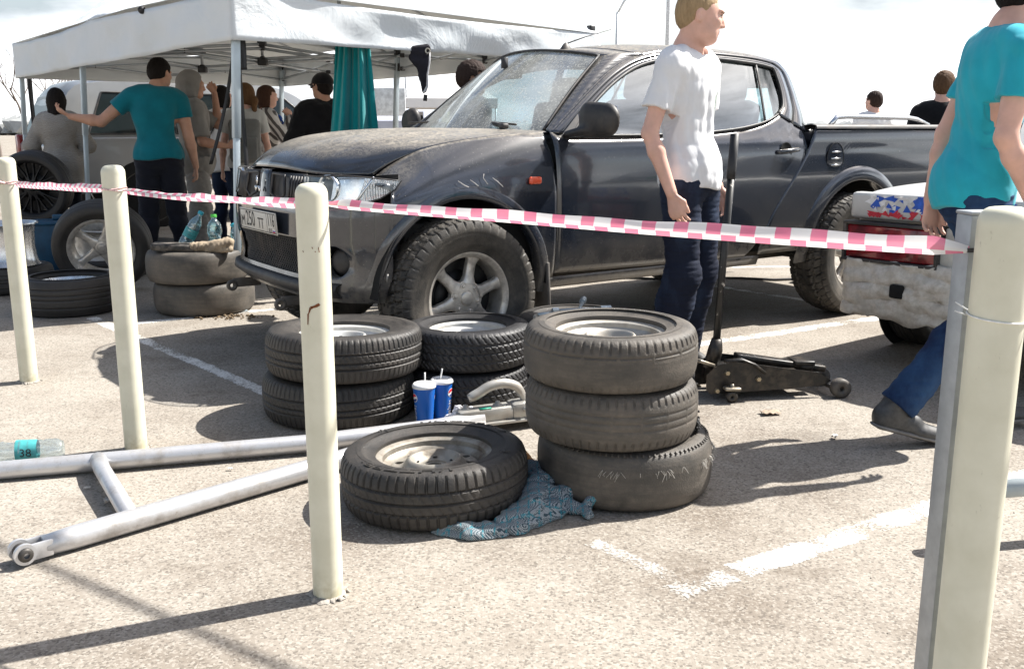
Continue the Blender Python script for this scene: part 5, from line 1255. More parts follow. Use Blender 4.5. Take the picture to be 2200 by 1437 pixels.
    def body(s):
        k = s.k; S_ = SDF(s.lo, s.hi, s.vox); s.torso(S_, -.012); s.legs(S_, -.010); s.arms_(S_, 0)
        J = s.J; nk = J['nek']; hd = J['hd']; M = s.headM()
        S_.cone(nk-Vector((0, .0, .04)), hd+M @ (Vector((0, -.022, -.055))*k), .060*k, .052*k, .03); S_.cone(J['shoL'].lerp(nk, .45), nk+Vector((0, 0, .035))*k, .03*k, .04*k, .06); S_.cone(J['shoR'].lerp(nk, .45), nk+Vector((0, 0, .035))*k, .03*k, .04*k, .06)
        E = lambda c, r, kk=.02, op='+', rot=None: S_.ell(s.hp(*c), tuple(x*k for x in r), (M @ rot) if rot is not None else M, kk, op)
        E((0, -.012, .028), (.076, .096, .090), .03); E((0, .022, -.020), (.066, .078, .092), .03); E((0, .056, -.084), (.034, .040, .030), .03)         # skull, face, chin
        for x in (-1, 1):
            E((x*.038, .030, -.062), (.028, .050, .036), .03); E((x*.034, .072, -.012), (.026, .022, .020), .02)                                 # jaw, cheekbone
            E((x*.031, .103, .012), (.018, .013, .011), .012, '-')                                                                         # socket
            E((x*.076, -.008, -.002), (.010, .020, .031), .006, rot=Matrix.Rotation(x*.25, 3, 'Z')); E((x*.084, .002, .004), (.006, .010, .016), .004, '-')
        E((0, .086, .036), (.048, .016, .010), .018)
        S_.chain([s.hp(0, .090, .022), s.hp(0, .104, -.004), s.hp(0, .112, -.022)], [.0075*k, .009*k, .0115*k], k=.010); 
        for x in (-1, 1): S_.cone(s.hp(x*.011, .104, -.026), s.hp(x*.010, .100, -.026), .008*k, .008*k, .006)
        S_.cone(s.hp(-.018, .093, -.050), s.hp(.018, .093, -.050), .0080*k, .0075*k, .006); S_.cone(s.hp(-.014, .091, -.061), s.hp(.014, .091, -.061), .0085*k, .008*k, .006); S_.cone(s.hp(-.022, .101, -.0545), s.hp(.022, .101, -.0545), .0022*k, .0022*k, .002, '-')
        for q in 'LR': s.hand(S_, q, *( s.grips.get(q, (.35, None)) if hasattr(s, 'grips') else (.35, None)))
        s.bm = S_; o = S_.build('body', s.skin, s.t); s.body_o = o
        if s.vox < .009:
            m = MB()
            for x in (-1, 1):
                for p_, mi, r_, dy in ((0, 0, .0120, .0795), (0, 1, .0062, .0868)):
                    c_ = s.hp(x*.031, dy, .011); m.bm(ball(r_*k), Matrix.Translation(c_), mi)
            m.build('eyes', [EYEW, IRIS], s.t)
            m = MB()
            for x in (-1, 1): m.tube([s.hp(x*.016, .101, .028), s.hp(x*.033, .100, .033), s.hp(x*.050, .086, .027)], [.0022, .0028, .0015], 5); m.tube([s.hp(x*.018, .093, .017), s.hp(x*.031, .0945, .021), s.hp(x*.044, .086, .016)], [.0015, .0022, .0015], 5)
            m.build('eyebrows', BROW, s.t)
            MB().tube([s.hp(-.021, .095, -.0545), s.hp(0, .1005, -.0545), s.hp(.021, .095, -.0545)], [.002, .0028, .002], 5).build('lips', LIP, s.t)
    def shirt(s, mat, hem=.92, sleeve=.55, g=.012, name='t_shirt', neck=.055, wr=.006, wsc=26, seed=1, flare=0, full=False, bulge=None, vneck=0):
        k = s.k; S_ = SDF(s.lo, s.hi, s.vox); s.torso(S_, g, .09); f = .84 if s.fem else 1; b = s.b
        for q in 'LR':
            sh, el, wr_ = s.J['sho'+q], s.J['elb'+q], s.J['wri'+q]
            if full: S_.chain([sh, el, el.lerp(wr_, .96)], [.060*f*b*k+g, .052*f*b*k+g, .036*f*k+g], k=.04)
            else: S_.cone(sh, sh.lerp(el, sleeve+.25), .055*f*b*k+g, .050*f*b*k+g*1.5, .028)
        if hem < .96: S_.ell(s.J['pel'], ((.160 if not s.fem else .167)*b*k+g+.020, .114*b*k+g+.020, .15*k+g), None, .05)
        if flare: S_.ell(s.J['pel']+Vector((0, 0, .02)), (.165*k+g+flare, .12*k+g+flare*.7, .16*k), None, .08)
        if bulge: 
            for c_, r_ in bulge: S_.ell(Vector(c_)*k, r_, None, .06)
        # sleeve ends
        if not full:
            for q in 'LR':
                sh, el = s.J['sho'+q], s.J['elb'+q]; d = (el-sh).normalized(); p = sh.lerp(el, sleeve); X, Y, Z = S_.full()
                dd = (X-p.x)*d.x+(Y-p.y)*d.y+(Z-p.z)*d.z; t = dd; rad = np.sqrt(np.maximum((X-p.x)**2+(Y-p.y)**2+(Z-p.z)**2-t*t, 0))
                S_.a = np.where((rad < .115*k) & (t > -.02) & (np.abs(X-s.J['che'].x)*0+rad < .115*k), np.maximum(S_.a, np.where(t > .16, -1, dd).astype(np.float32)) if True else S_.a, S_.a).astype(np.float32)
        if wr: S_.wrinkle(wr, wsc, seed, (1, 1, .55))
        hz = hem*k; X, Y, Z = S_.full(); S_.a = np.maximum(S_.a, (hz-Z+.010*np.sin(X*18)+.006*np.sin(Y*25)).astype(np.float32))
        nk = s.J['nek']; S_.cone(nk-Vector((0, -.02, -.0))+Vector((0, vneck*.4, -vneck)), nk+Vector((0, .03, .16)), (neck+.008)*k, (neck+.012)*k, 0, '-')
        s.sh = S_; return S_.build(name, mat, s.t)
    def on_shirt(s, c, d, off=.0015):
        d = Vector(d).normalized(); S_ = s.sh; c = Vector(c)
        for i in range(10, 130):
            p = c+d*(i*.002); q = (np.array(p)-S_.lo)/S_.vox; j = np.clip(np.floor(q).astype(int), 0, S_.n-2); f = q-j; w = 0
            for a in (0, 1):
                for b in (0, 1):
                    for e in (0, 1): w += S_.a[j[0]+a, j[1]+b, j[2]+e]*(f[0] if a else 1-f[0])*(f[1] if b else 1-f[1])*(f[2] if e else 1-f[2])
            if w > 0: return tuple(c+d*(i*.002-w+off))
        return tuple(c+d*.26)
    def pants(s, mat, top=.99, g=.014, g2=.022, end=.03, name='trousers', wr=.007, wsc=30, seed=2):
        k = s.k; S_ = SDF(s.lo, s.hi, s.vox); S_.ell(s.J['pel'], (.160*s.b*k+g, .114*s.b*k+g, .14*k), None, .05); s.legs(S_, g, g2, .06)
        for q in 'LR': a = s.J['ank'+q]; n = s.J['kne'+q]; S_.cone(n.lerp(a, .75), a+(a-n).normalized()*.015, .050*k+g2*.8, .056*k+g2*.7, .03); 
        if wr: S_.wrinkle(wr, wsc, seed, (.5, .5, 1.2))
        X, Y, Z = S_.full(); S_.a = np.maximum(S_.a, (Z-top*k+.0*X).astype(np.float32))
        for q in 'LR':
            a = s.J['ank'+q]; n = s.J['kne'+q]; d = (a-n).normalized(); p = a+d*end*k
            dd = (X-p.x)*d.x+(Y-p.y)*d.y+(Z-p.z)*d.z; near = ((X-p.x)**2+(Y-p.y)**2+(Z-p.z)**2) < .16**2; S_.a = np.where(near, np.maximum(S_.a, dd), S_.a).astype(np.float32)
        return S_.build(name, mat, s.t)
    def shoes(s, mat, sole=None):
        k = s.k
        for q in 'LR':
            a, t = s.J['ank'+q], s.J['toe'+q]; P = np.array([tuple(a), tuple(t)]); S_ = SDF(P.min(0)-.16, P.max(0)+.16, .006)
            d = (t-a); d = (d-Vector((0, 0, 0))); heel = a+Vector((0, 0, -.045))*k-(Vector((d.x, d.y, 0)).normalized()*.045*k); dn = (t-heel).normalized()
            S_.cone(heel, t, .036*k, .030*k, .03); S_.cone(heel+Vector((0, 0, .03)), t.lerp(heel, .45)+Vector((0, 0, .025)), .036*k, .032*k, .03); S_.cone(t.lerp(heel, .3), t, .046*k, .038*k, .02, sq=((0, 0, 1), .6)); S_.cone(a, a+Vector((0, 0, .02)), .046*k, .048*k, .03)
            o = S_.build('shoe', mat, s.t)
            if sole:
                up = Vector((0, 0, 1)); up = (up-dn*up.dot(dn)).normalized()
                S2 = SDF(P.min(0)-.16, P.max(0)+.16, .006); S2.cone(heel-up*.022*k, t-up*.016*k, .041*k, .045*k, 0, sq=(tuple(up), .26)); S2.build('sole', sole, o)
    def hair(s, mat, style='short', g=.010, name='hair', wr=.004, wsc=60, seed=3, length=.0):
        k = s.k; S_ = SDF(s.lo, s.hi, min(s.vox, .006)); M = s.headM(); E = lambda c, r, kk=.02, op='+': S_.ell(s.hp(*c), tuple(x*k for x in r), M, kk, op)
        E((0, -.016, .032), (.078+g, .098+g, .088+g), .02)
        if style == 'short': E((0, -.050, -.018), (.062+g, .058+g, .070), .03)
        if style == 'crop': E((0, -.048, -.015), (.058+g, .055+g, .058), .03)
        if style in ('long', 'bob', 'tail'):
            E((0, -.035, -.03), (.080+g, .075+g, .10), .03)
            if style != 'tail':
                for x in (-1, 0, 1): S_.cone(s.hp(x*.045, -.035 if x == 0 else .0, -.02), s.hp(x*.055, -.055 if x == 0 else -.02, -.14-length), .05*k, .036*k, .04)
        if style == 'tail':
            S_.cone(s.hp(0, -.10, .0), s.hp(0, -.14, -.06), .028*k, .034*k, .02); S_.cone(s.hp(0, -.14, -.06), s.hp(0, -.13, -.22), .036*k, .022*k, .03)
        # clear the face
        X, Y, Z = S_.full(); Mi = np.array(M.transposed()); h = s.J['hd']; x, y, z = X-h.x, Y-h.y, Z-h.z
        ly = Mi[1, 0]*x+Mi[1, 1]*y+Mi[1, 2]*z; lz = Mi[2, 0]*x+Mi[2, 1]*y+Mi[2, 2]*z; lx = Mi[0, 0]*x+Mi[0, 1]*y+Mi[0, 2]*z
        face = np.minimum(ly-(.035*k-.35*np.minimum(0, .0)), (.058 if style != 'crop' else .050)*k-lz+0*ly)      # in front and below the hairline
        face2 = np.minimum(ly+.012*k, .010*k-lz) if style in ('short', 'crop') else np.minimum(ly-.02*k, .02*k-lz)
        S_.a = np.maximum(S_.a, face.astype(np.float32)); S_.a = np.maximum(S_.a, face2.astype(np.float32))
        if style in ('short', 'crop'): S_.a = np.maximum(S_.a, (-lz-.085*k).astype(np.float32)); E((-.083, -.006, -.004), (.014, .020, .030), 0, '-'); E((.083, -.006, -.004), (.014, .020, .030), 0, '-')
        if wr: S_.wrinkle(wr, wsc, seed)
        return S_.build(name, mat, s.t)
def ball(r, n=12):
    bm = bmesh.new(); bmesh.ops.create_uvsphere(bm, u_segments=n, v_segments=n//2+2, radius=r); return bm
BELT = simple('belt', (.02, .015, .012), .6)
def ring_belt(p, z, w=.035, g=.026, mat=BELT, name='belt'):
    k = p.k; c = p.J['pel']; z *= k; P = []
    for a in np.linspace(0, 2*PI, 36, endpoint=False):
        rx, ry = .160*p.b*k+g, .114*p.b*k+g; f = math.sqrt(max(.2, 1-((z-c.z)/(.15*k))**2*.55)); P.append([(c.x+rx*f*math.cos(a), c.y+ry*f*math.sin(a), z-w/2), (c.x+(rx*f+.004)*math.cos(a), c.y+(ry*f+.004)*math.sin(a), z), (c.x+rx*f*math.cos(a), c.y+ry*f*math.sin(a), z+w/2)])
    o = MB().grid(P, cu=True).build(name, mat, p.t); solid(o, .004, 0); return o
# ---- white T-shirt man in front of the pickup (faces to the right, head turned towards us a little)
WT = cloth_mat('white_cotton', (.78, .78, .79), .03); JN = denim('dark_jeans', (.012, .016, .032), (.055, .085, .15))
p = Person((.845, 4.78, 0), -128, 'young man in a white T-shirt and dark jeans standing by the jack handle', 1.88, .006, SKP,
    joints=dict(shoR=(.180, .0, 1.43), elbR=(.250, -.05, 1.15), wriR=(.235, .06, .89), hanR=(.225, .085, .80), shoL=(-.180, -.0, 1.43), elbL=(-.235, -.03, 1.15), wriL=(-.245, .05, .90), hanL=(-.245, .07, .81),
      pel=(0, .03, .955), hipL=(-.088, .03, .93), hipR=(.088, .03, .93), kneR=(.10, .06, .50), ankR=(.12, -.01, .085), toeR=(.15, .17, .035), kneL=(-.10, .05, .50), ankL=(-.12, -.04, .085), toeL=(-.14, .14, .035), hd=(0.01, .05, 1.66)), head=(36, -10), build=.88)
p.shirt(WT, hem=.90, sleeve=.62, g=.015, neck=.060, vneck=.03, wr=.010, wsc=19, seed=4); p.pants(JN, top=.945, g=.020, g2=.030, seed=7)
p.hair(hairm('hair_fair', (.36, .25, .14)), 'crop', .001, wr=.003, wsc=110); p.shoes(simple('dark_shoe', (.03, .028, .026), .6), simple('pale_sole', (.35, .34, .32), .7))
SILV = simple('silver_chain', (.5, .5, .5), .3, .9)
nk = p.J['nek']; MB().tube([nk+Vector((.068*math.cos(a), .015+.075*math.sin(a), .028-.045*max(0, math.sin(a))-.01)) for a in np.linspace(0, 2*PI, 30)], .003, 5, cap=False).build('neck_chain', SILV, p.t)
w_, e_ = p.J['wriL'], p.J['elbL']; d_ = (w_-e_).normalized(); Mw = Matrix.Translation(w_-d_*.02) @ d_.to_track_quat('Z', 'Y').to_matrix().to_4x4()
wt_ = MB().lathe([(.029, -.010), (.0315, -.009), (.0315, .009), (.029, .010)], 24, Mw, closed=True).build('watch', BLK, p.t); MB().lathe([(.0005, .008), (.017, .007), (.019, 0)], 20, Mw @ Matrix.Translation((.03, 0, 0)) @ Matrix.Rotation(PI/2, 4, 'Y')).build('dial', SILV, wt_)
PR = simple('shirt_print', (.30, .36, .32), .8, var=.6, nsc=60); che = p.J['che']
g = [[p.on_shirt((che.x, che.y, che.z-.02+z), (math.sin(a), math.cos(a), 0)) for z in np.linspace(-.05+.03*math.sin(a*9), .05+.02*math.sin(a*14), 9)] for a in np.linspace(-.75, -.35, 12)]
MB().grid(g).build('chest_print', PR, p.t)
# ---- teal T-shirt man walking out of frame on the right
TS = cloth_mat('turquoise_cotton', (.025, .40, .50), .10)
p = Person((1.77, 3.76, 0), -84, 'man in a bright turquoise T-shirt and blue jeans striding behind the square post', 1.88, .0065, SKP,
    joints=dict(pel=(0, .0, .95), wai=(0, .02, 1.08), che=(0, .045, 1.30), nek=(0, .08, 1.49), hd=(0, .155, 1.655), shoL=(-.17, .10, 1.42), shoR=(.19, .03, 1.42), elbR=(.228, -.03, 1.14), wriR=(.235, .09, .92), hanR=(.23, .13, .84), elbL=(-.205, .0, 1.15), wriL=(-.22, -.03, .90), hanL=(-.22, -.02, .81),
      hipR=(.088, -.0, .93), kneR=(.095, .03, .50), ankR=(.09, -.27, .145), toeR=(.09, -.10, .035), hipL=(-.088, .02, .93), kneL=(-.09, .22, .53), ankL=(-.09, .16, .10), toeL=(-.09, .36, .05)), head=(-8, -8), build=.90)
p.shirt(TS, hem=.885, sleeve=.55, g=.011, neck=.062, wr=.013, wsc=15, seed=9); p.pants(denim('blue_jeans', (.008, .020, .065), (.05, .13, .27)), top=.94, g=.012, g2=.016, seed=5, end=-.01, wr=.008)
p.hair(hairm('hair_black', (.012, .009, .008)), 'short', .012); p.shoes(simple('worn_shoe', (.05, .05, .05), .5, var=.4, nsc=40), simple('grey_sole', (.20, .19, .18), .8))
ch = p.J['che']; g = [[p.on_shirt((ch.x, ch.y, ch.z-.28+.36*v), (math.sin(a), math.cos(a), 0)) for v in np.linspace(0, 1, 16)] for a in np.linspace(.0, .75, 16)]
bq = NB('turquoise_print'); th_ = bq.ramp(bq.noise(17, 3, .5), .50, .54); th2 = bq.ramp(bq.noise(23, 3, .5, mapsc=(1.3, 1, 1)), .55, .58)
bq.P(Base_Color=bq.mix(th2, bq.mix(th_, (.025, .40, .50, 1), (.01, .04, .09, 1)), (.55, .60, .62, 1)), Roughness=.9); MB().grid(g).build('chest_print', bq.m, p.t)
# ---- man in dark teal under the tent, right arm on the pole
TS2 = cloth_mat('teal_cotton', (.006, .15, .19), .12)
p = Person((-3.10, 8.62, 0), 22, 'tall man in a dark teal T-shirt seen from behind, one hand on the tent pole', 1.86, .009, SKS,
    joints=dict(che=(.0, .0, 1.30), nek=(.03, .02, 1.49), hd=(.06, .08, 1.64), shoL=(-.19, .0, 1.44), elbL=(-.43, .02, 1.24), wriL=(-.66, .06, 1.28), hanL=(-.74, .07, 1.33), shoR=(.20, .0, 1.41), elbR=(.25, .0, 1.12), wriR=(.30, .07, .86), hanR=(.30, .10, .77), kneL=(-.11, .02, .50), kneR=(.11, .0, .50), ankL=(-.14, -.02, .085), ankR=(.16, -.02, .085)), head=(-42, -16), build=1.08)
p.shirt(TS2, hem=.93, sleeve=.48, g=.014, wr=.009, wsc=17, seed=12); p.pants(cloth_mat('navy_trousers', (.012, .013, .020)), top=.97, seed=8); p.hair(hairm('hair_black', (.012, .009, .008)), 'short', .008); p.shoes(simple('dark_shoe', (.03, .028, .026), .6), None)
# ---- girl in knitted cardigan
KN = NB('grey_knit'); kn = KN.n('ShaderNodeTexWave', {'Vector': KN.n('ShaderNodeMapping', {0: KN.tc.outputs['Object'], 'Scale': (1, 1, 1)}).outputs[0], 'Scale': 30.0, 'Distortion': 5.5, 'Detail': 3.0}, bands_direction='Z').outputs['Fac']
KN.P(Base_Color=KN.mix(kn, (.22, .20, .18, 1), (.52, .49, .45, 1)), Roughness=.95, Specular_IOR_Level=.1, Normal=KN.bump(kn, .6, .01)); KN = KN.m
p = Person((-4.52, 9.85, 0), 15, 'dark haired girl in a grey knitted cardigan looking at a phone behind the tent pole', 1.62, .009, SKP,
    joints=dict(shoL=(-.165, 0, 1.42), elbL=(-.30, .02, 1.18), wriL=(-.25, .20, 1.28), hanL=(-.24, .24, 1.34), shoR=(.165, 0, 1.42), elbR=(.28, .05, 1.17), wriR=(.16, .22, 1.16), hanR=(.10, .24, 1.18)), head=(0, -22), fem=True)
p.shirt(KN, hem=.66, full=True, g=.030, wr=.010, wsc=16, seed=13, flare=.025, name='cardigan', bulge=[((0, -.07, 1.40), (.12, .07, .08)), ((0, 0, .76), (.20, .15, .13))]); p.pants(cloth_mat('black_jeans', (.012, .014, .022)), g=.008, g2=.008); p.hair(hairm('hair_black', (.012, .009, .008)), 'long', .012, length=.03); p.shoes(simple('dark_shoe', (.03, .028, .026), .6), None)
hh = p.t.matrix_world; 
def held(per, j, off): v = per.J[j]+Vector(off); M = Matrix.Rotation(per.t.rotation_euler.z, 4, 'Z'); return Vector(per.t.location)+(M @ v)
tag(MB().box(tuple(held(p, 'hanL', (0, .02, .02))), (.075, .012, .14), rot=(.7, 0, .2), ch=.005).build('mobile_phone', BLK), 'dark mobile phone in the hand of the girl in the knitted cardigan', 'phone')
# ---- hooded man in grey tracksuit shading his eyes, drink in the other hand
GT = cloth_mat('grey_jersey', (.26, .245, .225), .12)
p = Person((-2.98, 9.25, 0), -70, 'man in a grey hooded tracksuit shading his eyes and holding a plastic cup', 1.74, .009, SKS,
    joints=dict(shoL=(-.19, 0, 1.43), elbL=(-.22, .24, 1.30), wriL=(-.10, .22, 1.60), hanL=(-.05, .17, 1.68), shoR=(.19, .02, 1.42), elbR=(.25, .06, 1.14), wriR=(.20, .28, 1.10), hanR=(.19, .36, 1.11)), head=(0, -6))
p.shirt(GT, hem=.82, sleeve=.85, g=.028, wr=.010, wsc=15, seed=15, flare=.02, name='hoodie'); p.pants(GT, g=.028, g2=.040, wr=.012, name='track_trousers')
S_ = SDF(p.lo, p.hi, .009); M = p.headM(); S_.ell(p.hp(0, -.030, .015), (.112, .125, .135), M, .03).ell(p.hp(0, -.05, -.09), (.11, .09, .09), M, .05); S_.ell(p.hp(0, .115, -.02), (.085, .10, .115), M, .01, '-'); S_.wrinkle(.006, 20, 3); S_.build('hood', GT, p.t)
p.shoes(simple('dark_shoe', (.03, .028, .026), .6), None)
CUPP = glassy('clear_plastic', (.85, .9, .95), .18, .1, dust=.2, dcol=(.7, .72, .75))
c_ = held(p, 'hanR', (-.02, .015, 0)); tag(MB().lathe([(.026, -.06), (.036, .065), (.038, .067), (.034, .064), (.024, -.058), (.001, -.058)], 20, Matrix.Translation(c_)).build('plastic_cup', CUPP), 'translucent plastic cup held by the man in the grey hood', 'cup')
# ---- person in white T-shirt with a bag strap
p = Person((-2.98, 10.2, 0), -20, 'dark haired person in a white T-shirt with a thin bag strap across the back', 1.66, .010, SKP, head=(-10, 0), fem=True)
p.shirt(WT, hem=.86, g=.022, wr=.008, seed=16); p.pants(denim('jeans_mid', (.015, .022, .05), (.04, .07, .13)), g=.008, g2=.010); p.hair(hairm('hair_black', (.012, .009, .008)), 'bob', .014); p.shoes(simple('dark_shoe', (.03, .028, .026), .6), None)
MB().tube([(.13, .0, 1.42), (.06, -.13, 1.36), (-.06, -.155, 1.15), (-.15, -.10, .92)], .008, 6).build('bag_strap', BLK, p.t)
# ---- girl with grey backpack and ponytail
p = Person((-2.63, 9.75, 0), 12, 'girl with a brown ponytail carrying a grey backpack beside the near pole', 1.67, .010, SKP, head=(50, 0), fem=True, joints=dict(elbL=(-.24, -.02, 1.14), wriL=(-.26, .0, .90), hanL=(-.27, .02, .81)))
p.shirt(cloth_mat('light_grey_tee', (.50, .50, .48), .1), hem=.92, g=.016, seed=17); p.pants(denim('jeans_dark2', (.012, .018, .035), (.03, .05, .09)), g=.008, g2=.010); p.hair(hairm('hair_brown', (.14, .075, .035)), 'tail', .010); p.shoes(simple('dark_shoe', (.03, .028, .026), .6), None)
bp_ = tag(empty('backpack', held(p, 'che', (0, -.19, -.10)), R(12)), 'grey canvas backpack on the back of the ponytailed girl', 'backpack'); BPM = cloth_mat('canvas', (.20, .20, .19), .15)
MB().box((0, 0, 0), (.30, .15, .42), ch=.045).build('bag', BPM, bp_); MB().box((0, -.085, -.07), (.24, .05, .22), ch=.02).build('pocket', BPM, bp_); MB().tube([(-.09, .07, .17), (-.10, .12, .24), (-.10, .22, .22)], .014, 6).tube([(.09, .07, .17), (.10, .12, .24), (.10, .22, .22)], .014, 6).build('shoulder_strap', BPM, bp_)
# ---- long haired woman with striped top and blue scarf
p = Person((-2.62, 10.6, 0), -62, 'long haired woman in a striped top and blue scarf lifting a hand to her mouth', 1.68, .010, SKP, head=(-8, -5), fem=True, joints=dict(elbR=(.22, .14, 1.20), wriR=(.10, .24, 1.43), hanR=(.06, .20, 1.51)))
ST = NB('striped_jersey'); wv = ST.n('ShaderNodeTexWave', {'Vector': ST.tc.outputs['Object'], 'Scale': 6.0, 'Distortion': 2.0}, bands_direction='DIAGONAL').outputs['Fac']; ST.P(Base_Color=ST.mix(ST.ramp(wv, .45, .55), (.62, .60, .58, 1), (.10, .09, .09, 1)), Roughness=.9)
p.shirt(ST.m, hem=.84, full=True, g=.020, seed=18, name='striped_top'); p.pants(denim('jeans_dark2', (.012, .018, .035), (.03, .05, .09)), g=.008, g2=.010); p.hair(hairm('hair_dark_brown', (.07, .035, .022)), 'long', .012, length=.10); p.shoes(simple('dark_shoe', (.03, .028, .026), .6), None)
S_ = SDF((p.J['nek']-Vector((.2, .2, .35))), (p.J['nek']+Vector((.2, .25, .1))), .009); n_ = p.J['nek']; S_.chain([n_+Vector((-.05, .06, -.02)), n_+Vector((0, .13, -.07)), n_+Vector((.05, .15, -.16)), n_+Vector((.07, .15, -.26))], [.03, .04, .045, .03], k=.03); S_.wrinkle(.012, 40, 5)
bs = NB('blue_dots'); vo = bs.n('ShaderNodeTexVoronoi', {'Vector': bs.tc.outputs['Object'], 'Scale': 22.0}).outputs['Distance']; bs.P(Base_Color=bs.mix(bs.ramp(vo, .28, .34), (.75, .78, .85, 1), (.01, .08, .42, 1)), Roughness=.8); S_.build('scarf', bs.m, p.t)
# ---- man in black cap and black top
p = Person((-1.72, 9.05, 0), 28, 'broad man in a black cap and black pullover behind the bonnet, beside the teal towel', 1.72, .009, SKS, head=(20, -4), build=1.18, joints=dict(elbL=(-.30, .0, 1.16), wriL=(-.26, .14, .95), hanL=(-.22, .2, .92)))
BKC = cloth_mat('black_jersey', (.008, .008, .010), .2); p.shirt(BKC, hem=.86, full=True, g=.026, seed=19, wr=.010, name='pullover'); p.pants(cloth_mat('black_jeans', (.012, .014, .022))); p.shoes(simple('dark_shoe', (.03, .028, .026), .6), None)
p.hair(hairm('hair_black', (.012, .009, .008)), 'short', .006)
cp_ = SDF(p.J['hd']-Vector((.2, .25, .1)), p.J['hd']+Vector((.2, .3, .2)), .008); cp_.ell(p.hp(0, -.01, .035), (.094, .112, .098), p.headM(), .01); cp_.cut(p.hp(0, 0, .030), tuple(p.headM() @ Vector((0, .1, -1)))); cp_.cone(p.hp(0, .08, .045), p.hp(0, .155, .035), .055, .045, .01, sq=(tuple(p.headM() @ Vector((0, 0, 1))), .16)); cp_.build('cap', BKC, p.t)
MB().tube([p.hp(-.075, .03, .012), p.hp(-.055, .105, .012), p.hp(0, .112, .010), p.hp(.055, .105, .012), p.hp(.075, .03, .012)], [.004, .016, .006, .016, .004], 8, flat=(1, .4)).build('sunglasses', BLK, p.t)
# ---- head seen over the windscreen edge
p = Person((-.29, 7.15, 0), -60, 'dark haired man standing beyond the windscreen, only his head above the pillar', 1.70, .010, SKS, head=(-30, -8))
p.shirt(cloth_mat('dark_grey_tee', (.08, .08, .085), .1), hem=.9, seed=21); p.pants(cloth_mat('black_jeans', (.012, .014, .022))); p.hair(hairm('hair_very_dark', (.035, .022, .018)), 'short', .020, wr=.006); p.shoes(simple('dark_shoe', (.03, .028, .026), .6), None)
# ---- two people beyond the truck bed
p = Person((4.23, 11.6, 0), 5, 'dark haired man in a white shirt seen from behind beyond the truck bed', 1.66, .010, SKP, head=(20, 0))
p.shirt(WT, hem=.9, seed=22); p.pants(denim('jeans_mid', (.015, .022, .05), (.04, .07, .13))); p.hair(hairm('hair_very_dark', (.035, .022, .018)), 'short', .012, wr=.006); p.shoes(simple('dark_shoe', (.03, .028, .026), .6), None)
p = Person((3.60, 8.3, 0), -22, 'brown haired man in a black T-shirt seen from behind beyond the truck bed', 1.70, .010, SKP, head=(-10, -4), build=1.12)
p.shirt(BKC, hem=.9, seed=23); p.pants(denim('jeans_mid', (.015, .022, .05), (.04, .07, .13))); p.hair(hairm('hair_mid_brown', (.10, .055, .03)), 'short', .012, wr=.006); p.shoes(simple('dark_shoe', (.03, .028, .026), .6), None)
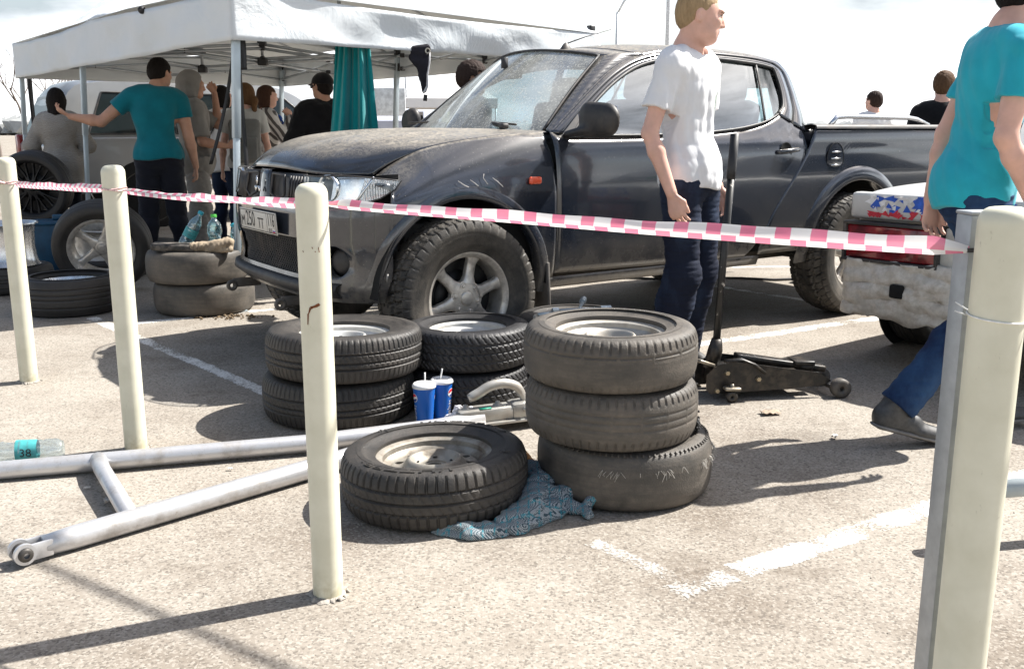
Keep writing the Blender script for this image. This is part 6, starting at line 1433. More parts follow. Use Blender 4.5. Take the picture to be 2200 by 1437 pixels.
# ------------------------------------------------------------------ background cars
def car(name, loc, yaw, label, L, Wd, belt, roof, paint, glass, sill=.36, wheels=(), R0=.36, wins=(), rearwin=None, front=None, plan=.10, tumble=.16):
    """x forward, rear end at x=0; y left. belt/roof: functions of x; roof below belt means no cabin there"""
    t = tag(empty(name, loc, R(yaw)), label, 'car'); hw = Wd/2
    def wx(x): e = min(x, L-x); return hw*(1-plan*math.exp(-e/.18)-(.35 if e < .01 else 0))
    def sy(x, z): b_ = belt(x); u = (z-sill)/(b_-sill); return wx(x)*(.955+.045*math.sin(min(1, max(0, u))*PI*.9)**.5 if u <= 1 else 1)
    xs = np.r_[[0, .015, .05], np.linspace(.12, L-.12, 60), [L-.05, L-.015, L]]; g = []
    for x in xs:
        b_ = belt(x); e = min(x, L-x); zs = sill+.04*(1-min(1, e/.1)); col = []
        for u in np.linspace(0, 1, 9): z = zs+(b_-.03-zs)*u; col.append((x, sy(x, z), z))
        col += [(x, sy(x, b_)*.985, b_-.012), (x, sy(x, b_)*.95, b_)]+[(x, sy(x, b_)*.95*k, b_+.012*(1-k)) for k in (.6, .2)]
        full = col+[(a, -b, c) for a, b, c in col[::-1]]; g.append(full)
    o = MB().grid(g).build('body', paint, t, ang=40); recalc(o)
    g = []; xr = [x for x in xs if roof(x) > belt(x)+.005]
    for x in xr:
        b_, r_ = belt(x)-.005, roof(x); y0 = sy(x, b_)*.945; col = []
        for u in np.linspace(0, 1, 10): z = b_+(r_-.05*min(1, (r_-b_)/.2)-b_)*u; col.append((x, y0-tumble*max(0, z-b_)/.6*1.0, z))
        y1 = col[-1][1]; z1 = col[-1][2]
        for k in (.94, .82, .6, .3, .05): col.append((x, y1*k, z1+(r_-z1)*(1-((k-.0))**4)))
        g.append(col+[(a, -b, c) for a, b, c in col[::-1]])
    o = MB().grid(g).build('cabin', paint, t, ang=40); recalc(o)
    def sp(x, z, off=.004): b_ = belt(x)-.005; return (x, sy(x, b_)*.945-tumble*max(0, z-b_)/.6+off, z)
    for w_ in wins:
        for sg in (1, -1):
            pl = np.array(w_); n = len(pl)//2; lo_, hi_ = resample(pl[:n], 14), resample(pl[n:][::-1], 14)
            gg = [[(lambda q: (q[0], q[1]*sg, q[2]))(sp(*(a+(b-a)*v))) for v in np.linspace(0, 1, 5)] for a, b in zip(lo_, hi_)]
            MB().grid(gg).build('side_window', glass, t)
            bd = list(lo_)+list(hi_[::-1])+[lo_[0]]; MB().tube([(lambda q: (q[0], q[1]*sg, q[2]))(sp(a[0], a[1], .006)) for a in bd], .010, 5, cap=False).build('window_seal', TBLK, t)
    def across(x0, z0, x1, z1, nm, k0=.84, k1=.84, off=.008):
        gg = []
        for v in np.linspace(0, 1, 6):
            x, z = x0+(x1-x0)*v, z0+(z1-z0)*v; y = sp(max(.02, min(L-.02, x)), z)[1]*(k0+(k1-k0)*v); nx = -(z1-z0); nz = (x1-x0); q = math.hypot(nx, nz); s_ = 1 if nz >= 0 else -1
            gg.append([(x+nx/q*off*1*s_, y*w, z+nz/q*off*s_) for w in np.linspace(-1, 1, 9)])
        MB().grid(gg).build(nm, glass, t)
    if rearwin: across(*rearwin, 'rear_window')
    if front: across(*front, 'windscreen')
    for x in wheels:
        for sg in (1, -1):
            MB().lathe([(R0+.055, 0), (R0+.05, .012), (.02, .010)], 30, Matrix.Translation((x, sg*(hw-.012), R0+.02)) @ Matrix.Rotation(-PI/2*sg, 4, 'X')).build('dark_wheel_well', DARKV, t)  # near-black disc paints the shade of the wheel well onto the body
            w = empty('wheel', (x, sg*(hw-.105), R0)); w.parent = t; w.rotation_euler = (-PI/2*sg, 0, 0)
            tyre(R0, .21, R0*.62, RUBD, w, 'ribs', nb=40, per=4); alloy_rim(R0*.60, .17, w, ALUC, 5, face=.7, w0=.03, w1=.026, dark=True, hubr=.3)
    return t, sp
SILVP = simple('silver_paint', (.30, .31, .32), .32, .45, var=.05, nsc=3, coat=.6, dirt=(.30, .27, .23), dirt_amt=.25)
DGL = NB('dark_glass'); DGL.P(Base_Color=(.012, .018, .02, 1), Roughness=.04, Specular_IOR_Level=.5, Coat_Weight=.0); DGL = DGL.m
bl_ = spline([0, .08, .6, 3.3, 3.55, 4.6, 4.78], [1.02, 1.10, 1.13, 1.13, 1.10, .98, .80])
rf_ = spline([0, .10, .22, .40, 1.0, 2.6, 2.9, 3.62, 4.78], [1.00, 1.12, 1.62, 1.80, 1.86, 1.83, 1.74, 1.10, .60])
t, sp = car('suv', (-6.0, 12.30, 0), 38, 'silver off-road car standing behind the people under the tent', 4.78, 1.86, bl_, rf_, SILVP, DGL, .45, (1.0, 3.75), .39,
   wins=([(.42, 1.16), (1.30, 1.16), (1.30, 1.66), (.62, 1.66)], [(1.38, 1.16), (2.25, 1.16), (2.25, 1.66), (1.38, 1.66)], [(2.33, 1.16), (3.30, 1.16), (2.80, 1.62), (2.33, 1.66)]),
   rearwin=(.075, 1.16, .235, 1.62), front=(3.52, 1.14, 2.95, 1.66))
t.scale = (1.10, 1, 1)
SIL2 = simple('bright_trim', (.62, .63, .64), .3, .5)
for sg in (1, -1):
    MB().tube([(.6, sg*.66, 1.885), (.72, sg*.66, 1.93), (2.5, sg*.66, 1.92), (2.65, sg*.66, 1.865)], .016, 8).build('roof_rail', SIL2, t)
    MB().grid([[(x, sg*(.925), z) for z in (.52, .58)] for x in np.linspace(.7, 3.3, 6)]).build('side_moulding', SIL2, t)
    MB().box((.03, sg*.78, .98), (.09, .16, .34), ch=.02).build('tail_light', simple('tail_red', (.22, .008, .008), .2, spec=.8), t)
    MB().box((3.25, -.98*sg if False else sg*1.0, 1.20), (.10, .20, .16), ch=.03).build('door_mirror', SIL2, t)
MB().box((-.02, 0, .56), (.18, 1.74, .26), ch=.05).build('rear_bumper', TBLK, t)
MB().box((-.06, 0, .84), (.30, .62, .62), ch=.06).build('spare_wheel_cover', TBLK, t) if False else None
MB().box((-.005, .1, .82), (.02, .5, .12), ch=.004).build('number_plate', PLC, t)
MB().box((.04, -.45, 1.20), (.02, .22, .05), rot=(0, -.3, 0)).build('sticker', simple('sticker', (.55, .30, .40), .6, nsc=90, var=.5), t)
# white battered drift car, rear left corner towards us
WPA = simple('white_paint', (.62, .62, .60), .4, 0, var=.05, nsc=3, coat=.4, dirt=(.30, .27, .22), dirt_amt=.35)
bl2 = spline([0, .04, .62, 1.0, 3.0, 3.3, 4.0, 4.15], [.84, .895, .925, .93, .93, .91, .84, .70]); rf2 = spline([0, .60, 1.18, 1.5, 2.3, 3.15, 4.15], [.60, .925, 1.34, 1.385, 1.37, .93, .5])
fwd = 38.0
rx, ry = 1.815, 5.16        # rear left corner on the ground
c_, s_ = math.cos(R(fwd)), math.sin(R(fwd)); ox, oy = rx+s_*.80, ry-c_*.80
b = NB('rear_glass'); b.P(Base_Color=(.02, .03, .035, 1), Roughness=.08, Specular_IOR_Level=.7); RG = b.m
t, sp = car('drift_car', (ox, oy, 0), fwd, 'battered white car with taped bumper and red and blue marks behind the walking man', 4.15, 1.62, bl2, rf2, WPA, RG, .30, (.66, 3.2), .305,
   wins=([(1.30, .96), (1.95, .96), (1.95, 1.28), (1.52, 1.28)], [(2.02, .96), (2.95, .96), (2.45, 1.28), (2.02, 1.29)]), rearwin=(.66, .965, 1.17, 1.325), front=(3.08, .96, 2.42, 1.34), plan=.05, tumble=.22)
# taped lumpy bumper
g = []; rr = np.random.default_rng(2)
for i in range(70):
    u = i/69; y = .80-1.60*u; row = []
    for j in range(26):
        v = j/25; z = .27+.29*v; rg = abs(y)/.8; x = -.085-.02*math.sin(v*PI)+.10*max(0, rg-.93)/.07
        d = .010*math.sin(y*23+z*31)+.008*math.sin(z*70+2*math.sin(y*9))+.006*math.sin(y*61-z*40)+.004*rr.normal()
        for dn in (.14, .20, .08): d += .012*math.exp(-((v*.29-dn+.01*math.sin(y*14))/.010)**2)
        row.append((x-d*.8, y*(1+.01*math.sin(z*50)), z+(.02*math.sin(y*11+1)+.012*math.sin(y*29) if j == 0 else 0)))
    g.append(row)
b = NB('duct_tape'); n_ = b.noise(22, 6, .7); b.P(Base_Color=b.mix(b.ramp(n_, .40, .62), (.50, .46, .40, 1), (.66, .62, .56, 1)), Roughness=.6, Normal=b.bump(b.noise(30, 4, .6, dist=1.5), .5, .008)); o = MB().grid(g).build('taped_bumper', b.m, t); solid(o, .02, 1).modifiers[0].use_even_offset = False
MB().box((-.13, .44, .42), (.03, .075, .07), ch=.012).build('tow_eye_hole', DARKV, t)
# tail lights and middle panel
TR = NB('tail_lamp'); zz = TR.n('ShaderNodeSeparateXYZ', {0: TR.tc.outputs['Object']}).outputs[2]; TR.P(Base_Color=TR.mix(TR.ramp(TR.noise(14, 3), .4, .6), (.10, .005, .008, 1), (.26, .012, .02, 1)), Roughness=.2, Coat_Weight=.8); TR = TR.m
for sg in (1, -1):
    l = MB().box((-.045, sg*.52, .65), (.10, .50, .175), ch=.012).build('tail_light', TR, t)
    q = MB()
    for (yy, zz_, a, b_) in ((.52, .745, .53, .016), (.52, .555, .53, .016), (.775, .65, .016, .19), (.265, .65, .016, .19)): q.box((-.06, sg*yy, zz_), (.10, a, b_), ch=.003)
    q.build('lamp_surround', TBLK, t)
MB().box((-.03, 0, .65), (.07, .50, .20), ch=.01).build('rear_panel', simple('dirty_white', (.45, .42, .38), .7, var=.2, nsc=20), t)
MB().box((-.07, .0, .58), (.012, .52, .11), ch=.003).build('number_plate', PLC, t)
# boot lid edge with shattered red/blue/white pattern
lidm = MB().box((-.02, 0, .832), (.085, 1.56, .135), ch=.02).build('boot_lid', WPA, t)
BLU = simple('decal_blue', (.02, .10, .50), .5, var=.3, nsc=30); RED = simple('decal_red', (.55, .03, .05), .5, var=.3, nsc=30); WHD = simple('decal_white', (.75, .75, .76), .5)
rr = random.Random(11)
m = MB()
def tri(y, z, r_, mi, x=-.0645):
    a0 = rr.uniform(0, 6.28); P = [(x-rr.random()*.0006, y+r_*math.cos(a0+k*2.1+rr.uniform(-.5, .5))*1.3, z+r_*math.sin(a0+k*2.1+rr.uniform(-.4, .4))) for k in range(3)]
    P = [(a, max(-.76, min(.76, b)), max(.775, min(.892, c))) for a, b, c in P]; m.add(P, [(0, 1, 2)], mi)
for k in range(260):
    y = rr.uniform(-.76, .66); z = rr.uniform(.78, .89); v = (z-.78)/.11
    mi = 1 if v < .28 else (0 if v > .28 and rr.random() < .62 else 2)
    m.v and None; tri(y, z, rr.uniform(.010, .034), mi, -.0635-.0004*k/26)
m.build('decal_shards', [BLU, RED, WHD], t)
GRN = simple('decal_green', (.02, .42, .12), .6)
gm = MB()
def rw(u, v): x, z = .66+(1.17-.66)*v, .965+.36*v; k = math.hypot(.51, .36); return (x-.36/k*.012, u, z+.51/k*.012)
text_to(gm, '22', .13, lambda x, y: rw(-.02-x*1.0, .22+y/.62), shear=.3); text_to(gm, '777', .11, lambda x, y: rw(.0-x, .06+y/.62), shear=.3); gm.build('green_numbers', GRN, t)
m = MB(); m.tube([rw(-.02+.10*math.cos(a), .62+.14*math.sin(a)) for a in np.linspace(0, 5.4, 24)], .010, 5); m.tube([rw(-.02+.05*math.cos(a), .60+.07*math.sin(a)) for a in np.linspace(1, 5.9, 16)], .008, 5); m.build('white_swirl', WHD, t)
m = MB(); m.add([rw(.06, .40), rw(-.10, .42), rw(-.02, .34)], [(0, 1, 2)]); m.build('red_mark', RED, t)
MB().tube([(.64, .66, .95), (.90, .60, 1.16), (1.16, .53, 1.335)], .014, 6).build('window_trim', WPA, t)
# distant things: tents, cars, lamp posts, sign, trees
def far_tent(x, y, w, d, z0, z1, z2, label, col=(.55, .57, .62)):
    t = tag(empty('far_tent', (x, y, 0), rr.uniform(-.3, .3)), label, 'tent'); m_ = simple('far_cloth_%d' % int(col[2]*100), col, .9, var=.06, nsc=2)
    g = [[(-w/2, -d/2, z), (w/2, -d/2, z), (w/2, d/2, z), (-w/2, d/2, z)] for z in (z0, z1)]+[[(-.1, -.1, z2), (.1, -.1, z2), (.1, .1, z2), (-.1, .1, z2)]]
    MB().grid(g, cv=True).build('canopy', m_, t, smooth=False)
    for i in (-1, 1):
        for j in (-1, 1): MB().tube([(i*(w/2-.05), j*(d/2-.05), 0), (i*(w/2-.05), j*(d/2-.05), z0+.1)], .03, 6).build('leg', POLE, t)
    return t
far_tent(-2.9, 26, 4.2, 3, 1.15, 1.42, 1.75, 'low blue grey tent far off, seen between the towel pole and the windscreen', (.42, .44, .52))
far_tent(-2.2, 34, 3, 3, 1.9, 2.2, 3.2, 'small white tent in the far distance left of the pickup windscreen', (.75, .74, .73))
far_tent(10.5, 60, 5, 4, 2.0, 2.3, 3.0, 'pale distant tent beyond the truck bed', (.75, .75, .75))
fl = tag(empty('feather_flag', (-1.58, 22, 0)), 'pale yellow advertising flag in the distance beside the windscreen', 'flag'); MB().tube([(0, 0, 0), (0, 0, 1.75)], .012, 6).build('pole', POLE, fl)
o = MB().grid([[(0, 0, 1.1), (0, 0, 1.45), (0, 0, 1.70)], [(.25, .03, 1.08), (.25, .03, 1.4), (.25, .03, 1.62)], [(.5, 0, 1.1), (.48, 0, 1.38), (.45, 0, 1.5)]]).build('cloth', simple('flag_yellow', (.75, .65, .32), .8), fl); solid(o, .01)
sgn = tag(empty('board_sign', (-2.35, 20, 0)), 'plain white board sign on a pole beside the rear tent leg', 'sign'); MB().tube([(0, 0, 0), (0, 0, 2.3)], .03, 6).build('pole', POLE, sgn); MB().box((-.1, -.04, 1.75), (.62, .03, .55), ch=.02).build('board', simple('board', (.6, .62, .63), .6), sgn)
LP_ = simple('lamp_post_paint', (.62, .64, .66), .5)
def lamp(x, y, h, arm, label):
    t = tag(empty('lamp_post', (x, y, 0)), label, 'lamp post'); MB().tube([(0, 0, 0), (0, 0, h*.6), (0, 0, h)], [.11, .09, .06], 8).build('pole', LP_, t)
    if arm: MB().tube([(0, 0, h-.05), (arm*.5, 0, h+.5), (arm, 0, h+.75)], .045, 6).build('arm', LP_, t); MB().box((arm*1.15, 0, h+.78), (.7, .25, .14), ch=.04).build('lamp_head', LP_, t)
lamp(4.8, 46, 6.4, .6, 'pale lamp post with a bent arm, left one of the pair above the pickup roof')
lamp(7.1, 46, 12.0, 0, 'plain pale mast, right one of the pair above the pickup roof')
lamp(-6.6, 62, 5.0, 2.2, 'thin distant lamp post with arm behind the black capped man')
lamp(-3.5, 50, 5.4, 1.6, 'thin distant lamp post right of the hanging black garment')
lamp(-20, 52, 5.0, -1.5, 'thin distant lamp post at the far left behind the silver car')
BARK = simple('bark', (.17, .14, .12), .9, var=.3, nsc=6)
def bare_tree(x, y, h, seed, label):
    t = tag(empty('bare_tree', (x, y, 0)), label, 'tree', 'bare trees beyond the tent'); rr = random.Random(seed); tr, tw = MB(), MB()
    def grow(p, d, L, r, lv):
        q = p+d*L; mid = p+d*L*.5+Vector((rr.uniform(-.05, .05), rr.uniform(-.05, .05), 0))*L
        (tr if lv < 3 else tw).tube([p, mid, q], [r, r*.8, r*.6], 5 if lv < 3 else 3, cap=False)
        if lv >= 6: return
        for _ in range(3 if lv < 2 else rr.choice((2, 3))):
            nd = (d+Vector((rr.uniform(-.6, .6), rr.uniform(-.6, .6), rr.uniform(-.05, .4)))).normalized(); grow(p+d*L*rr.uniform(.55, 1), nd, L*rr.uniform(.55, .8), r*.55, lv+1)
    grow(Vector((0, 0, 0)), Vector((0, 0, 1)), h*.28, h*.014, 0); tr.build('trunk', BARK, t); tw.build('twigs', BARK, t)
for i, (x, y, h) in enumerate(((-21.9, 42, 7.6), (-21.2, 43, 7.2), (-20.6, 45, 6.6), (-23.0, 41, 8.0), (-24.6, 42, 8.0), (-20.4, 47, 6.2))):
    bare_tree(x, y, h, i+3, ['tall bare tree at the left edge of the sky, left of the tent corner', 'bare tree second from the left edge, behind the tent corner', 'bare tree just above the far left tent corner', 'bare tree at the very left edge', 'bare tree outside the left edge of the frame', 'smallest bare tree, right above the sagging tent roof'][i])
# low far tree belt on the horizon
b = NB('hazy_far_trees'); b.P(Base_Color=b.mix(b.noise(1.2, 5), (.28, .30, .30, 1), (.42, .42, .41, 1)), Roughness=1); FTM = b.m  # pale greys carry the distance haze in the tree colour
m = MB(); rr = random.Random(5)
for i in range(900):
    x = rr.uniform(-170, 170); y = 190+rr.uniform(0, 25); h = 2.3+.8*math.sin(x*.05)+rr.uniform(-.6, .8); r_ = rr.uniform(1.4, 3.0); c = Vector((x, y, h*.45))
    bm = bmesh.new(); bmesh.ops.create_icosphere(bm, subdivisions=1, radius=1)
    for v in bm.verts: v.co = Vector((v.co.x*r_, v.co.y*r_, v.co.z*h*.55))*(1+rr.uniform(-.25, .25))
    m.bm(bm, Matrix.Translation(c))
tag(m.build('far_tree_belt', FTM, smooth=False), 'far belt of scrub and trees along the horizon', 'trees', kind='stuff')
# parked cars in the far distance
def farcar(x, y, yaw, col, label):
    m_ = simple('far_paint_%d' % (abs(hash(str(col))) % 1000) if False else 'far_paint_%s' % ''.join('%02d' % int(c*99) for c in col), col, .35, .1, var=.03, coat=.5)
    bl3 = spline([0, .3, 1.0, 3.2, 4.2], [.80, .92, .95, .93, .70]); rf3 = spline([0, .5, .95, 1.4, 2.5, 3.3, 4.2], [.5, .93, 1.35, 1.45, 1.42, .93, .4])
    return car('parked_car', (x, y, 0), yaw, label, 4.2, 1.7, bl3, rf3, m_, DGL, .30, (.8, 3.4), .31, wins=([(1.1, .98), (2.0, .98), (2.0, 1.34), (1.35, 1.34)], [(2.08, .98), (3.1, .98), (2.55, 1.32), (2.08, 1.36)]), rearwin=(.52, .97, .93, 1.30), front=(3.2, .97, 2.6, 1.38))
farcar(5.5, 30, 12, (.50, .51, .52), 'silver parked car far behind, seen through the cab windows')
farcar(-3.5, 38, 5, (.60, .60, .60), 'white parked car in the far distance beyond the blue grey tent')
farcar(9.0, 36, 170, (.10, .12, .16), 'dark parked car in the far distance behind the truck bed')
farcar(-15.5, 21, 60, (.05, .05, .06), 'black parked car at the left edge behind the tent pole')
farcar(1.2, 26, -10, (.32, .05, .05), 'dark red parked car far behind the pickup bonnet')
# ------------------------------------------------------------------ small things on the ground
b = NB('silver_painted_steel'); f = b.ramp(b.noise(9, 6, .65, mapsc=(1, 1, 1)), .50, .72); c = b.mix(f, (.58, .58, .59, 1), (.34, .32, .30, 1)); c = b.mix(b.math('MULTIPLY', b.ramp(b.noise(70, 4, .7), .62, .7), .35), c, (.20, .14, .10, 1))
b.P(Base_Color=c, Metallic=.55, Roughness=b.math('MULTIPLY_ADD', f, .25, .36), Normal=b.bump(b.noise(55, 3), .15, .003)); TUBE = b.m
F = tag(empty('tow_frame', (-1.2, 3.1, 0)), 'silver tubular A-shaped towing frame lying on the asphalt', 'tow bar'); o0 = Vector((-1.2, 3.1, 0)); V = lambda x, y, z: Vector((x, y, z))-o0
MB().tube([V(-1.36, 2.615, .038), V(-1.30, 2.675, .038), V(-.72, 3.256, .040), V(-.30, 3.68, .05), V(-.16, 3.80, .06)], [.030, .035, .035, .035, .030], 20).build('long_tube', TUBE, F)
MB().tube([V(-1.93, 3.215, .036), V(-1.85, 3.245, .036), V(-1.55, 3.325, .038), V(-.78, 3.54, .042), V(-.30, 3.72, .05), V(-.12, 3.81, .06)], [.022, .032, .033, .033, .033, .030], 20).build('long_tube', TUBE, F)
MB().tube([V(-1.50, 3.33, .048), V(-1.44, 3.22, .052), V(-1.175, 2.80, .042)], [.030, .028, .028], 18).build('cross_tube', TUBE, F)
e = MB(); d_ = Vector((-.707, -.707, 0)); n_ = Vector((.707, -.707, 0)); p0 = V(-1.37, 2.605, .038)
for s_ in (-1, 1):
    c = p0+n_*s_*.024+d_*.045; e.box(tuple(p0+n_*s_*.024+d_*.01), (.085, .010, .050), rot=(0, 0, math.atan2(-1, -1)), ch=.004)
    e.lathe([(.014, -.006), (.031, -.006), (.031, .006), (.014, .006)], 24, Matrix.Translation(c) @ n_.to_track_quat('Z', 'Y').to_matrix().to_4x4(), closed=True)
e.build('clevis', TUBE, F, ang=40)
MB().lathe([(.008, -.042), (.019, -.040), (.021, -.03), (.021, .034), (.017, .040), (.008, .040)], 18, Matrix.Translation(p0+d_*.045) @ n_.to_track_quat('Z', 'Y').to_matrix().to_4x4()).build('clevis_bush', simple('dark_steel', (.06, .055, .05), .5, .4, nsc=30), F)
e = MB(); e.tube([V(-1.95, 3.21, .036), V(-2.02, 3.19, .036)], .018, 10); e.build('tube_end', BLACKM, F)
# coupling head with lever
GALV = simple('galvanised_cast', (.44, .43, .40), .38, .55, var=.1, nsc=20, dirt=(.3, .24, .18), dirt_amt=.5)
cx = Vector((.80, .35, 0)).normalized(); cy = Vector((-cx.y, cx.x, 0)); Mc = Matrix((cx, cy, Vector((0, 0, 1)))).transposed()
m = MB(); m.box(tuple(V(-.10, 3.845, .070)), (.28, .090, .060), rot=Mc, ch=.014).box(tuple(V(.055, 3.905, .075)), (.15, .095, .075), rot=Mc, ch=.02).box(tuple(V(-.02, 3.875, .040)), (.38, .12, .012), rot=Mc, ch=.004)
m.build('coupler_body', GALV, F, ang=40)
m = MB()
for k, q in enumerate(((-.19, 3.805), (-.06, 3.86))): m.lathe([(.0005, .017), (.010, .017), (.011, .006), (.019, .005), (.020, 0)], 6 if k < 0 else 12, Matrix.Translation(V(*q, .100)))
for q in ((.055, 3.853, .085), (.095, 3.868, .085)): m.lathe([(.0005, .010), (.009, .010), (.011, 0)], 10, Matrix.Translation(V(*q)) @ Matrix.Rotation(PI/2, 4, 'X'))
m.build('bolts', GALV, F); MB().box(tuple(V(-.11, 3.81, .101)), (.05, .022, .003), rot=Mc).build('sticker', simple('green_sticker', (.02, .30, .20), .5), F)
lv = smooth_poly([tuple(V(.055, 3.90, .085)), tuple(V(.045, 3.895, .13)), tuple(V(.02, 3.885, .172)), tuple(V(-.03, 3.865, .192)), tuple(V(-.09, 3.842, .186)), tuple(V(-.14, 3.822, .160)), tuple(V(-.165, 3.812, .148)), tuple(V(-.178, 3.808, .143))], 26)
MB().tube([tuple(q) for q in lv], [.010+.008*math.sin(min(1, i_/9)*PI/2)-.010*max(0, (i_-23)/3)**2 for i_ in range(26)], 14, flat=(1.15, .85)).build('coupler_lever', GALV, F)
MB().lathe([(.010+.0022*math.cos(a), .0022*math.sin(a)) for a in np.linspace(0, 2*PI, 6, endpoint=False)], 16, Matrix.Translation(V(.075, 3.905, .135)) @ Matrix.Rotation(1.2, 4, 'X'), closed=True).build('ring', GALV, F)
# cups
CB = simple('cup_blue', (.006, .115, .48), .38, var=.06, nsc=3, spec=.4); CWH = simple('cup_lid', (.80, .80, .80), .35, var=.02); CRD = simple('cup_red', (.65, .02, .04), .4)
def cup(x, y, label, rz, lean):
    t = tag(empty('drink_cup', (x, y, 0), rz), label, 'paper cup', 'blue drink cups'); h, r0, r1 = .172, .034, .047
    rad = lambda z: r0+(r1-r0)*z/h
    MB().lathe([(.001, .004), (r0-.002, .004), (r0, .0)]+[(rad(z), z) for z in np.linspace(.003, h, 12)], 40).build('cup', CB, t)
    MB().lathe([(.0005, h+.008), (.034, h+.008), (.036, h+.011), (.043, h+.011), (.0465, h+.007), (.050, h+.003), (.0505, h-.005), (.0485, h-.007)], 40).build('lid', CWH, t)
    MB().tube([(.004, .004, h), (.004+lean[0], .004+lean[1], h+.055)], .0032, 8).build('straw', CWH, t)
    on = lambda u, z, o_=.0007: ((rad(z)+o_)*math.cos(u/.043), (rad(z)+o_)*math.sin(u/.043), z)
    # round emblem: red over white over blue wave in a white ring, with vertical lettering below, on two sides
    for a0 in (-2.62, .32):
        def at(u, z, o_=.0007, a0=a0): q = on(u+a0*.043, z, o_); return q
        m = MB(); rr_ = .019; cz = .125
        g = [[at(rr_*s_*math.cos(a), cz+rr_*s_*math.sin(a)) for s_ in (0.02, .35, .7, 1)] for a in np.linspace(0, 2*PI, 33)]; m.grid(g, 0)
        wv = lambda u: .004*math.sin(u/rr_*2.2)
        for mi, lo_, hi_ in ((1, lambda u: .004+wv(u), lambda u: math.sqrt(max(0, (rr_*.88)**2-u*u))), (2, lambda u: -math.sqrt(max(0, (rr_*.88)**2-u*u)), lambda u: -.006+wv(u))):
            us = np.linspace(-rr_*.86, rr_*.86, 18); m.grid([[at(u, cz+lo_(u)+(hi_(u)-lo_(u))*v if hi_(u) > lo_(u) else cz+lo_(u), .0011) for v in (0, .5, 1)] for u in us], mi)
        text_to(m, 'pepsi', .040, lambda x, y: at(y*.9, .055+x*-1.0 if False else .052+x, .0010), 0); m.build('emblem', [CWH, CRD, simple('cup_dark_blue', (.004, .03, .22), .4)], t)
    return t
cup(-.368, 3.905, 'nearer blue paper cup with a white lid, left of the two', 0, (.0, .0)); cup(-.300, 3.985, 'blue paper cup with a slanted straw, farther and right of the two', 2.2, (-.016, .0))
# crumpled tissue
S_ = SDF((-.33, 3.72, 0), (-.12, 3.92, .14), .004); 
for q in ((-.25, 3.82, .045, .035), (-.22, 3.81, .075, .022), (-.20, 3.82, .055, .028), (-.27, 3.82, .03, .03), (-.175, 3.83, .09, .014), (-.225, 3.815, .10, .012)): S_.ell(q[:3], (q[3], q[3]*.7, q[3]*1.1), (q[0]*9, 1, 2), .012)
S_.wrinkle(.014, 90, 3); tag(S_.build('paper_tissue', simple('tissue', (.72, .71, .76), .9, var=.05)), 'crumpled white paper tissue between the cups and the towing frame', 'tissue')
# tweed cloth under the front wheel
b = NB('tweed'); o_ = b.tc.outputs['Object']; w1_ = b.n('ShaderNodeTexWave', {'Vector': o_, 'Scale': 95.0, 'Distortion': 2.0}, bands_direction='DIAGONAL').outputs['Fac']; w2_ = b.n('ShaderNodeTexWave', {'Vector': b.n('ShaderNodeMapping', {0: o_, 'Rotation': (0, 0, 1.57)}).outputs[0], 'Scale': 95.0, 'Distortion': 2.0}, bands_direction='DIAGONAL').outputs['Fac']
c = b.mix(b.ramp(w1_, .40, .62), (.05, .085, .105, 1), (.50, .52, .53, 1)); c = b.mix(b.ramp(w2_, .62, .80), c, (.05, .08, .10, 1)); pl_ = b.n('ShaderNodeTexWave', {'Vector': o_, 'Scale': 9.0, 'Distortion': 1.0}).outputs['Fac']
pl2 = b.n('ShaderNodeTexWave', {'Vector': b.n('ShaderNodeMapping', {0: o_, 'Rotation': (0, 0, 1.2)}).outputs[0], 'Scale': 8.0, 'Distortion': 1.0}).outputs['Fac']
c = b.mix(b.math('MULTIPLY', b.math('MULTIPLY', b.math('MAXIMUM', b.ramp(pl_, .90, .98), b.ramp(pl2, .92, .99)), b.ramp(b.noise(120, 2), .4, .55)), .8), c, (.03, .24, .30, 1)); b.P(Base_Color=c, Roughness=.95, Specular_IOR_Level=.15, Normal=b.bump(b.noise(200, 3), .6, .003)); TWD = b.m
S_ = SDF((-.32, 2.66, -.004), (.33, 3.30, .16), .0042)
for (p_, q_, ra, rb) in (((-.22, 2.80, .004), (-.06, 2.78, .008), .022, .030), ((-.06, 2.79, .010), (.06, 2.90, .024), .032, .045), ((.06, 2.90, .030), (.09, 3.06, .050), .048, .050), ((.07, 2.98, .03), (.17, 3.00, .04), .045, .035), ((.10, 3.06, .04), (.06, 3.18, .05), .045, .05), ((.05, 2.86, .015), (-.02, 2.82, .01), .04, .03), ((.15, 3.0, .03), (.20, 2.95, .02), .034, .018), ((.20, 2.95, .02), (.235, 2.935, .018), .014, .013), ((.235, 2.935, .02), (.262, 2.965, .045), .014, .020), ((.24, 2.93, .018), (.245, 2.895, .012), .013, .017), ((.0, 2.90, .01), (-.05, 3.0, .01), .04, .03), ((-.12, 2.76, .0), (.02, 2.80, .0), .03, .035), ((.02, 2.83, .0), (.13, 2.93, .01), .04, .045), ((-.24, 2.79, .0), (-.14, 2.77, .0), .012, .028)):
    S_.cone(p_, q_, ra, rb, .022)
S_.wrinkle(.014, 30, 7); S_.wrinkle(.003, 80, 8); X, Y, Z = S_.full(); S_.a = np.maximum(S_.a, (.001-Z+0*X).astype(np.float32)); tag(S_.build('rag', TWD), 'crumpled teal and grey tweed cloth tucked under the front wheel', 'cloth')
MB_ = MB(); tag(MB().bm(ball(.020, 16), Matrix.Translation((.055, 3.27, .05)) @ Matrix.Scale(.8, 4, (0, 1, 0))).build('red_ball', simple('red_rubber', (.55, .015, .02), .5)), 'small red rubber thing lying between the front wheel and the tall stack', 'toy')
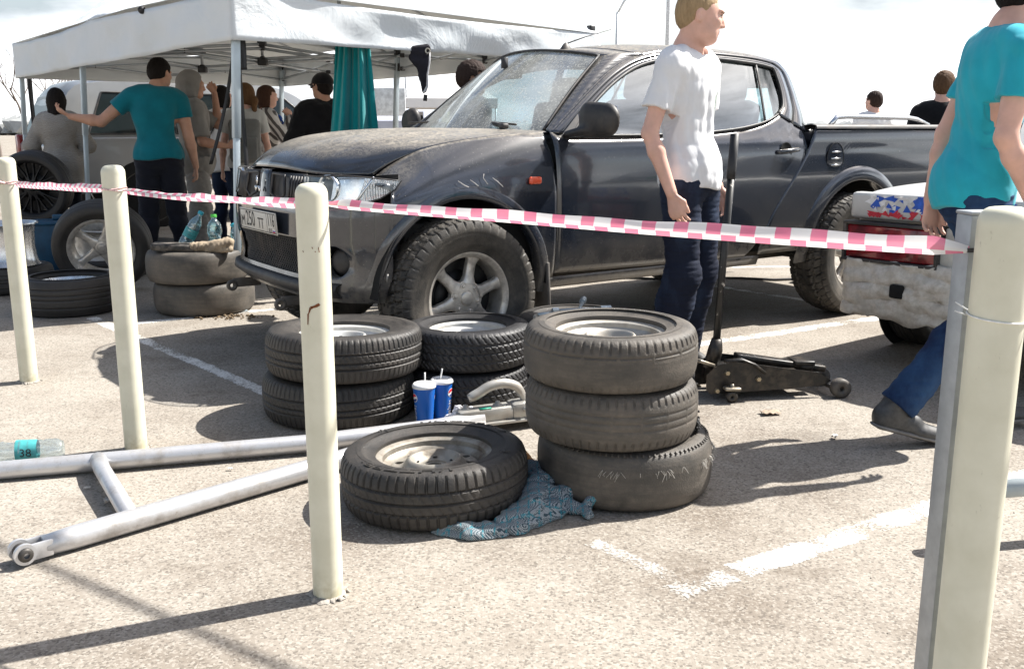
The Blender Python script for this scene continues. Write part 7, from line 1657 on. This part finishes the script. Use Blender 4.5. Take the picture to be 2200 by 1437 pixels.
S_ = SDF((-.04, 3.28, 0), (.14, 3.46, .12), .004); S_.cone((.03, 3.40, .04), (.06, 3.36, .03), .028, .022, .02).cone((0, 3.43, .05), (.03, 3.39, .04), .008, .02, .01); S_.wrinkle(.008, 60, 2); tag(S_.build('work_glove', simple('orange_leather', (.38, .17, .04), .8, var=.3, nsc=30)), 'orange leather glove scrap behind the front wheel', 'glove')
# straw-like litter
m = MB(); rr = random.Random(9)
for i in range(60):
    x, y = .10+rr.gauss(0, .03), 3.38+rr.gauss(0, .04); a = rr.uniform(0, 6.28); L = rr.uniform(.01, .035); m.tube([(x, y, .004+rr.random()*.03), (x+L*math.cos(a), y+L*math.sin(a), .004+rr.random()*.03)], .0011, 3)
tag(m.build('straw_litter', simple('straw', (.5, .42, .30), .9, var=.3, nsc=90)), 'pale straw litter between the wheel and the tall stack', 'litter', kind='stuff')
# cross wrench and sockets on the back tyre
t = tag(empty('cross_wrench', (.32, 4.50, .372), R(8)), 'grey four way wheel wrench lying on the tyre behind the tall stack', 'wrench'); WR = simple('wrench_steel', (.36, .42, .46), .4, .6, var=.15, nsc=40)
MB().tube([(-.10, -.02, .012), (.02, -.005, .012), (.115, .01, .010)], .0095, 10).tube([(-.035, -.09, .006), (.0, .0, .016), (.045, .13, .028)], .0085, 10).build('bars', WR, t)
for p_, q_ in (((.105, .009, .010), (.155, .014, .010)), ((.038, .115, .026), (.056, .165, .032)), ((-.105, -.02, .012), (-.135, -.024, .012)), ((-.03, -.08, .008), (-.045, -.115, .002))):
    MB().tube([p_, q_], .0165, 6).build('socket', WR, t, ang=30)
t = tag(empty('hammer_handle', (.20, 4.46, .365), R(30)), 'short tool with a red end lying on the tyre beside the cross wrench', 'tool'); MB().tube([(-.09, 0, .01), (0, 0, .012)], .008, 8).build('shaft', WR, t); MB().tube([(0, 0, .012), (.05, 0, .012)], [.012, .010], 8).build('grip', CRD, t)
S_ = SDF((.08, 4.30, .30), (.42, 4.62, .40), .005); S_.cone((.14, 4.42, .345), (.36, 4.44, .345), .022, .022, .02).cone((.13, 4.45, .345), (.20, 4.54, .345), .03, .03, .02); S_.wrinkle(.01, 60, 4); tag(S_.build('cloth_roll', simple('dirty_cloth', (.42, .38, .32), .9, var=.2, nsc=30)), 'dirty pale cloth roll under the cross wrench', 'cloth')
# ---- trolley jack
JK = tag(empty('floor_jack', (.98, 4.38, 0), R(7)), 'black trolley jack with a tall upright handle beside the man in white', 'floor jack'); JB = simple('jack_black', (.014, .013, .012), .35, .2, var=.5, nsc=25, dirt=(.13, .10, .07), dirt_amt=.5)
for y in (-.085, .085):
    pf = [(-.08, .03), (.32, .045), (.46, .055), (.50, .075), (.44, .115), (.10, .168), (.03, .178), (-.05, .165), (-.10, .12), (-.10, .05)]
    n = len(pf); o = MB().add([(x, y-.004, z) for x, z in pf]+[(x, y+.004, z) for x, z in pf], [tuple(range(n)), tuple(range(n, 2*n))[::-1]]+[(i, n+i, n+(i+1) % n, (i+1) % n) for i in range(n)]).build('side_plate', JB, JK, smooth=False); recalc(o)
MB().box((.0, 0, .10), (.12, .16, .09), ch=.01).box((.22, 0, .085), (.34, .15, .03), ch=.006).build('pump_body', JB, JK)
m = MB(); m.tube([(-.02, -.094, .185), (.06, -.094, .190), (.12, -.094, .165), (.17, -.094, .125)], .016, 8, flat=(.5, 1.2)); m.build('lift_guard', JB, JK)
MB().box((.28, 0, .150), (.44, .07, .030), rot=(0, .16, 0), ch=.008).build('lift_arm', JB, JK)
MB().box((.385, 0, .150), (.10, .10, .022), rot=(0, .03, 0), ch=.005).lathe([(.001, .03), (.045, .03), (.052, .02), (.045, 0)], 20, Matrix.Translation((.40, 0, .115))).build('saddle', JB, JK)
for y in (-.12, .12):
    MB().lathe([(.012, -.022), (.028, -.024), (.044, -.020), (.045, .020), (.028, .024), (.012, .022)], 28, Matrix.Translation((.535, y*.92, .045)) @ Matrix.Rotation(PI/2, 4, 'X'), closed=True).build('front_wheel', simple('jack_wheel', (.10, .09, .08), .6, .2, var=.3), JK)
    c_ = empty('caster', (.005, y*1.12, 0)); c_.parent = JK
    MB().lathe([(.006, -.010), (.026, -.010), (.0275, .0), (.026, .010), (.006, .010)], 24, Matrix.Translation((0, 0, .0275)) @ Matrix.Rotation(PI/2, 4, 'X'), closed=True).build('caster_wheel', simple('caster_steel', (.05, .045, .04), .4, .4), c_)
    MB().box((0, 0, .066), (.075, .05, .014), ch=.006).lathe([(.0005, .014), (.008, .014), (.010, 0)], 8, Matrix.Translation((0, 0, .073))).build('caster_fork', simple('worn_steel', (.32, .28, .22), .4, .6, nsc=40), c_)
m = MB()
for x, z in ((-.005, .128), (.145, .095), (-.05, .045)): m.lathe([(.0005, .012), (.010, .012), (.013, .008), (.014, 0)], 6, Matrix.Translation((x, -.089, z)) @ Matrix.Rotation(PI/2, 4, 'X'))
m.build('bolts', simple('brass_bolt', (.40, .33, .22), .4, .7), JK, ang=30)
MB().tube([(.50, -.10, .045), (.50, .10, .045)], .010, 8).build('axle', JB, JK)
MB().tube([(-.055, 0, .13), (-.035, 0, .22), (-.030, 0, .27)], [.036, .034, .024], 12).build('handle_socket', JB, JK)
b = NB('jack_handle'); ch_ = b.ramp(b.noise(30, 5, .7), .62, .66); b.P(Base_Color=b.mix(ch_, (.012, .012, .012, 1), (.50, .46, .40, 1)), Roughness=.4); 
MB().tube([(-.032, 0, .25), (-.018, 0, .62), (.002, 0, 1.02)], .0175, 14).build('handle', b.m, JK); MB().tube([(.000, 0, 1.0), (.003, 0, 1.04), (.010, 0, 1.20)], [.0195, .0205, .020], 14).build('grip', BLK, JK)
MB().box((-.10, -.05, .17), (.09, .05, .016), rot=(0, .35, .3), ch=.005).build('pedal', simple('worn_steel', (.32, .28, .22), .4, .6, nsc=40), JK)
# litter on the asphalt
def scrap(x, y, sx, sy, a, mat, name, label, cat='litter', seed=0, h=.006):
    rr = random.Random(seed); g = []
    for i in range(7):
        row = []
        for j in range(5):
            u, v = (i/6-.5)*sx, (j/4-.5)*sy; z = .004+h*abs(math.sin(i*1.7+j+seed))+rr.random()*.002; row.append((x+u*math.cos(a)-v*math.sin(a), y+u*math.sin(a)+v*math.cos(a), z))
        g.append(row)
    o = MB().grid(g).build(name, mat); solid(o, .001, 0); return tag(o, label, cat)
LT = simple('paper_scrap', (.62, .58, .52), .8, nsc=50)
scrap(1.13, 4.06, .085, .05, .2, simple('cardboard', (.34, .26, .19), .8, nsc=50), 'cardboard_scrap', 'flattened brown packet lying on the asphalt in front of the jack', seed=1, h=.012)
scrap(-1.33, 3.03, .05, .03, .6, LT, 'paper_scrap', 'torn pale scrap beside the cross tube of the towing frame', seed=2, h=.02)
scrap(-1.47, 3.16, .022, .012, .2, LT, 'paper_scrap', 'tiny white scrap near the upper end of the cross tube', seed=3)
scrap(-1.03, 3.35, .020, .010, .1, LT, 'paper_scrap', 'tiny white scrap under the far tube of the towing frame', seed=4)
scrap(1.30, 3.72, .03, .02, .9, LT, 'pebble', 'small brown lump on the asphalt left of the walking man', 'stone', seed=5, h=.014)
m = MB(); rr = random.Random(21)
for i in range(900):
    x, y = rr.uniform(-2.2, 2.2), rr.uniform(2.0, 6.5); r_ = rr.uniform(.0008, .0028)*(1+.2*y/3); bm = bmesh.new(); bmesh.ops.create_icosphere(bm, subdivisions=1, radius=1)
    for v in bm.verts: v.co = Vector((v.co.x*r_*rr.uniform(.8, 1.5), v.co.y*r_, v.co.z*r_*.7))
    m.bm(bm, Matrix.Translation((x, y, r_*.3)) @ Matrix.Rotation(rr.random()*6, 4, 'Z'))
tag(m.build('loose_grit', simple('grit', (.30, .27, .23), .9, var=.5, nsc=7), smooth=False), 'scattered grit on the asphalt', 'gravel', kind='stuff')
m = MB()
for i in range(70):
    x, y = -1.87+rr.gauss(0, .10), 6.28+rr.gauss(0, .05); r_ = rr.uniform(.004, .014); bm = bmesh.new(); bmesh.ops.create_icosphere(bm, subdivisions=1, radius=r_)
    for v in bm.verts: v.co *= rr.uniform(.6, 1.3)
    m.bm(bm, Matrix.Translation((x, y, r_*.3)))
tag(m.build('dirt_crumbs', simple('dirt', (.14, .10, .06), .95, var=.4, nsc=40), smooth=False), 'brown crumbs of dirt at the foot of the near tent pole', 'dirt', kind='stuff')
# crushed bottle on the frame at the left edge
BOT = glassy('clear_pet', (.88, .94, .95), .12, .06, dust=.12, dcol=(.7, .75, .75)); BOTB = glassy('blue_pet', (.62, .86, .90), .18, .08, dust=.22, dcol=(.45, .68, .72))
def bottle(loc, rot, L, r, mat, label, cap, lab=None, crush=.25, seed=0, txt=None):
    t = tag(empty('plastic_bottle', loc, rot=rot), label, 'bottle'); rr = random.Random(seed); g = []
    pf = [(0.002, .0), (r*.8, .002), (r, .02), (r*.97, L*.25), (r*1.0, L*.5), (r*.96, L*.62), (r*.9, L*.72), (r*.55, L*.86), (r*.34, L*.93), (r*.34, L)]
    ps = smooth_poly(pf, 34)
    for i in range(28):
        a = 2*PI*i/28; row = []
        for rad, z in ps: k = 1-crush*max(0, math.sin(a*2+z*9/L+seed))*math.sin(min(1, z/L*1.3)*PI)-.03*math.sin(z/L*60); row.append((rad*k*math.cos(a), rad*k*math.sin(a)*(1-crush*.5), z))
        g.append(row)
    MB().grid(g, cu=True).build('bottle', mat, t); MB().lathe([(.0005, L+.016), (r*.38, L+.016), (r*.42, L+.012), (r*.42, L-.004)], 20).build('cap', cap, t)
    if lab:
        MB().grid([[(r*1.015*math.cos(a)*1.0, r*1.015*math.sin(a)*(1-crush*.5), z) for z in np.linspace(L*.30, L*.55, 5)] for a in np.linspace(0, 2*PI, 29)]).build('label_band', lab, t)
        if txt: k = MB(); text_to(k, txt, .042, lambda x, y: (r*1.03*math.cos(-PI/2+y/r), r*1.03*math.sin(-PI/2+y/r)*(1-crush*.5), L*.425-x)); k.build('label_text', BLKP, t)
    return t
TLAB = simple('teal_label', (.06, .34, .35), .5, var=.4, nsc=25); CAPB = simple('cap_blue', (.02, .35, .45), .4); CAPG = simple('cap_green', (.12, .70, .10), .4)
bottle((-1.66, 3.41, .062), (0, R(-88), R(14)), .29, .040, BOT, 'clear crushed water bottle with a teal label lying on the towing frame', CAPB, TLAB, .3, 2, '38')
# things on the bald tyres by the near pole
zt = .432
bottle((-2.25, 6.60, zt), (R(0), R(30), R(0)), .26, .045, BOTB, 'leaning blue tinted water bottle on the bald tyre pair', CAPB, TLAB, .15, 3)
bottle((-2.05, 6.66, zt), (0, 0, 0), .20, .050, BOTB, 'upright crushed blue tinted bottle beside the work gloves', CAPG, None, .25, 5)
bottle((-1.83, 6.58, zt), (R(8), R(-20), 0), .16, .055, BOTB, 'squashed blue tinted bottle next to the near tent pole', CAPB, None, .35, 6)
S_ = SDF((-2.25, 6.22, zt-.01), (-1.80, 6.50, zt+.14), .006); S_.cone((-2.10, 6.34, zt+.03), (-1.98, 6.36, zt+.03), .030, .036, .01).cone((-1.96, 6.36, zt+.035), (-1.88, 6.38, zt+.05), .038, .040, .008).cone((-2.0, 6.34, zt+.01), (-1.86, 6.36, zt+.01), .02, .02, .01); S_.ell((-1.93, 6.36, zt+.095), (.045, .03, .02), k=.01, op='-'); S_.wrinkle(.008, 60, 4); tag(S_.build('shoes_pair', simple('beige_suede', (.34, .27, .19), .9, var=.3, nsc=25)), 'pair of dusty beige shoes on top of the bald tyre pair', 'shoes')
tag(MB().box((-2.23, 6.36, zt+.028), (.28, .12, .045), rot=(.05, .05, .12), ch=.012).build('battery_case', simple('worn_black_case', (.035, .032, .028), .6, var=.5, nsc=30, dirt=(.35, .3, .25))), 'worn black tool case at the left of the bald tyre pair', 'case')
# blue crate and odds behind the first bollard
t = tag(empty('plastic_crate', (-3.98, 8.55, 0), R(20)), 'dark blue plastic crate between the silver rims', 'crate'); CRB = simple('crate_blue', (.006, .06, .12), .5)
m = MB(); m.box((0, 0, .02), (.46, .34, .03), ch=.01)
for (x, y, w, d) in ((0, .165, .46, .02), (0, -.165, .46, .02), (.22, 0, .02, .34), (-.22, 0, .02, .34)): m.box((x, y, .22), (w, d, .40), ch=.006)
m.box((0, 0, .42), (.50, .38, .03), ch=.012).box((0, 0, .46), (.14, .05, .05), ch=.012); m.build('crate', CRB, t)
# low rail at the right edge
rl = tag(empty('low_rail', (1.35, 2.2, 0)), 'short pale metal rail at the right edge behind the large bollard', 'rail'); RLM = simple('rail_paint', (.45, .50, .50), .5, var=.1)
MB().tube([(-.02, .50, .17), (.6, .62, .17), (1.2, .74, .17)], .028, 12).build('bar', RLM, rl); MB().tube([(1.15, .73, 0), (1.15, .73, .17)], .028, 12).build('leg', RLM, rl)
# sticker on the asphalt line end etc. : hose under the pickup
tag(MB().tube([(-.1+.25*i, 7.9+.06*math.sin(i*1.9), .012) for i in range(12)], .010, 6).build('rubber_hose', BLK), 'thin dark hose lying on the ground beyond the pickup', 'hose')
